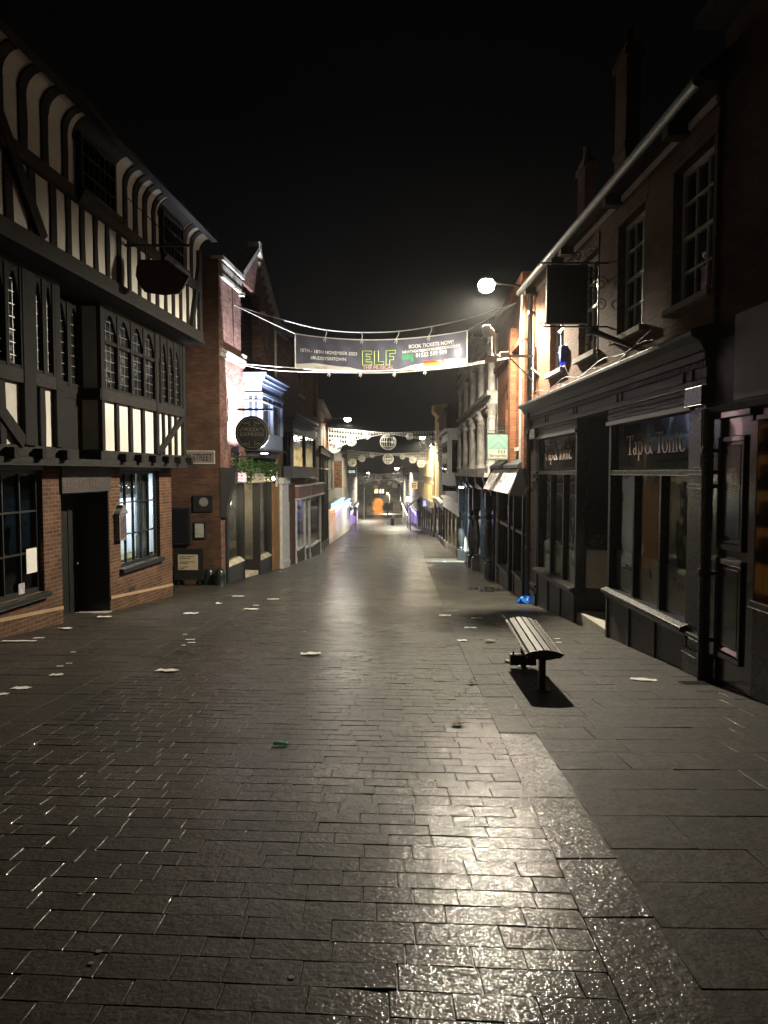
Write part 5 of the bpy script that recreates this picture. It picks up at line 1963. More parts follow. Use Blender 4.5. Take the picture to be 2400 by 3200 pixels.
for i, cx_ in enumerate((a_.x + .28, a_.x + .42)):
    m.tube([(cx_ + .05 * (1 - .6 * j / 14) * math.cos(j * .6), Yg, zb + .06 + .05 * (1 - .6 * j / 14) * math.sin(j * .6)) for j in range(15)], .006, 5)
for x in (a_.x + .1, b_.x - .1):
    m.tube([(x, Yg, zb), (x, Yg, a_.z)], .006, 5)
m.build("bracket", IRON, T)

# grey carved facade over black turned columns
F2 = Fac(3.62, 23.65, 3.9, 36.4, right=True)
L2 = F2.L
B = thing("carved_stone_building", "grey carved stone building with engaged columns above a black turned-column shopfront", "building", F2(L2 / 2, 0, F2.g(L2 / 2)))
ops = []
for i in range(4):
    c_ = L2 * (i + .5) / 4
    ops += [(c_ - .6, c_ + .6, 1.9, 3.7, .25), (c_ - .5, c_ + .5, 4.4, 5.6, .25)]
m = MB()
m.wall(F2, 0, L2, -3.6, 6.0, ops + [(.2, L2 - .2, -3.6, .95, .4)], back=7)
for o in ops:
    m.spandrel(F2, o[0], o[1], o[3] - .55, o[3] + .01, -.24, -.004, 10, .5, pointed=False)
m.build("wall", GSTONE, B)
for o in ops:
    window(B, F2, o[0], o[1], o[2], o[3], v=-.18, cols=2, rows=2, fm=GREYP, sill=.12)
m = MB()
for z_, h_, v_ in ((1.45, .14, .42), (1.59, .16, .3), (3.95, .12, .22), (4.07, .14, .34), (5.75, .12, .22), (5.87, .16, .4)):
    m.box(F2, -.05, L2 + .05, 0, v_, z_, z_ + h_)
n = int(L2 / .3)
for i in range(n):
    m.box(F2, i * .3, i * .3 + .15, 0, .24, 3.80, 3.95)
    m.box(F2, i * .3, i * .3 + .15, 0, .26, 5.60, 5.75)
m.build("cornice", GSTONE, B)
for i in range(5):
    x = .25 + (L2 - .5) * i / 4
    for dx in (-.16, .16):
        m = MB()
        cc = F2(x + dx, .16, 0)
        m.lathe((cc.x, cc.y, 1.75), [(.16, 0), (.17, .08), (.13, .14), (.12, .8), (.11, 1.55), (.13, 1.6), (.12, 1.66), (.19, 1.86), (.14, 1.9), (.21, 2.05)], 12)
        m.lathe((cc.x, cc.y, 4.2), [(.13, 0), (.10, .1), (.09, 1.1), (.16, 1.35), (.16, 1.42)], 12)
        m.build("column", GSTONE, B, smooth=False)
for c_, hw, ph in ((L2 * .5, 1.6, .9), (L2 * .85, 1.3, .8)):
    m = MB()
    m.plate(F2, [(c_ - hw, 6.03), (c_ + hw, 6.03), (c_ + hw * .6, 6.03 + ph * .6), (c_ + .25, 6.03 + ph), (c_ - .25, 6.03 + ph), (c_ - hw * .6, 6.03 + ph * .6)], -.3, .2)
    m.plank(F2, (c_ - hw - .1, 6.05), (c_ - .2, 6.08 + ph), .14, -.3, .3); m.plank(F2, (c_ + .2, 6.08 + ph), (c_ + hw + .1, 6.05), .14, -.3, .3)
    m.build("gable", GSTONE, B)
for x in (L2 * .62, L2 - .1):
    m = MB()
    cc = F2(x, .05, 6.0)
    m.lathe(cc, [(.2, 0), (.2, .4), (.26, .45), (.15, .55), (.02, 1.5)], 8)
    m.build("pinnacle", GSTONE, B)
m = MB()
m.box(F2, 0, L2, -.1, .12, 1.0, 1.45)
for px in (1549, 1520, 1490, 1470, 1450):
    x = F2.u(px)
    m.prism(F2, [(0, .85), (.14, .85), (.18, 1.05), (.38, 1.25), (.42, 1.44), (0, 1.44)], x - .14, x + .14)
m.build("fascia", BLACK, B, bevel=.01)
for px in (1539, 1497, 1483, 1449):
    x = F2.u(px)
    cc = F2(x, .10, 0)
    zg_ = F2.g(x)
    m = MB()
    m.box(F2, x - .17, x + .17, -.1, .27, zg_ - .4, zg_ + .45)
    m.lathe((cc.x, cc.y, zg_ + .45), [(.16, 0), (.16, .06), (.11, .10), (.13, .16), (.10, .22), (.15, .5), (.165, .8), (.14, 1.2), (.10, 1.55), (.16, 1.62), (.16, 1.68), (.10, 1.74), (.13, 1.9), (.16, 1.95)], 14)
    m.box(F2, x - .14, x + .14, -.05, .24, zg_ + 2.4, .95)
    m.build("shopfront_column", BLACK, B, smooth=False)
m = MB()
for a, b in ((.3, F2.u(1500)), (F2.u(1480), F2.u(1452))):
    for k in range(4):
        x0, x1 = a + (b - a) * k / 4, a + (b - a) * (k + 1) / 4
        m.box(F2, x0, x1, -.2, .02, -3.6, F2.g((x0 + x1) / 2) + .5)
m.build("stall_riser", CHAR, B)
m = MB(); m.box(F2, .2, L2 - .2, -.15, -.14, -3.6, .95); m.build("shop_window", GLASS, B)
m = MB(); m.box(F2, F2.u(1476), F2.u(1450), -.25, -.2, -2.3, .6)
m.build("window_display", glow("pale_blue_display", (.62, .78, 1.0), 3, (.35, .48, .7), 1.2, (1, 3, .2)), B)
m = MB(); m.box(F2, .3, F2.u(1503), -.3, -.25, -2.3, .6)
m.build("window_display", glow("dim_teal_display", (.16, .26, .32), .5, (.05, .08, .10), 6, (1, 1, 1), .4, .6), B)
m = MB(); m.prism(F2, [(.2, 6.03), (.2, 6.1), (-3.5, 8.5), (-7, 6.03)], 0, L2); m.build("roof", SLATE, B)
# lit doorway throwing a pool of light on the paving
T = thing("doorway_light", "recessed light over the shop doorway that lights a patch of paving", "light", F2(F2.u(1462), .28, .93))
m = MB(); x = F2.u(1462); m.lathe(F2(x, .30, .90), [(.02, 0), (.10, 0), (.12, .03), (.12, .06)], 14); m.build("lens", glow("white_downlight", (.9, 1.0, .95), 20), T)
L = bpy.data.lights.new("doorway_beam", 'SPOT')
L.energy, L.color, L.spot_size, L.spot_blend, L.shadow_soft_size = 9000, (.86, 1.0, .94), R(38), .15, .05
lo = bpy.data.objects.new("doorway_beam", L); C.objects.link(lo); lo.parent = T
lo.location = F2(x, .30, .87) - F2(x, .28, .93)
lo.rotation_euler = (Vector(gnd(1412, 1752)) - F2(x, .30, .87)).to_track_quat('-Z', 'Y').to_euler()

# cream shopfront with a pale bay above
F3r = Fac(3.9, 36.6, 4.12, 49.3, right=True)
PGREY = paint("pale_grey_boarding", (.40, .40, .41), .6, .15, 3, .3, .004, stretch=(6, 6, .3))
T = terrace("cream panelled shopfront with a pale boarded bay above", "building", F3r, 3.9, GREYP, CREAM, True, 3, 1.2, 1.6, 1.0, fascia=WHITE, pil=CREAM, shop_top=F3r.z(1410, 1592), fasc_h=.6, npil=5, lit=CREAM)
ba, bb = F3r.u(1447), F3r.u(1424)
m = MB()
m.box(F3r, ba, bb, 0, .75, .95, 3.6); m.box(F3r, ba - .1, bb + .1, 0, .9, 3.6, 3.78)
bay = m.build("bay_window", PGREY, T)
m = MB(); m.box(F3r, ba - .012, ba + .02, .2, .55, 1.6, 3.2); m.box(F3r, ba + .4, bb - .4, .74, .762, 1.6, 3.2); m.build("pane", DGLASS, bay)
def hang(name, label, p0, p1, Y, wx, mat, frame=BLACKM, txt=None, tmat=None, tsize=.2, tw=None, tz=.2, cat="hanging sign"):
    a_, b_ = at(p0[0], p0[1], Y), at(p1[0], p1[1], Y)
    T = thing(name, label, cat, (wx, Y, a_.z))
    m = MB(); m.box(idf, a_.x, b_.x, Y - .05, Y + .05, b_.z, a_.z); m.build("board", mat, T, bevel=.01)
    m = MB(); e = .04
    for q in ((a_.x - e, a_.x, b_.z - e, a_.z + e), (b_.x, b_.x + e, b_.z - e, a_.z + e), (a_.x, b_.x, a_.z, a_.z + e), (a_.x, b_.x, b_.z - e, b_.z)):
        m.box(idf, q[0], q[1], Y - .06, Y + .06, q[2], q[3])
    m.tube([(min(a_.x, wx), Y, a_.z + .12), (max(b_.x, wx), Y, a_.z + .12)], .025, 6)
    m.build("frame", frame, T)
    if txt:
        m = MB()
        for i, s_ in enumerate(txt):
            text(m, s_, tsize, ((a_.x + b_.x) / 2, Y - .055, b_.z + (a_.z - b_.z) * (tz - i * .25)), (1, 0, 0), width=tw * (b_.x - a_.x) if tw else None)
        m.build("lettering", tmat or WHITE, T)
    return T, a_, b_
T, a_, b_ = hang("hanging_shop_sign", "charcoal hanging sign with a small crest and white capitals beside the cream shopfront", (1385, 1499), (1430, 1532), 40.5, 3.97, CHAR, txt=["TODD'S"], tsize=.2, tw=.72, tz=.28)
m = MB(); cx, cz = (a_.x + b_.x) / 2, a_.z - .17
m.plate(lambda u_, v_, z_: Vector((u_, 40.445 + v_, z_)), [(cx - .06, cz + .07), (cx + .06, cz + .07), (cx + .055, cz - .03), (cx, cz - .09), (cx - .055, cz - .03)], -.01, 0)
m.build("crest", GREYP, T)
hang("hanging_shop_sign", "plain purple hanging board above the charcoal sign", (1383, 1456), (1404, 1500), 46.0, 4.06, paint("plum_board", (.07, .02, .08), .5))
F4r = Fac(4.18, 49.6, 4.6, 61.8, right=True)
terrace("red brick building with a tiled roof edge past the pale bay", "building", F4r, 5.8, BRICKD, BLACKM, True, 3, 2.0, 2.6, 1.1, shop_top=-1.0, npil=4, roof=2, fm=WHITE)
F5r = Fac(4.92, 62.3, 4.82, 69.8, right=True)
T = terrace("tall yellow building with a heavy bracketed parapet and dark plinth", "building", F5r, 6.9, YELLOW, BLACKM, True, 1, 2.8, 1.8, 1.0, fascia=YELLOW, shop_top=-1.2, npil=2, roof=0)
m = MB(); m.prism(F5r, [(0, 5.6), (.15, 5.7), (.3, 6.3), (.75, 6.75), (.75, 7.3), (-.4, 7.4), (-.4, 5.6)], -.3, 2.2); m.build("parapet", YELLOW, T)
m = MB(); m.box(F5r, -.35, .0, -2, .2, -1.2, 6.9); m.build("end_wall", YELLOW, T)
m = MB(); m.box(F5r, -.37, .02, -2, .22, -6, -1.2); m.build("plinth", BLACKM, T)
# warm uplit wall of mullions
F6 = Fac(4.75, 70.2, 4.5, 95, right=True)
T = terrace("long cream building with close-set tall windows under the second right-hand lamp", "building", F6, 4.2, YELLOW, BLACKM, True, 12, -1.2, 1.7, 1.0, fascia=CHAR, shop_top=-2.3, npil=8, floors=2, dz=2.5, lit=paint("dim_lit_display", (.3, .28, .2), .8))
F7 = Fac(4.4, 95.5, 4.3, 128, right=True)
terrace("plain pale building on the right with a violet-lit shop", "building", F7, 1.6, STONE, CHAR, True, 6, -2, 1.8, 1.2, lit=PURB, shop_top=-3.9, npil=8, fins=10, strip=glow('blue_violet_led_strip', (.35, .15, 1.0), 6))
terrace("dim terrace on the right beyond the violet shop", "building", Fac(4.3, 129, 4.6, 180, right=True), .4, GSTONE, CHAR, True, 8, -4, 2.0, 1.3, shop_top=-5.8, lit=glow("far_window_fill", (1, .85, .6), 1.2), fins=10, strip=MATS["far_added_light_strip"])  # glowing display and strip added here to brighten the far street
terrace("farthest terrace on the right before the gate", "building", Fac(4.9, 182, 5.6, 262, right=True), -1.6, GSTONE, CHAR, False, 10, -6, 2.2, 1.5)
m = MB(); a_ = at(1212, 1466, 190); b_ = at(1234, 1478, 190); m.box(idf, 5.2, 8, 180, 200, -3, a_.z)
one(m, "rooftop_block", GREYP, (6, 190, -3), "plain grey block on the roofs above the far right terrace", "roof block")

street_lamp("white street lamp on a long arm from the narrow brick building on the left", at(1086, 1309, 50), (-4.0, 50, at(1024, 1313, 50).z), 2300, (1.0, .93, .76), LAMPW, r=.26, spot=R(176), blend=.25, group="street lamps further down the hill")
street_lamp("white street lamp on the long cream building to the right", at(1320, 1367, 72), (4.7, 72, at(1345, 1366, 72).z), 8500, (1.0, .88, .62), LAMPW, r=.3, spot=R(172), blend=.25, group="street lamps further down the hill")
street_lamp("small far street lamp on the right under the third string of lights", at(1240, 1463, 118), (4.3, 118, at(1262, 1463, 118).z), 9000, (1.0, .90, .68), LAMPW, r=.34, spot=R(172), blend=.25, group="street lamps further down the hill")
street_lamp("farthest street lamp on the left before the tree", at(1150, 1478, 160), (-6.9, 160, at(1112, 1480, 160).z), 10000, (1.0, .90, .70), LAMPW, r=.3, spot=R(172), blend=.25, group="street lamps further down the hill")

# ------------------------------------------------------------------ stone gatehouse at the foot of the hill
Yt = 266
gz = G(Yt)
FG = Fac(-14, Yt, 9, Yt)
FGf = lambda u_, v_, z_: Vector((u_, Yt - v_, z_))
ac = at(1181, 1600, Yt).x
ah = at(1181, 1556, Yt).z
GST = paint("old_gate_stone", (.26, .23, .18), .9, .4, .6, .4, .05)
T = thing("stone_gatehouse", "old stone gatehouse with an orange-lit arch and a row of lit windows", "gatehouse", (ac, Yt, gz))
m = MB()
m.wall(FGf, -13, 9, gz - 1, at(1180, 1522, Yt).z, [(ac - 1.85, ac + 1.85, gz - 1, ah, 4)], v=0, back=0)
m.spandrel(FGf, ac - 1.85, ac + 1.85, ah - 1.4, ah + .02, -3.9, -.01, 14, 1.35, pointed=False)
m.wall(FGf, ac - 4.3, ac + 4.6, at(1180, 1556, Yt).z + .6, at(1180, 1516, Yt).z + .6, [], v=.4, back=5)
for i in range(9):
    m.box(FGf, ac - 4.3 + i, ac - 3.75 + i, -.2, .4, at(1180, 1516, Yt).z + .6, at(1180, 1516, Yt).z + 1.2)
m.build("wall", GST, T)
m = MB()
for px in (1173, 1179, 1189, 1197):
    a_ = at(px, 1541, Yt); m.box(FGf, a_.x - .28, a_.x + .28, .38, .42, a_.z, a_.z + 1.2)
    m.plate(FGf, [(a_.x - .28, a_.z + 1.2), (a_.x + .28, a_.z + 1.2), (a_.x, a_.z + 1.55)], .38, .42)
m.build("lit_window", glow("amber_window", (1.0, .66, .28), 4), T)
m = MB(); m.box(idf, ac - 3, ac + 3, Yt + 30, Yt + 30.3, gz - 2.5, gz + 6); m.build("passage_end", paint("passage_stone", (.42, .30, .2), .9, .4, .8), T)
L = bpy.data.lights.new("arch_light", 'POINT'); L.energy, L.color, L.shadow_soft_size = 60000, (1.0, .42, .08), .3
lo = bpy.data.objects.new("arch_light", L); C.objects.link(lo); lo.parent = T; lo.location = Vector((ac, Yt + 7, ah + 2.0)) - Vector((ac, Yt, gz))
m = MB(); m.lathe((ac, Yt + 7, ah + 2.15), [(.05, 0), (.3, .1), (.3, .4), (.05, .5)], 10); m.build("lantern", glow("amber_lantern", (1, .5, .12), 25), T)
# ------------------------------------------------------------------ far street furniture
def tree(label, x, y, h, wd, n, seed):
    T = thing("tree", label, "tree", (x, y, G(y)))
    rd = random.Random(seed)
    m = MB()
    z0 = G(y)
    m.tube([(x, y, z0), (x + .1, y, z0 + h * .4), (x, y, z0 + h * .8)], [.18, .13, .05], 8)
    tips = []
    for k in range(9):
        a = k * 2.4
        zz = z0 + h * (.3 + .06 * k)
        e = Vector((x + wd * .4 * math.cos(a), y + wd * .4 * math.sin(a), zz + h * .15))
        m.tube([(x, y, zz), e], [.07, .02], 5)
        tips += [e, e * .6 + Vector((x, y, zz)) * .4]
    m.build("trunk", OAK, T)
    m = MB()
    for p in tips + [Vector((x, y, z0 + h * .9))]:
        leaves(m, [p], n, (wd * .13, wd * .13, h * .08), .16, rd)
    m.build("crown", LEAFD, T)
tree("leafy green tree in front of the gatehouse on the left", at(1143, 1600, 185).x, 185, 8.2, 4.0, 130, 4)
tree("low round green tree at the right of the gate arch", at(1211, 1600, 215).x, 215, 3.4, 3.0, 90, 8)
def post(name, label, px, Y, h, r, cat, mat=IRON, cap=True, group=None):
    x = at(px, 1600, Y).x
    T = thing(name, label, cat, (x, Y, G(Y)), group)
    m = MB(); m.lathe((x, Y, G(Y)), [(r * 1.5, -.1), (r * 1.5, .25), (r, .3), (r, h - .1), (r * .6, h)], 10); m.build("post", mat, T)
    if cap:
        m = MB(); m.lathe((x, Y, G(Y) + h), [(r * 1.2, -.12), (r * 1.6, -.02), (r * .4, .06)], 10); m.build("cap", mat, T)
    return T
post("flag_pole", "tall pale pole on the left beside the tree", 1138, 150, 6.6, .08, "pole", WHITE)
lc = post("lamp_column", "pale slim column on the right beside the gate arch", 1218, 238, 6.4, .08, "pole", WHITE)
street_lamp("street lamp on top of the pale column by the gate", lc.location + Vector((-.8, .6, 6.5)), lc.location + Vector((0, 0, 6.35)), 15000, (1.0, .88, .62), LAMPW, r=.3, spot=R(176), blend=.25, group="street lamps further down the hill")
post("bollard", "slim dark bollard left of the gate arch", 1166, 235, 1.1, .14, "bollard", group="far bollards before the gate")
post("bollard", "slim dark bollard right of the gate arch", 1211, 235, 1.1, .14, "bollard", group="far bollards before the gate")
Yb_ = 112
x = at(1226, 1640, Yb_).x
T = thing("litter_bin", "black litter bin standing out in the street on the right", "litter bin", (x, Yb_, G(Yb_)))
m = MB(); m.lathe((x, Yb_, G(Yb_)), [(.22, 0), (.26, .05), (.28, 1.0), (.24, 1.05)], 14); m.build("body", BLACKM, T)
m = MB(); m.lathe((x, Yb_, G(Yb_) + 1.18), [(.29, 0), (.29, .08), (.1, .22)], 14); m.box(idf, x - .26, x - .22, Yb_ - .03, Yb_ + .03, G(Yb_) + 1, G(Yb_) + 1.2); m.box(idf, x + .22, x + .26, Yb_ - .03, Yb_ + .03, G(Yb_) + 1, G(Yb_) + 1.2)
m.build("lid", BLACKM, T)
# awning over a pavement stall on the right
Ya, Yz = 88, 99
T = thing("pavement_awning", "grey slatted awning on posts over the right pavement", "awning", (3.6, 93, G(93)))
m = MB()
zt_ = at(1300, 1553, 93).z
m.add([(3.1, Ya, zt_ - .9), (3.1, Yz, zt_ - 1.5), (4.6, Yz, zt_ - .2), (4.6, Ya, zt_ + .3), (3.1, Ya, zt_ - .84), (3.1, Yz, zt_ - 1.44), (4.6, Yz, zt_ - .14), (4.6, Ya, zt_ + .36)],
      [(0, 1, 2, 3), (4, 5, 6, 7), (0, 1, 5, 4), (1, 2, 6, 5), (2, 3, 7, 6), (3, 0, 4, 7)])
m.build("canopy", paint("grey_violet_canvas", (.12, .10, .11), .8, .2, 3), T)
for y_ in (Ya + .1, 93, Yz - .1):
    m = MB(); m.box(idf, 3.12, 3.22, y_, y_ + .1, G(y_), zt_ - 1.1); m.build("post", OAKH, T)
Yl = 97
pl_ = at(1276, 1560, Yl)
T = thing("box_sign", "glowing white square box sign beside the right awning", "shop sign", (pl_.x + .4, Yl, pl_.z))
m = MB(); m.box(idf, pl_.x - .34, pl_.x + .34, Yl - .08, Yl + .08, pl_.z - .34, pl_.z + .34); m.build("lit_panel", glow("white_box_light", (1, .97, .9), 3), T, bevel=.1)
m = MB(); m.tube([(pl_.x, Yl, pl_.z + .38), (4.5, Yl, pl_.z + .38)], .03, 6); m.build("bracket", IRON, T)
T, a_, b_ = hang("hanging_shop_sign", "square yellow hanging sign in front of the close-set tall windows", (1285, 1507), (1303, 1527), 84, 4.6, paint("yellow_sign", (.50, .36, .14), .5, .1), frame=CREAM)
m = MB()
for z_ in (.2, .45, .75):
    m.box(idf, a_.x + .08, b_.x - .08, 83.93, 83.95, b_.z + (a_.z - b_.z) * z_, b_.z + (a_.z - b_.z) * z_ + .09)
m.build("print", BLACKM, T)
T, a_, b_ = hang("round_lit_sign", "round violet-blue lit sign by the right doorway", (1322, 1563), (1332, 1582), 76, 4.65, glow("violet_sign", (.18, .1, .9), 1.2, (.8, .8, 1), 2), cat="shop sign")
# orange hanging board with upright letters, left
Yc = 60
a_, b_ = at(1043, 1441, Yc), at(1069, 1524, Yc)
T = thing("hanging_shop_sign", "tall orange-brown hanging board with letters running upwards on the left", "hanging sign", (-4.2, Yc, a_.z))
m = MB(); m.box(idf, a_.x, b_.x, Yc - .06, Yc + .06, b_.z, a_.z); m.build("board", paint("orange_brown_board", (.38, .17, .06), .5, .25, .8, 0), T)
m = MB()
for q in ((a_.x - .07, a_.x, b_.z, a_.z + .07), (a_.x, b_.x, a_.z, a_.z + .07)):
    m.box(idf, q[0], q[1], Yc - .1, Yc + .1, q[2], q[3])
m.tube([(-4.25, Yc, a_.z + .12), (b_.x, Yc, a_.z + .12)], .03, 6)
m.build("frame", WHITE, T)
m = MB(); text(m, "CRAFT", .6, ((a_.x + b_.x) / 2 + .2, Yc - .065, (a_.z + b_.z) / 2), (0, 0, 1), Vector((-1, 0, 0)), width=1.8); m.build("lettering", paint("dark_brown_letter", (.09, .045, .025), .5), T)
T, a_, b_ = hang("hanging_shop_sign", "small dark hanging sign with glowing pale letters on the left", (1087, 1459), (1112, 1490), 86, -4.35, CHAR, txt=["OLIVES"], tmat=glow("pale_cyan_letter", (.7, 1, .95), 1.6), tsize=.4, tw=.8, tz=.4)
# small awning, left
T = thing("shop_awning", "small pale awning slanting over the left pavement", "awning", (-4.3, 88, G(88)))
m = MB()
p = [at(1080, 1568, 88), at(1117, 1592, 88)]
m.add([(p[0].x, 84, p[0].z + .3), (p[1].x, 84, p[1].z + .35), (p[1].x, 90, p[1].z), (p[0].x, 90, p[0].z), (p[0].x, 84, p[0].z + .12), (p[1].x, 84, p[1].z + .1), (p[1].x, 90, p[1].z - .25), (p[0].x, 90, p[0].z - .2)],
      [(0, 1, 2, 3), (4, 5, 6, 7), (0, 1, 5, 4), (1, 2, 6, 5), (2, 3, 7, 6), (3, 0, 4, 7)])
m.build("canopy", paint("pale_canvas", (.5, .52, .55), .8, .1, 2), T)
m = MB(); m.tube([(p[1].x - .05, 84.1, p[1].z + .1), (p[1].x - .05, 84.1, G(84))], .05, 6); m.build("post", BLACKM, T)
m = MB(); m.box(idf, at(1112, 1620, 84).x - .28, at(1112, 1620, 84).x + .1, 83.9, 84.0, at(1112, 1612, 84).z, at(1112, 1583, 84).z); m.build("side_banner", BLACKM, T)

# ------------------------------------------------------------------ banner across the street
def q3(a, b, c, t):                          # curve through a (t=0), b (t=.5), c (t=1)
    return a * (2 * t - 1) * (t - 1) + b * 4 * t * (1 - t) + c * t * (2 * t - 1)
TL, TM, TR = at(923, 1043, 23.0), at(1183, 1062, 22.3), at(1460, 1033, 21.6)
BL_, BM, BR = at(923, 1150, 23.0), at(1183, 1159, 22.3), at(1459, 1137, 21.6)
def ban(s, t, off=0.0):
    top, bot = q3(TL, TM, TR, s), q3(BL_, BM, BR, s)
    p = bot + (top - bot) * t
    rip = .018 * math.sin(s * 23 + t * 2.1) * t * (1 - t) * 3 + .03 * math.sin(s * 46 - t * 7) * max(0, s - .62) * (1.2 - t * .4) + .012 * math.sin(s * 61 + t * 4) * t * (1 - t) * 4
    return p + Vector((0, -rip - off, 0))
BW, BH = (TR - TL).length, (TL - BL_).length
T = thing("street_banner", "long navy theatre banner with snowy lower edge strung across the street", "banner", BM)
NS, NT = 96, 12
def sheet(f, off0, off1):
    m = MB()
    n = (NS + 1) * (NT + 1)
    for off in (off0, off1):
        for i in range(NS + 1):
            for j in range(NT + 1):
                m.v.append(f(i / NS, j / NT, off))
    k = lambda i, j: i * (NT + 1) + j
    for i in range(NS):
        for j in range(NT):
            m.f.append((k(i, j), k(i + 1, j), k(i + 1, j + 1), k(i, j + 1)))
            m.f.append((n + k(i, j), n + k(i + 1, j), n + k(i + 1, j + 1), n + k(i, j + 1)))
    return m
sheet(ban, 0, -.006).build("panel", paint("navy_banner_vinyl", (.085, .089, .125), .45, .2, 2, .1), T, smooth=True)
def snow(s):
    pts = [(0, .13), (.12, .19), (.3, .13), (.42, .03), (.5, .015), (.6, .02), (.72, .15), (.8, .21), (.9, .22), (1, .16)]
    for (a, x), (b, y) in zip(pts, pts[1:]):
        if a <= s <= b:
            u = (s - a) / (b - a)
            u = u * u * (3 - 2 * u)
            return x + (y - x) * u
    return .1
sheet(lambda s, t, o: ban(s, t * snow(s), o), .004, .002).build("snow_band", paint("banner_white_print", (.55, .54, .50), .5, .15, 1.5, 0), T, smooth=True)
m = MB()
m.tube([ban(i / 60, 1.0) for i in range(61)], .018, 6)
m.tube([ban(i / 60, 0.0) for i in range(61)], .022, 6)
m.tube([ban(0, i / 8) for i in range(9)], .022, 6)
m.tube([ban(1, i / 8) for i in range(9)], .022, 6)
m.build("hem", WHITE, T, smooth=True)
def btext(name, mat, s0, s1, t0, cap, body, t_slope=0.0):
    m = MB()
    wd = (s1 - s0) * BW
    vs, fs = text_mesh(body, 1.0, wd)
    hmax = max(v.y for v in vs) or 1
    m.add([ban((s0 + s1) / 2 + v.x / BW, t0 + t_slope * v.x / BW + v.y / hmax * cap, .006 + .002 * (v.z > 0)) for v in vs], fs)
    return m.build(name, mat, T)
BWHITE = paint("banner_white_letter", (.85, .85, .85), .5, .1, 3, 0)
btext("lettering", BWHITE, .033, .373, .50, .10, "10TH - 18TH NOVEMBER 2023")
btext("lettering", BWHITE, .094, .308, .31, .10, "#BUDDYSINTOWN")
btext("lettering", BWHITE, .675, .925, .68, .115, "BOOK TICKETS NOW!")
btext("lettering", BWHITE, .638, .965, .545, .085, "NEWTHEATREROYALLINCOLN.CO.UK", .08)
btext("lettering", BWHITE, .715, .888, .385, .125, "01522 519 999", .05)
btext("lettering", paint("banner_pink_letter", (.62, .33, .30), .5, .1), .407, .588, .055, .115, "THE MUSICAL")
btext("lettering", paint("banner_grey_letter", (.20, .22, .24), .5, .1), .12, .195, .035, .10, "cocode")
m = MB()
def neon(pts):
    m.tube([ban(s, t, .014) for s, t in pts], .014, 5, True)
w3 = .055
x = .405
neon([(x, .19), (x + w3, .19), (x + w3, .29), (x + .022, .29), (x + .022, .37), (x + .045, .37), (x + .045, .46), (x + .022, .46), (x + .022, .54), (x + w3, .54), (x + w3, .64), (x, .64)])
x = .475
neon([(x, .19), (x + w3, .19), (x + w3, .29), (x + .024, .29), (x + .024, .64), (x, .64)])
x = .543
neon([(x, .19), (x + .022, .19), (x + .022, .34), (x + .044, .34), (x + .044, .44), (x + .022, .44), (x + .022, .54), (x + w3, .54), (x + w3, .64), (x, .64)])
m.build("outline_letters", paint("banner_lime_letter", (.42, .62, .14), .5, .1), T)
def bpoly(name, mat, pts, off=.007):
    m = MB()
    m.add([ban(s, t, off) for s, t in pts], [tuple(range(len(pts)))])
    m.build(name, mat, T)
bpoly("green_block", paint("banner_green", (.05, .22, .12), .5, .2), [(.636, .33), (.636, .5), (.70, .5), (.70, .25), (.685, .25), (.685, .33)])
bpoly("ticket_label", paint("banner_red", (.55, .05, .03), .5, .1), [(.757, .155), (.872, .155), (.872, .245), (.757, .245)])
bpoly("ticket_label", paint("banner_orange", (.75, .28, .04), .5, .1), [(.757, .075), (.872, .075), (.872, .153), (.757, .153)])
btext("lettering", paint("banner_gold_letter", (.7, .45, .12), .5, .1), .765, .865, .175, .05, "NEW THEATRE ROYAL")
m = MB()
for i in range(14):
    s = .02 + i * .073
    if .38 < s < .62:
        continue
    m.tube([ban(s, snow(s) + .02, .006), ban(s + .002, .36 + .08 * math.sin(i * 2.1), .006)], .003, 4)
m.build("drop_lines", paint("banner_faint_line", (.10, .11, .14), .5), T)
# ropes
aT = FP(FP.u(738), .02, FP.z(738, 958))
aB = FP(FP.u(735), .02, FP.z(735, 1137))
rT, rB = Vector((3.47, 19.6, 6.05)), at(1598, 1118, 19.5)
ROPE = paint("white_rope", (.62, .62, .60), .8, .15, 30, .4)
def rope(pts, r=.016):
    out = []
    for i in range(len(pts) - 1):
        for k in range(10):
            t = k / 10
            p0, p1 = pts[max(0, i - 1)], pts[i]
            p2, p3 = pts[i + 1], pts[min(len(pts) - 1, i + 2)]
            out.append(.5 * ((2 * p1) + (p2 - p0) * t + (2 * p0 - 5 * p1 + 4 * p2 - p3) * t * t + (3 * p1 - p0 - 3 * p2 + p3) * t ** 3))
    out.append(pts[-1])
    m = MB()
    m.tube(out, r, 6)
    return m, out
m, topc = rope([aT, at(850, 990, 23.3), at(1020, 1031, 22.8), at(1200, 1038, 22.3), at(1350, 1020, 21.8), at(1500, 985, 21.2), rT])
T = one(m, "catenary_cable", ROPE, aT, "upper white support cable sagging above the banner between the buildings", "cable", "banner cables", smooth=True)
m, botc = rope([aB, at(850, 1156, 23.2), at(1010, 1163, 22.8), at(1200, 1165, 22.3), at(1340, 1156, 21.8), at(1459, 1143, 21.4), rB])
one(m, "catenary_cable", ROPE, aB, "lower white support cable running just under the banner", "cable", "banner cables", smooth=True)
m, _ = rope([aT, at(830, 1000, 23.4), at(923, 1043, 23.0)])
one(m, "tie_rope", ROPE, aT, "white rope from the gabled wall to the top left banner corner", "rope", "banner ropes", smooth=True)
m, _ = rope([aB, at(860, 1145, 23.2), at(923, 1150, 23.0)])
one(m, "tie_rope", ROPE, aB, "white rope from the gabled wall to the bottom left banner corner", "rope", "banner ropes", smooth=True)
m, _ = rope([at(1460, 1033, 21.6), at(1500, 1010, 21.0), rT])
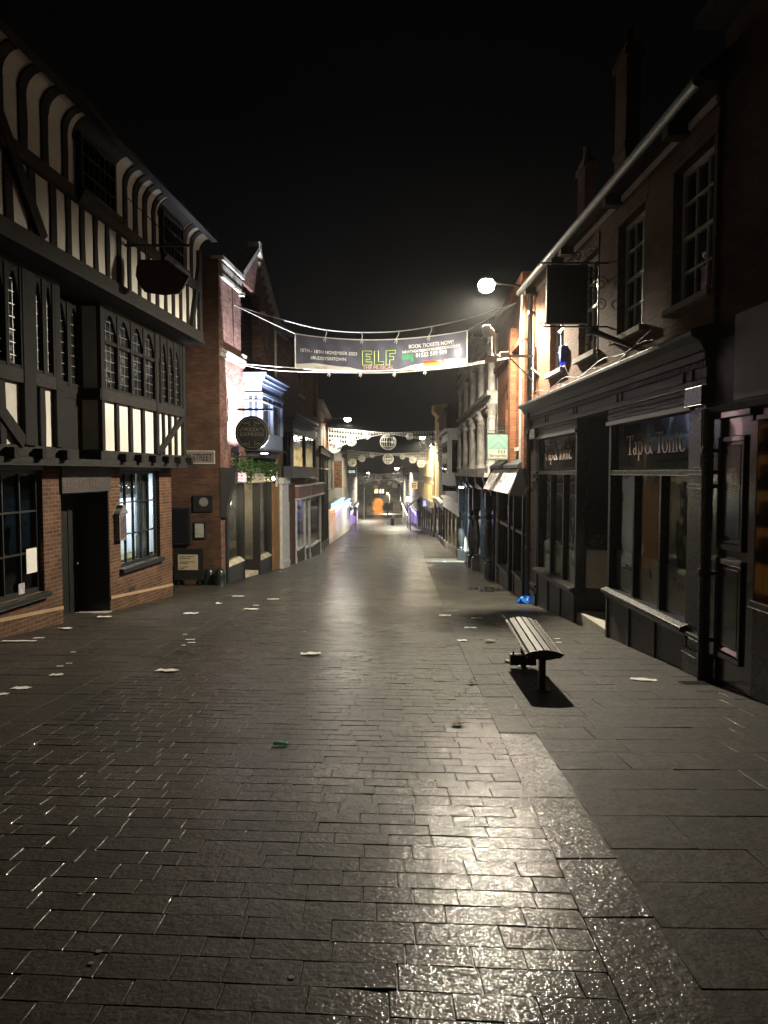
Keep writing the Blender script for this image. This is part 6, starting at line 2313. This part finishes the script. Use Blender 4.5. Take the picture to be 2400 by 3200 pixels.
one(m, "tie_rope", ROPE, rT, "thin rope from the top right banner corner to the brick wall", "rope", "banner ropes", smooth=True)
m, _ = rope([at(1459, 1138, 21.6), at(1530, 1126, 20.6), rB])
one(m, "tie_rope", ROPE, rB, "rope from the bottom right banner corner to the camera bracket", "rope", "banner ropes", smooth=True)
def near(c, x):
    return min(c, key=lambda p: abs(p.x - x))
for top, sv, lab in ((True, .18, "top left"), (True, .40, "top left of centre"), (True, .60, "top right of centre"), (True, .785, "top right"), (False, .19, "bottom left"), (False, .385, "bottom left of centre"), (False, .59, "bottom right of centre"), (False, .775, "bottom right")):
    p = ban(sv, 1 if top else 0)
    q = near(topc if top else botc, p.x + (.06 if top else 0))
    m = MB()
    m.tube([p, (p + q) / 2 + Vector((.03, -.02, 0)), q], .013, 5)
    for d in ((.05, -.12), (-.04, -.16), (.02, -.2)):
        e = (p if top else q)
        m.tube([e, e + Vector((d[0] * .6, -.02, d[1] * .35)), e + Vector((d[0], -.03, d[1] * .7))], .009, 4)
    one(m, "rope_tie", ROPE, p, "knotted white tie at the %s of the banner" % lab, "rope tie", "knotted ties along the banner")

# ------------------------------------------------------------------ camera on its bracket
Yk = 16.85
zk = at(1600, 1113, Yk).z
wx = rX(Yk)
T = thing("surveillance_camera", "white dome camera on a swan-neck pole and wall bracket under the street lamp", "camera", (wx, Yk, zk))
m = MB()
xk = at(1543, 1100, Yk).x
m.box(idf, xk - .12, wx + .1, Yk - .03, Yk + .03, zk - .03, zk + .03)
m.box(idf, xk - .16, xk + .1, Yk - .1, Yk + .1, zk - .05, zk - .03)
m.tube([(wx, Yk, zk - .62), (xk + .35, Yk, zk - .02)], .018, 6)
m.box(idf, wx - .06, wx + .02, Yk - .08, Yk + .08, zk - .75, zk + .2)
m.build("bracket", STEEL, T)
m = MB()
pts = [(xk, Yk, zk), (xk, Yk, at(1545, 1052, Yk).z)]
c = Vector((xk - .10, Yk, at(1545, 1052, Yk).z))
pts += [(c.x + .10 * math.cos(R(a)), Yk, c.z + .17 * math.sin(R(a))) for a in range(15, 106, 15)]
m.tube(pts, .042, 10)
m.lathe((xk, Yk, zk), [(.12, 0), (.12, .03), (.05, .05)], 14)
m.build("pole", WHITE, T, smooth=True)
m = MB()
h0, h1 = at(1508, 1018, Yk), at(1532, 1055, Yk)
m.box(idf, h0.x, h1.x, Yk - .12, Yk + .12, h1.z, h0.z)
m.build("housing", WHITE, T, bevel=.03)
m = MB()
hc = Vector(((h0.x + h1.x) / 2, Yk, h1.z))
m.lathe(hc, [(.02, -.15), (.07, -.125), (.095, -.07), (.10, 0), (.115, .0), (.115, .06)], 18)
m.build("dome", dark_glass("smoked_dome", (.01, .01, .012), .08), T, smooth=True)
m = MB()
for dx, dy, dz, ln in ((-.08, -.12, -.1, .26), (.22, -.1, .02, .2)):
    m.box(idf, xk + dx - ln / 2, xk + dx + ln / 2, Yk + dy - .06, Yk + dy + .06, zk + dz - .055, zk + dz + .055)
o = m.build("infrared_lamp", WHITE, T, bevel=.01)
T = thing("wall_bracket", "short black iron arm on the brick corner beside the rain pipe", "bracket", (rX(16.9), 16.9, 3.9))
m = MB()
a_, b_ = at(1662, 1152, 16.7), at(1697, 1180, 16.4)
m.tube([a_, b_, at(1700, 1222, 16.4)], [.035, .03, .012], 6)
m.box(idf, b_.x - .02, b_.x + .3, b_.y - .03, b_.y + .03, b_.z - .03, b_.z + .08)
m.build("arm", IRON, T)

# ------------------------------------------------------------------ strings of decorations down the street
def wire_ball():
    m = MB()
    for k in range(9):
        a = math.pi * k / 9
        m.tube([(.5 * math.cos(t) * math.cos(a), .5 * math.cos(t) * math.sin(a), .5 * math.sin(t)) for t in [2 * math.pi * i / 24 for i in range(24)]], .016, 4, True)
    for z in (-.28, 0, .28):
        r = math.sqrt(.25 - z * z)
        m.tube([(r * math.cos(t), r * math.sin(t), z) for t in [2 * math.pi * i / 24 for i in range(24)]], .013, 4, True)
    return m
BALLM = paint("white_light_rope", (.80, .79, .74), .6, .1, 20, 0)
ball0 = None
def ball(px, py, dpx, Y, label, group):
    global ball0
    p = at(px, py, Y)
    d = dpx / FPX * Y
    if ball0 is None:
        ball0 = wire_ball().build("wire_ball", BALLM)
        o = ball0
    else:
        o = ball0.copy()
        C.objects.link(o)
    o.location = p
    o.scale = (d, d, d)
    tag(o, label, "light ball", group)
def net(name, label, Y, top, low, rows_, cols_, r):
    m = MB()
    t = [at(x, y, Y) for x, y in top]
    l = [at(x, y, Y) for x, y in low]
    def on(P, u):
        x = P[0].x + (P[-1].x - P[0].x) * u
        for a, b in zip(P, P[1:]):
            if a.x <= x <= b.x + 1e-6:
                k = (x - a.x) / max(1e-6, b.x - a.x)
                return a + (b - a) * k
        return P[-1]
    m.tube(t, r * 1.7, 5)
    m.tube(l, r * 1.4, 5)
    for i in range(cols_ + 1):
        u = i / cols_
        a, b = on(t, u), on(l, u)
        if (a - b).length > .06:
            m.tube([a, b], r, 4)
    zmax = max((on(t, i / 40) - on(l, i / 40)).length for i in range(41))
    for j in range(1, rows_):
        dz = zmax * j / rows_
        seg = []
        for i in range(81):
            a, b = on(t, i / 80), on(l, i / 80)
            if (a.z - b.z) > dz:
                seg.append(a - Vector((0, 0, dz)))
            else:
                if len(seg) > 1:
                    m.tube(seg, r * .9, 4)
                seg = []
        if len(seg) > 1:
            m.tube(seg, r * .9, 4)
    # drops of the net: short hanging tails
    for i in range(cols_ * 2):
        u = (i + .5) / (cols_ * 2)
        a, b = on(t, u), on(l, u)
        for j in range(rows_):
            dz = zmax * j / rows_
            if a.z - b.z > dz + .1:
                m.tube([a - Vector((0, 0, dz)), a - Vector((0, 0, dz + .16))], r * 1.1, 4)
    one(m, name, BALLM, t[0], label, "light net", "light nets across the street")
net("light_net", "nearest white light net strung across the street", 51.6, [(1026, 1337), (1100, 1343), (1208, 1353), (1300, 1349), (1405, 1346)], [(1027, 1410), (1066, 1394), (1110, 1374), (1208, 1355), (1290, 1367), (1405, 1396)], 5, 46, .006)
net("light_net", "second white light net from the camera", 80, [(1086, 1407), (1205, 1418), (1335, 1414)], [(1087, 1446), (1130, 1432), (1205, 1419), (1270, 1427), (1335, 1450)], 5, 44, .013)
net("light_net", "third white light net, under the black sky", 130, [(1108, 1477), (1180, 1481), (1258, 1479)], [(1109, 1503), (1140, 1489), (1180, 1482), (1225, 1490), (1258, 1506)], 4, 30, .018)
net("light_net", "farthest white light net before the gate", 178, [(1135, 1499), (1190, 1499), (1243, 1496)], [(1136, 1510), (1165, 1503), (1190, 1500), (1220, 1506), (1243, 1518)], 3, 24, .022)
g1, g2, g3, g4 = "light balls on the nearest net", "light balls on the second net", "light balls on the third net", "light balls on the farthest net"
for a in ((1046, 1396, 41, "large wire light ball at the left end of the nearest net"), (1098, 1379, 31, "bright wire light ball second from the left on the nearest net"), (1146, 1362, 22, "small wire light ball left of centre on the nearest net"),
          (1213, 1381, 50, "largest wire light ball hanging in the middle of the nearest net"), (1280, 1364, 22, "small wire light ball right of centre on the nearest net"), (1330, 1381, 33, "dim wire light ball before the yellow building on the nearest net"), (1378, 1402, 41, "large dim wire light ball at the right end of the nearest net")):
    ball(a[0], a[1], a[2], 50, a[3], g1)
for a in ((1101, 1446, 25, "wire light ball at the left end of the second net"), (1131, 1433, 20, "wire light ball second from the left on the second net"), (1163, 1423, 15, "small wire light ball left of centre on the second net"),
          (1213, 1434, 33, "large wire light ball in the middle of the second net"), (1258, 1427, 16, "small wire light ball right of centre on the second net"), (1290, 1437, 21, "wire light ball second from the right on the second net"), (1316, 1449, 25, "wire light ball at the right end of the second net")):
    ball(a[0], a[1], a[2], 79.6, a[3], g2)
for a in ((1109, 1500, 19, "wire light ball at the left end of the third net"), (1129, 1491, 14, "wire light ball second from the left on the third net"), (1150, 1485, 10, "tiny wire light ball left of centre on the third net"),
          (1182, 1492, 22, "wire light ball in the middle of the third net"), (1212, 1486, 10, "tiny wire light ball right of centre on the third net"), (1232, 1494, 15, "wire light ball second from the right on the third net"), (1251, 1501, 18, "wire light ball at the right end of the third net")):
    ball(a[0], a[1], a[2], 129.5, a[3], g3)
for a in ((1174, 1522, 12, "small far light ball above the gate arch"), (1185, 1508, 12, "bright far light ball in the middle of the farthest net"), (1200, 1504, 8, "tiny far light ball right of the bright one"), (1217, 1510, 11, "far light ball right of centre on the farthest net"), (1234, 1518, 15, "far light ball at the right end of the farthest net")):
    ball(a[0], a[1], a[2], 177.5, a[3], g4)

# ------------------------------------------------------------------ bench
Nc, Fc = Vector((1.655, 7.5, 0)), Vector((1.745, 9.32, 0))
ax = (Fc - Nc).normalized()
sx = Vector((ax.y, -ax.x, 0))
BL = (Fc - Nc).length
ztop = -.232
fb = lambda u_, v_, z_: Nc + ax * u_ + sx * v_ + Vector((0, 0, z_))       # u along, v to the right
T = thing("street_bench", "backless slatted bench with dark end plates standing alone on the right paving", "bench", fb(BL / 2, 0, G(8.4)))
hwid = .195
crown = lambda v_: ztop - .045 * (v_ / hwid) ** 2
SLT = paint("worn_bench_slat", (.075, .064, .057), .62, .3, 14, .35, .003, stretch=(3, .4, 3))
n = 4
for i in range(n):
    m = MB()
    v0 = -.155 + .31 * i / n + .007
    v1 = -.155 + .31 * (i + 1) / n - .007
    m.add([fb(.012, v0, crown(v0) - .03), fb(BL - .012, v0, crown(v0) - .03), fb(BL - .012, v1, crown(v1) - .03), fb(.012, v1, crown(v1) - .03),
           fb(.012, v0, crown(v0)), fb(BL - .012, v0, crown(v0)), fb(BL - .012, v1, crown(v1)), fb(.012, v1, crown(v1))],
          [(0, 1, 2, 3), (4, 5, 6, 7), (0, 1, 5, 4), (1, 2, 6, 5), (2, 3, 7, 6), (3, 0, 4, 7)])
    m.build("slat", SLT, T, bevel=.004)
for s_ in (-1, 1):
    m = MB()
    m.tube([fb(0.0, s_ * .178, crown(.178) - .012), fb(BL, s_ * .178, crown(.178) - .012)], .017, 10)
    m.build("edge_rail", paint("polished_edge_rail", (.16, .14, .125), .3, .2, 9, .1), T, smooth=True)
for u_ in (-.012, BL - .012):
    m = MB()
    poly = [(v_, crown(v_) + .004) for v_ in [hwid * (i / 8 - 1) for i in range(17)]] + [(v_, ztop - .045 - .045 * (1 - (v_ / hwid) ** 2) - .004) for v_ in [hwid * (1 - i / 8) for i in range(1, 16)]]
    m.plate(lambda a, b, c: fb(u_ + b, a, c), poly, 0, .024)
    m.build("end_plate", IRON, T, bevel=.004)
m = MB()
m.box(fb, .02, BL - .02, -.17, .17, ztop - .088, ztop - .062)
m.build("under_frame", IRON, T)
for u_ in (.10, BL - .32):
    m = MB()
    zg_ = fb(u_, 0, 0).y
    m.box(fb, u_, u_ + .07, -.034, .034, G(zg_) - .05, ztop - .05)
    m.box(fb, u_ - .04, u_ + .11, -.08, .08, G(zg_) - .02, G(zg_) + .012)
    m.build("leg", IRON, T, bevel=.004)
m = MB()
zz = G(fb(BL - .4, 0, 0).y)
m.box(fb, BL - .48, BL - .36, -.18, .13, zz + .05, zz + .17)
m.lathe(fb(BL - .42, -.14, zz + .17), [(.012, 0), (.012, .03), (.005, .04)], 8)
m.build("crossbar", IRON, T, bevel=.006)

# ------------------------------------------------------------------ litter
def crumpled(c, L, W, hgt, seed, ang=0.0, fold=.5, n=7, mat=PAPER):
    rd = random.Random(seed)
    m = MB()
    ca, sa = math.cos(ang), math.sin(ang)
    hs_ = [[(.35 + .4 * rd.random()) * hgt * (1 if (i in (0, n) or j in (0, 3)) else .5) for j in range(4)] for i in range(n + 1)]
    for top in (0, 1):
        for i in range(n + 1):
            for j in range(4):
                x = (i / n - .5) * L * (1 + rd.uniform(-.12, .12) * (top == 0))
                y = (j / 3 - .5) * W * (1 + .3 * math.sin(i * 1.3 + seed))
                X, Y = c.x + x * ca - y * sa, c.y + x * sa + y * ca
                z = G(Y) + .006 + hs_[i][j] + fold * hgt * abs(y) / max(W, .01) + (.0025 if top else 0)
                m.v.append(Vector((X, Y, z)))
    k = 4 * (n + 1)
    for i in range(n):
        for j in range(3):
            a = i * 4 + j
            m.f.append((a, a + 4, a + 5, a + 1))
            m.f.append((k + a, k + a + 4, k + a + 5, k + a + 1))
    return m
scr = "scraps of white paper on the left paving"
LIT = [  # px, py, length px, depth m, height, angle, name, label, group
    (326, 1930, 42, .22, .05, .2, "crumpled_paper", "crumpled white paper against the right end of the pub doorstep", None),
    (205, 1968, 36, .22, .09, -.3, "crumpled_paper", "crumpled white paper with an upright corner below the brick pier", None),
    (58, 2006, 104, .16, .03, .05, "paper_strip", "long white paper strip by the brick wall at the left edge", None),
    (121, 1996, 32, .14, .02, .1, "paper_scrap", "short flat paper scrap just beyond the long strip", None),
    (229, 2040, 15, .08, .015, .0, "paper_scrap", "small white scrap alone on the left paving", scr),
    (216, 2075, 18, .06, .01, .3, "paper_scrap", "thin white sliver above the crumpled tissue on the left", scr),
    (187, 2084, 20, .07, .01, .1, "paper_scrap", "thin white sliver nearest the crumpled tissue on the left", scr),
    (178, 2112, 38, .13, .03, .0, "crumpled_tissue", "small crumpled tissue on the left paving joint", None),
    (66, 2152, 54, .18, .006, .0, "paper_sheet", "flat white rectangular sheet on the dark left paving", None),
    (8, 2171, 34, .14, .006, .0, "paper_sheet", "flat white sheet cut by the left edge of the view", None),
    (595, 1918, 42, .28, .02, .0, "paper_sheet", "white paper on the setts left of the three small scraps", None),
    (684, 1890, 20, .20, .12, .0, "crumpled_paper", "small tented paper standing up in front of the bollards", None),
    (744, 1864, 34, .25, .015, .0, "paper_sheet", "flat paper nearest the corner shop door", None),
    (801, 1893, 18, .12, .02, .0, "paper_scrap", "small square scrap touching the larger sheet near the corner shop", None),
    (785, 1905, 46, .26, .03, .0, "paper_sheet", "larger white sheet with a dark shadow edge near the corner shop", None),
    (854, 1873, 36, .22, .012, .0, "paper_sheet", "flat pinkish paper farthest right of the corner shop litter", None),
    (578, 1985, 12, .08, .02, .0, "paper_scrap", "topmost of four scraps clustered on the setts", None),
    (594, 2000, 29, .10, .006, .0, "paper_scrap", "largest flat strip of four scraps clustered on the setts", None),
    (598, 2011, 24, .08, .03, .1, "paper_scrap", "curled scrap just below the flat strip in the cluster", None),
    (573, 2019, 12, .06, .02, .0, "paper_scrap", "lowest left of four scraps clustered on the setts", None),
    (522, 2098, 65, .20, .035, .0, "crumpled_tissue", "big crumpled tissue on the left half of the road", None),
    (972, 2048, 60, .24, .07, .0, "crumpled_paper", "peaked white paper in the middle of the road", None),
    (1390, 1924, 36, .22, .012, .0, "paper_sheet", "flat white paper farthest up on the right of the road", None),
    (1490, 1933, 34, .22, .012, .0, "paper_sheet", "flat white paper between the road edge and the bench top", None),
    (1470, 1963, 38, .20, .012, .1, "paper_sheet", "flat white paper on the road edge line left of the bench", None),
    (1445, 2003, 30, .15, .012, .0, "paper_sheet", "flat white paper lowest of the four left of the bench", None),
    (1742, 1998, 18, .06, .02, .3, "paper_scrap", "curled white scrap right of the bench, the farther of two", None),
    (1746, 2009, 20, .07, .008, .0, "paper_scrap", "flat white scrap right of the bench, the nearer of two", None),
    (2010, 2125, 76, .2, .006, -.25, "paper_sheet", "white three-cornered paper on the paving before the black pilaster", None),
    (1625, 2093, 10, .05, .02, .0, "paper_scrap", "tiny white scrap beneath the bench crossbar", None),
]
for i, (px, py, lp, dep, hg, an, nm, lab, grp) in enumerate(LIT):
    c = gnd(px, py)
    L = lp / FPX * c.y
    W = dep * min(1.0, L * 2.2 / max(dep, .01)) * .8
    m = crumpled(c, L, W * .85, hg * .35, i + 1, an + (.2 * math.sin(i * 3.1)))
    one(m, nm, PAPER, c, lab, "paper", grp, smooth=False)
LEAFB = paint("dead_leaf", (.20, .13, .08), .7, .4, 20, .3)
for i, (px, py, lp, hg, lab) in enumerate(((1532, 2007, 32, .03, "dry brown leaf beside the lowest paper left of the bench"), (1430, 2268, 40, .03, "large curled brown leaf on the road setts"), (1474, 2138, 24, .03, "small brown leaf on the road edge line"), (1588, 2070, 28, .03, "crumpled tan leaf by the bench crossbar"))):
    c = gnd(px, py)
    L = lp / FPX * c.y
    m = crumpled(c, L, L * .8, hg, 60 + i, .4 * i, fold=.6)
    one(m, "dead_leaf", LEAFB if i != 3 else paint("pale_leaf", (.45, .36, .24), .7), c, lab, "leaf", "leaves on the street", smooth=True)
c = gnd(875, 2332)
m = MB()
a = [c + Vector((-.045, 0, .012)), c + Vector((.045, -.006, .012))]
pts = [a[0] + (a[1] - a[0]) * 1.15 * (i / 24) + Vector((0, .012 * math.cos(i * 1.6), .006 + .008 * math.sin(i * 1.6))) for i in range(25)]
m.tube(pts, .010, 5)
gp = paint("bright_green_plastic", (.10, .95, .42), .35, .1, 9, 0)
gp.node_tree.nodes["Principled BSDF"].inputs["Transmission Weight"].default_value = .6
one(m, "green_coil", paint("bright_green_plastic", (.10, .95, .42), .35, .1, 9, 0), c, "tiny bright green plastic coil on the setts left of centre", "litter")
GUM = paint("old_gum", (.34, .33, .29), .7, .1, 20, .1)
for px, py, r, lab in ((307, 2978, .020, "pale flattened gum spot at the lower left of the road"), (283, 3015, .018, "pale flattened gum spot just below the lower left one"), (909, 3058, .020, "pale flattened gum spot near the bottom centre"), (250, 2797, .016, "pale flattened gum spot farther up on the left"), (1128, 2185, .02, "pale flattened gum spot on the mid road")):
    c = gnd(px, py)
    m = MB()
    r *= .62
    m.lathe(c + Vector((0, 0, .002)), [(r * .3, .0030), (r * .85, .0026), (r * 1.05, 0)], 12)
    one(m, "gum_spot", GUM, c, lab, "gum", "gum spots on the road")
# blue carrier bag
c = gnd(1640, 1885)
rd = random.Random(21)
m = MB()
NB, MBn = 22, 12
for j in range(MBn + 1):
    ph = math.pi / 2 * j / MBn
    for i in range(NB):
        th = 2 * math.pi * i / NB
        rr = 1 + .16 * math.sin(3 * th + 2 * ph) + .12 * math.sin(7 * th + 5 * ph) + rd.uniform(-.08, .08)
        r = .17 * math.cos(ph) ** .7 * rr if j < MBn else .004
        m.v.append(c + Vector((r * math.cos(th), r * .75 * math.sin(th), .004 + .135 * math.sin(ph) * (1 + .25 * math.sin(2 * th + 1) + rd.uniform(-.1, .1)))))
for j in range(MBn):
    for i in range(NB):
        i2 = (i + 1) % NB
        m.f.append((j * NB + i, j * NB + i2, (j + 1) * NB + i2, (j + 1) * NB + i))
T = thing("carrier_bag", "crumpled blue plastic carrier bag at the foot of the bar front's far end", "bag", c)
BAGM = paint("blue_polythene", (.02, .17, .62), .25, .35, 14, .3, .006)
m.build("bag", BAGM, T)
m = MB()
m.tube([c + Vector((.1, -.03, .12)), c + Vector((.17, -.05, .19)), c + Vector((.2, -.06, .1)), c + Vector((.15, -.06, .02))], [.02, .012, .014, .01], 6)
m.tube([c + Vector((-.1, -.05, .1)), c + Vector((-.18, -.08, .13)), c + Vector((-.2, -.08, .04))], [.02, .012, .012], 6)
m.build("handle", BAGM, T)
# cast iron drain grating by the pilaster
c = gnd(2175, 2138)
m = MB()
for k in range(8):
    y_ = c.y - .1 + k * .027
    m.box(idf, c.x - .14, c.x + .14, y_, y_ + .014, G(c.y) - .02, G(c.y) + .006)
for x_ in (-.155, .14):
    m.box(idf, c.x + x_, c.x + x_ + .015, c.y - .115, c.y + .115, G(c.y) - .02, G(c.y) + .008)
one(m, "drain_grating", IRON, c, "small iron drain grating in the paving by the black pilaster", "drain")

# ------------------------------------------------------------------ thin haze added to give the lamps a glow
m = MB()
m.box(idf, -62, 62, -6, 402, G(400) - 1.0, 11.5)
hz = m.build("haze", DARKIN)
hz['kind'] = 'stuff'
hm = bpy.data.materials.new("lamp_glow_haze")
hm.use_nodes = True
t = hm.node_tree
t.nodes.remove(t.nodes["Principled BSDF"])
pv = t.nodes.new("ShaderNodeVolumePrincipled")
pv.inputs["Color"].default_value = (.9, .9, .9, 1)
pv.inputs["Density"].default_value = .00055
pv.inputs["Anisotropy"].default_value = .75
t.links.new(pv.outputs[0], t.nodes["Material Output"].inputs["Volume"])
hz.data.materials.clear()
hz.data.materials.append(hm)
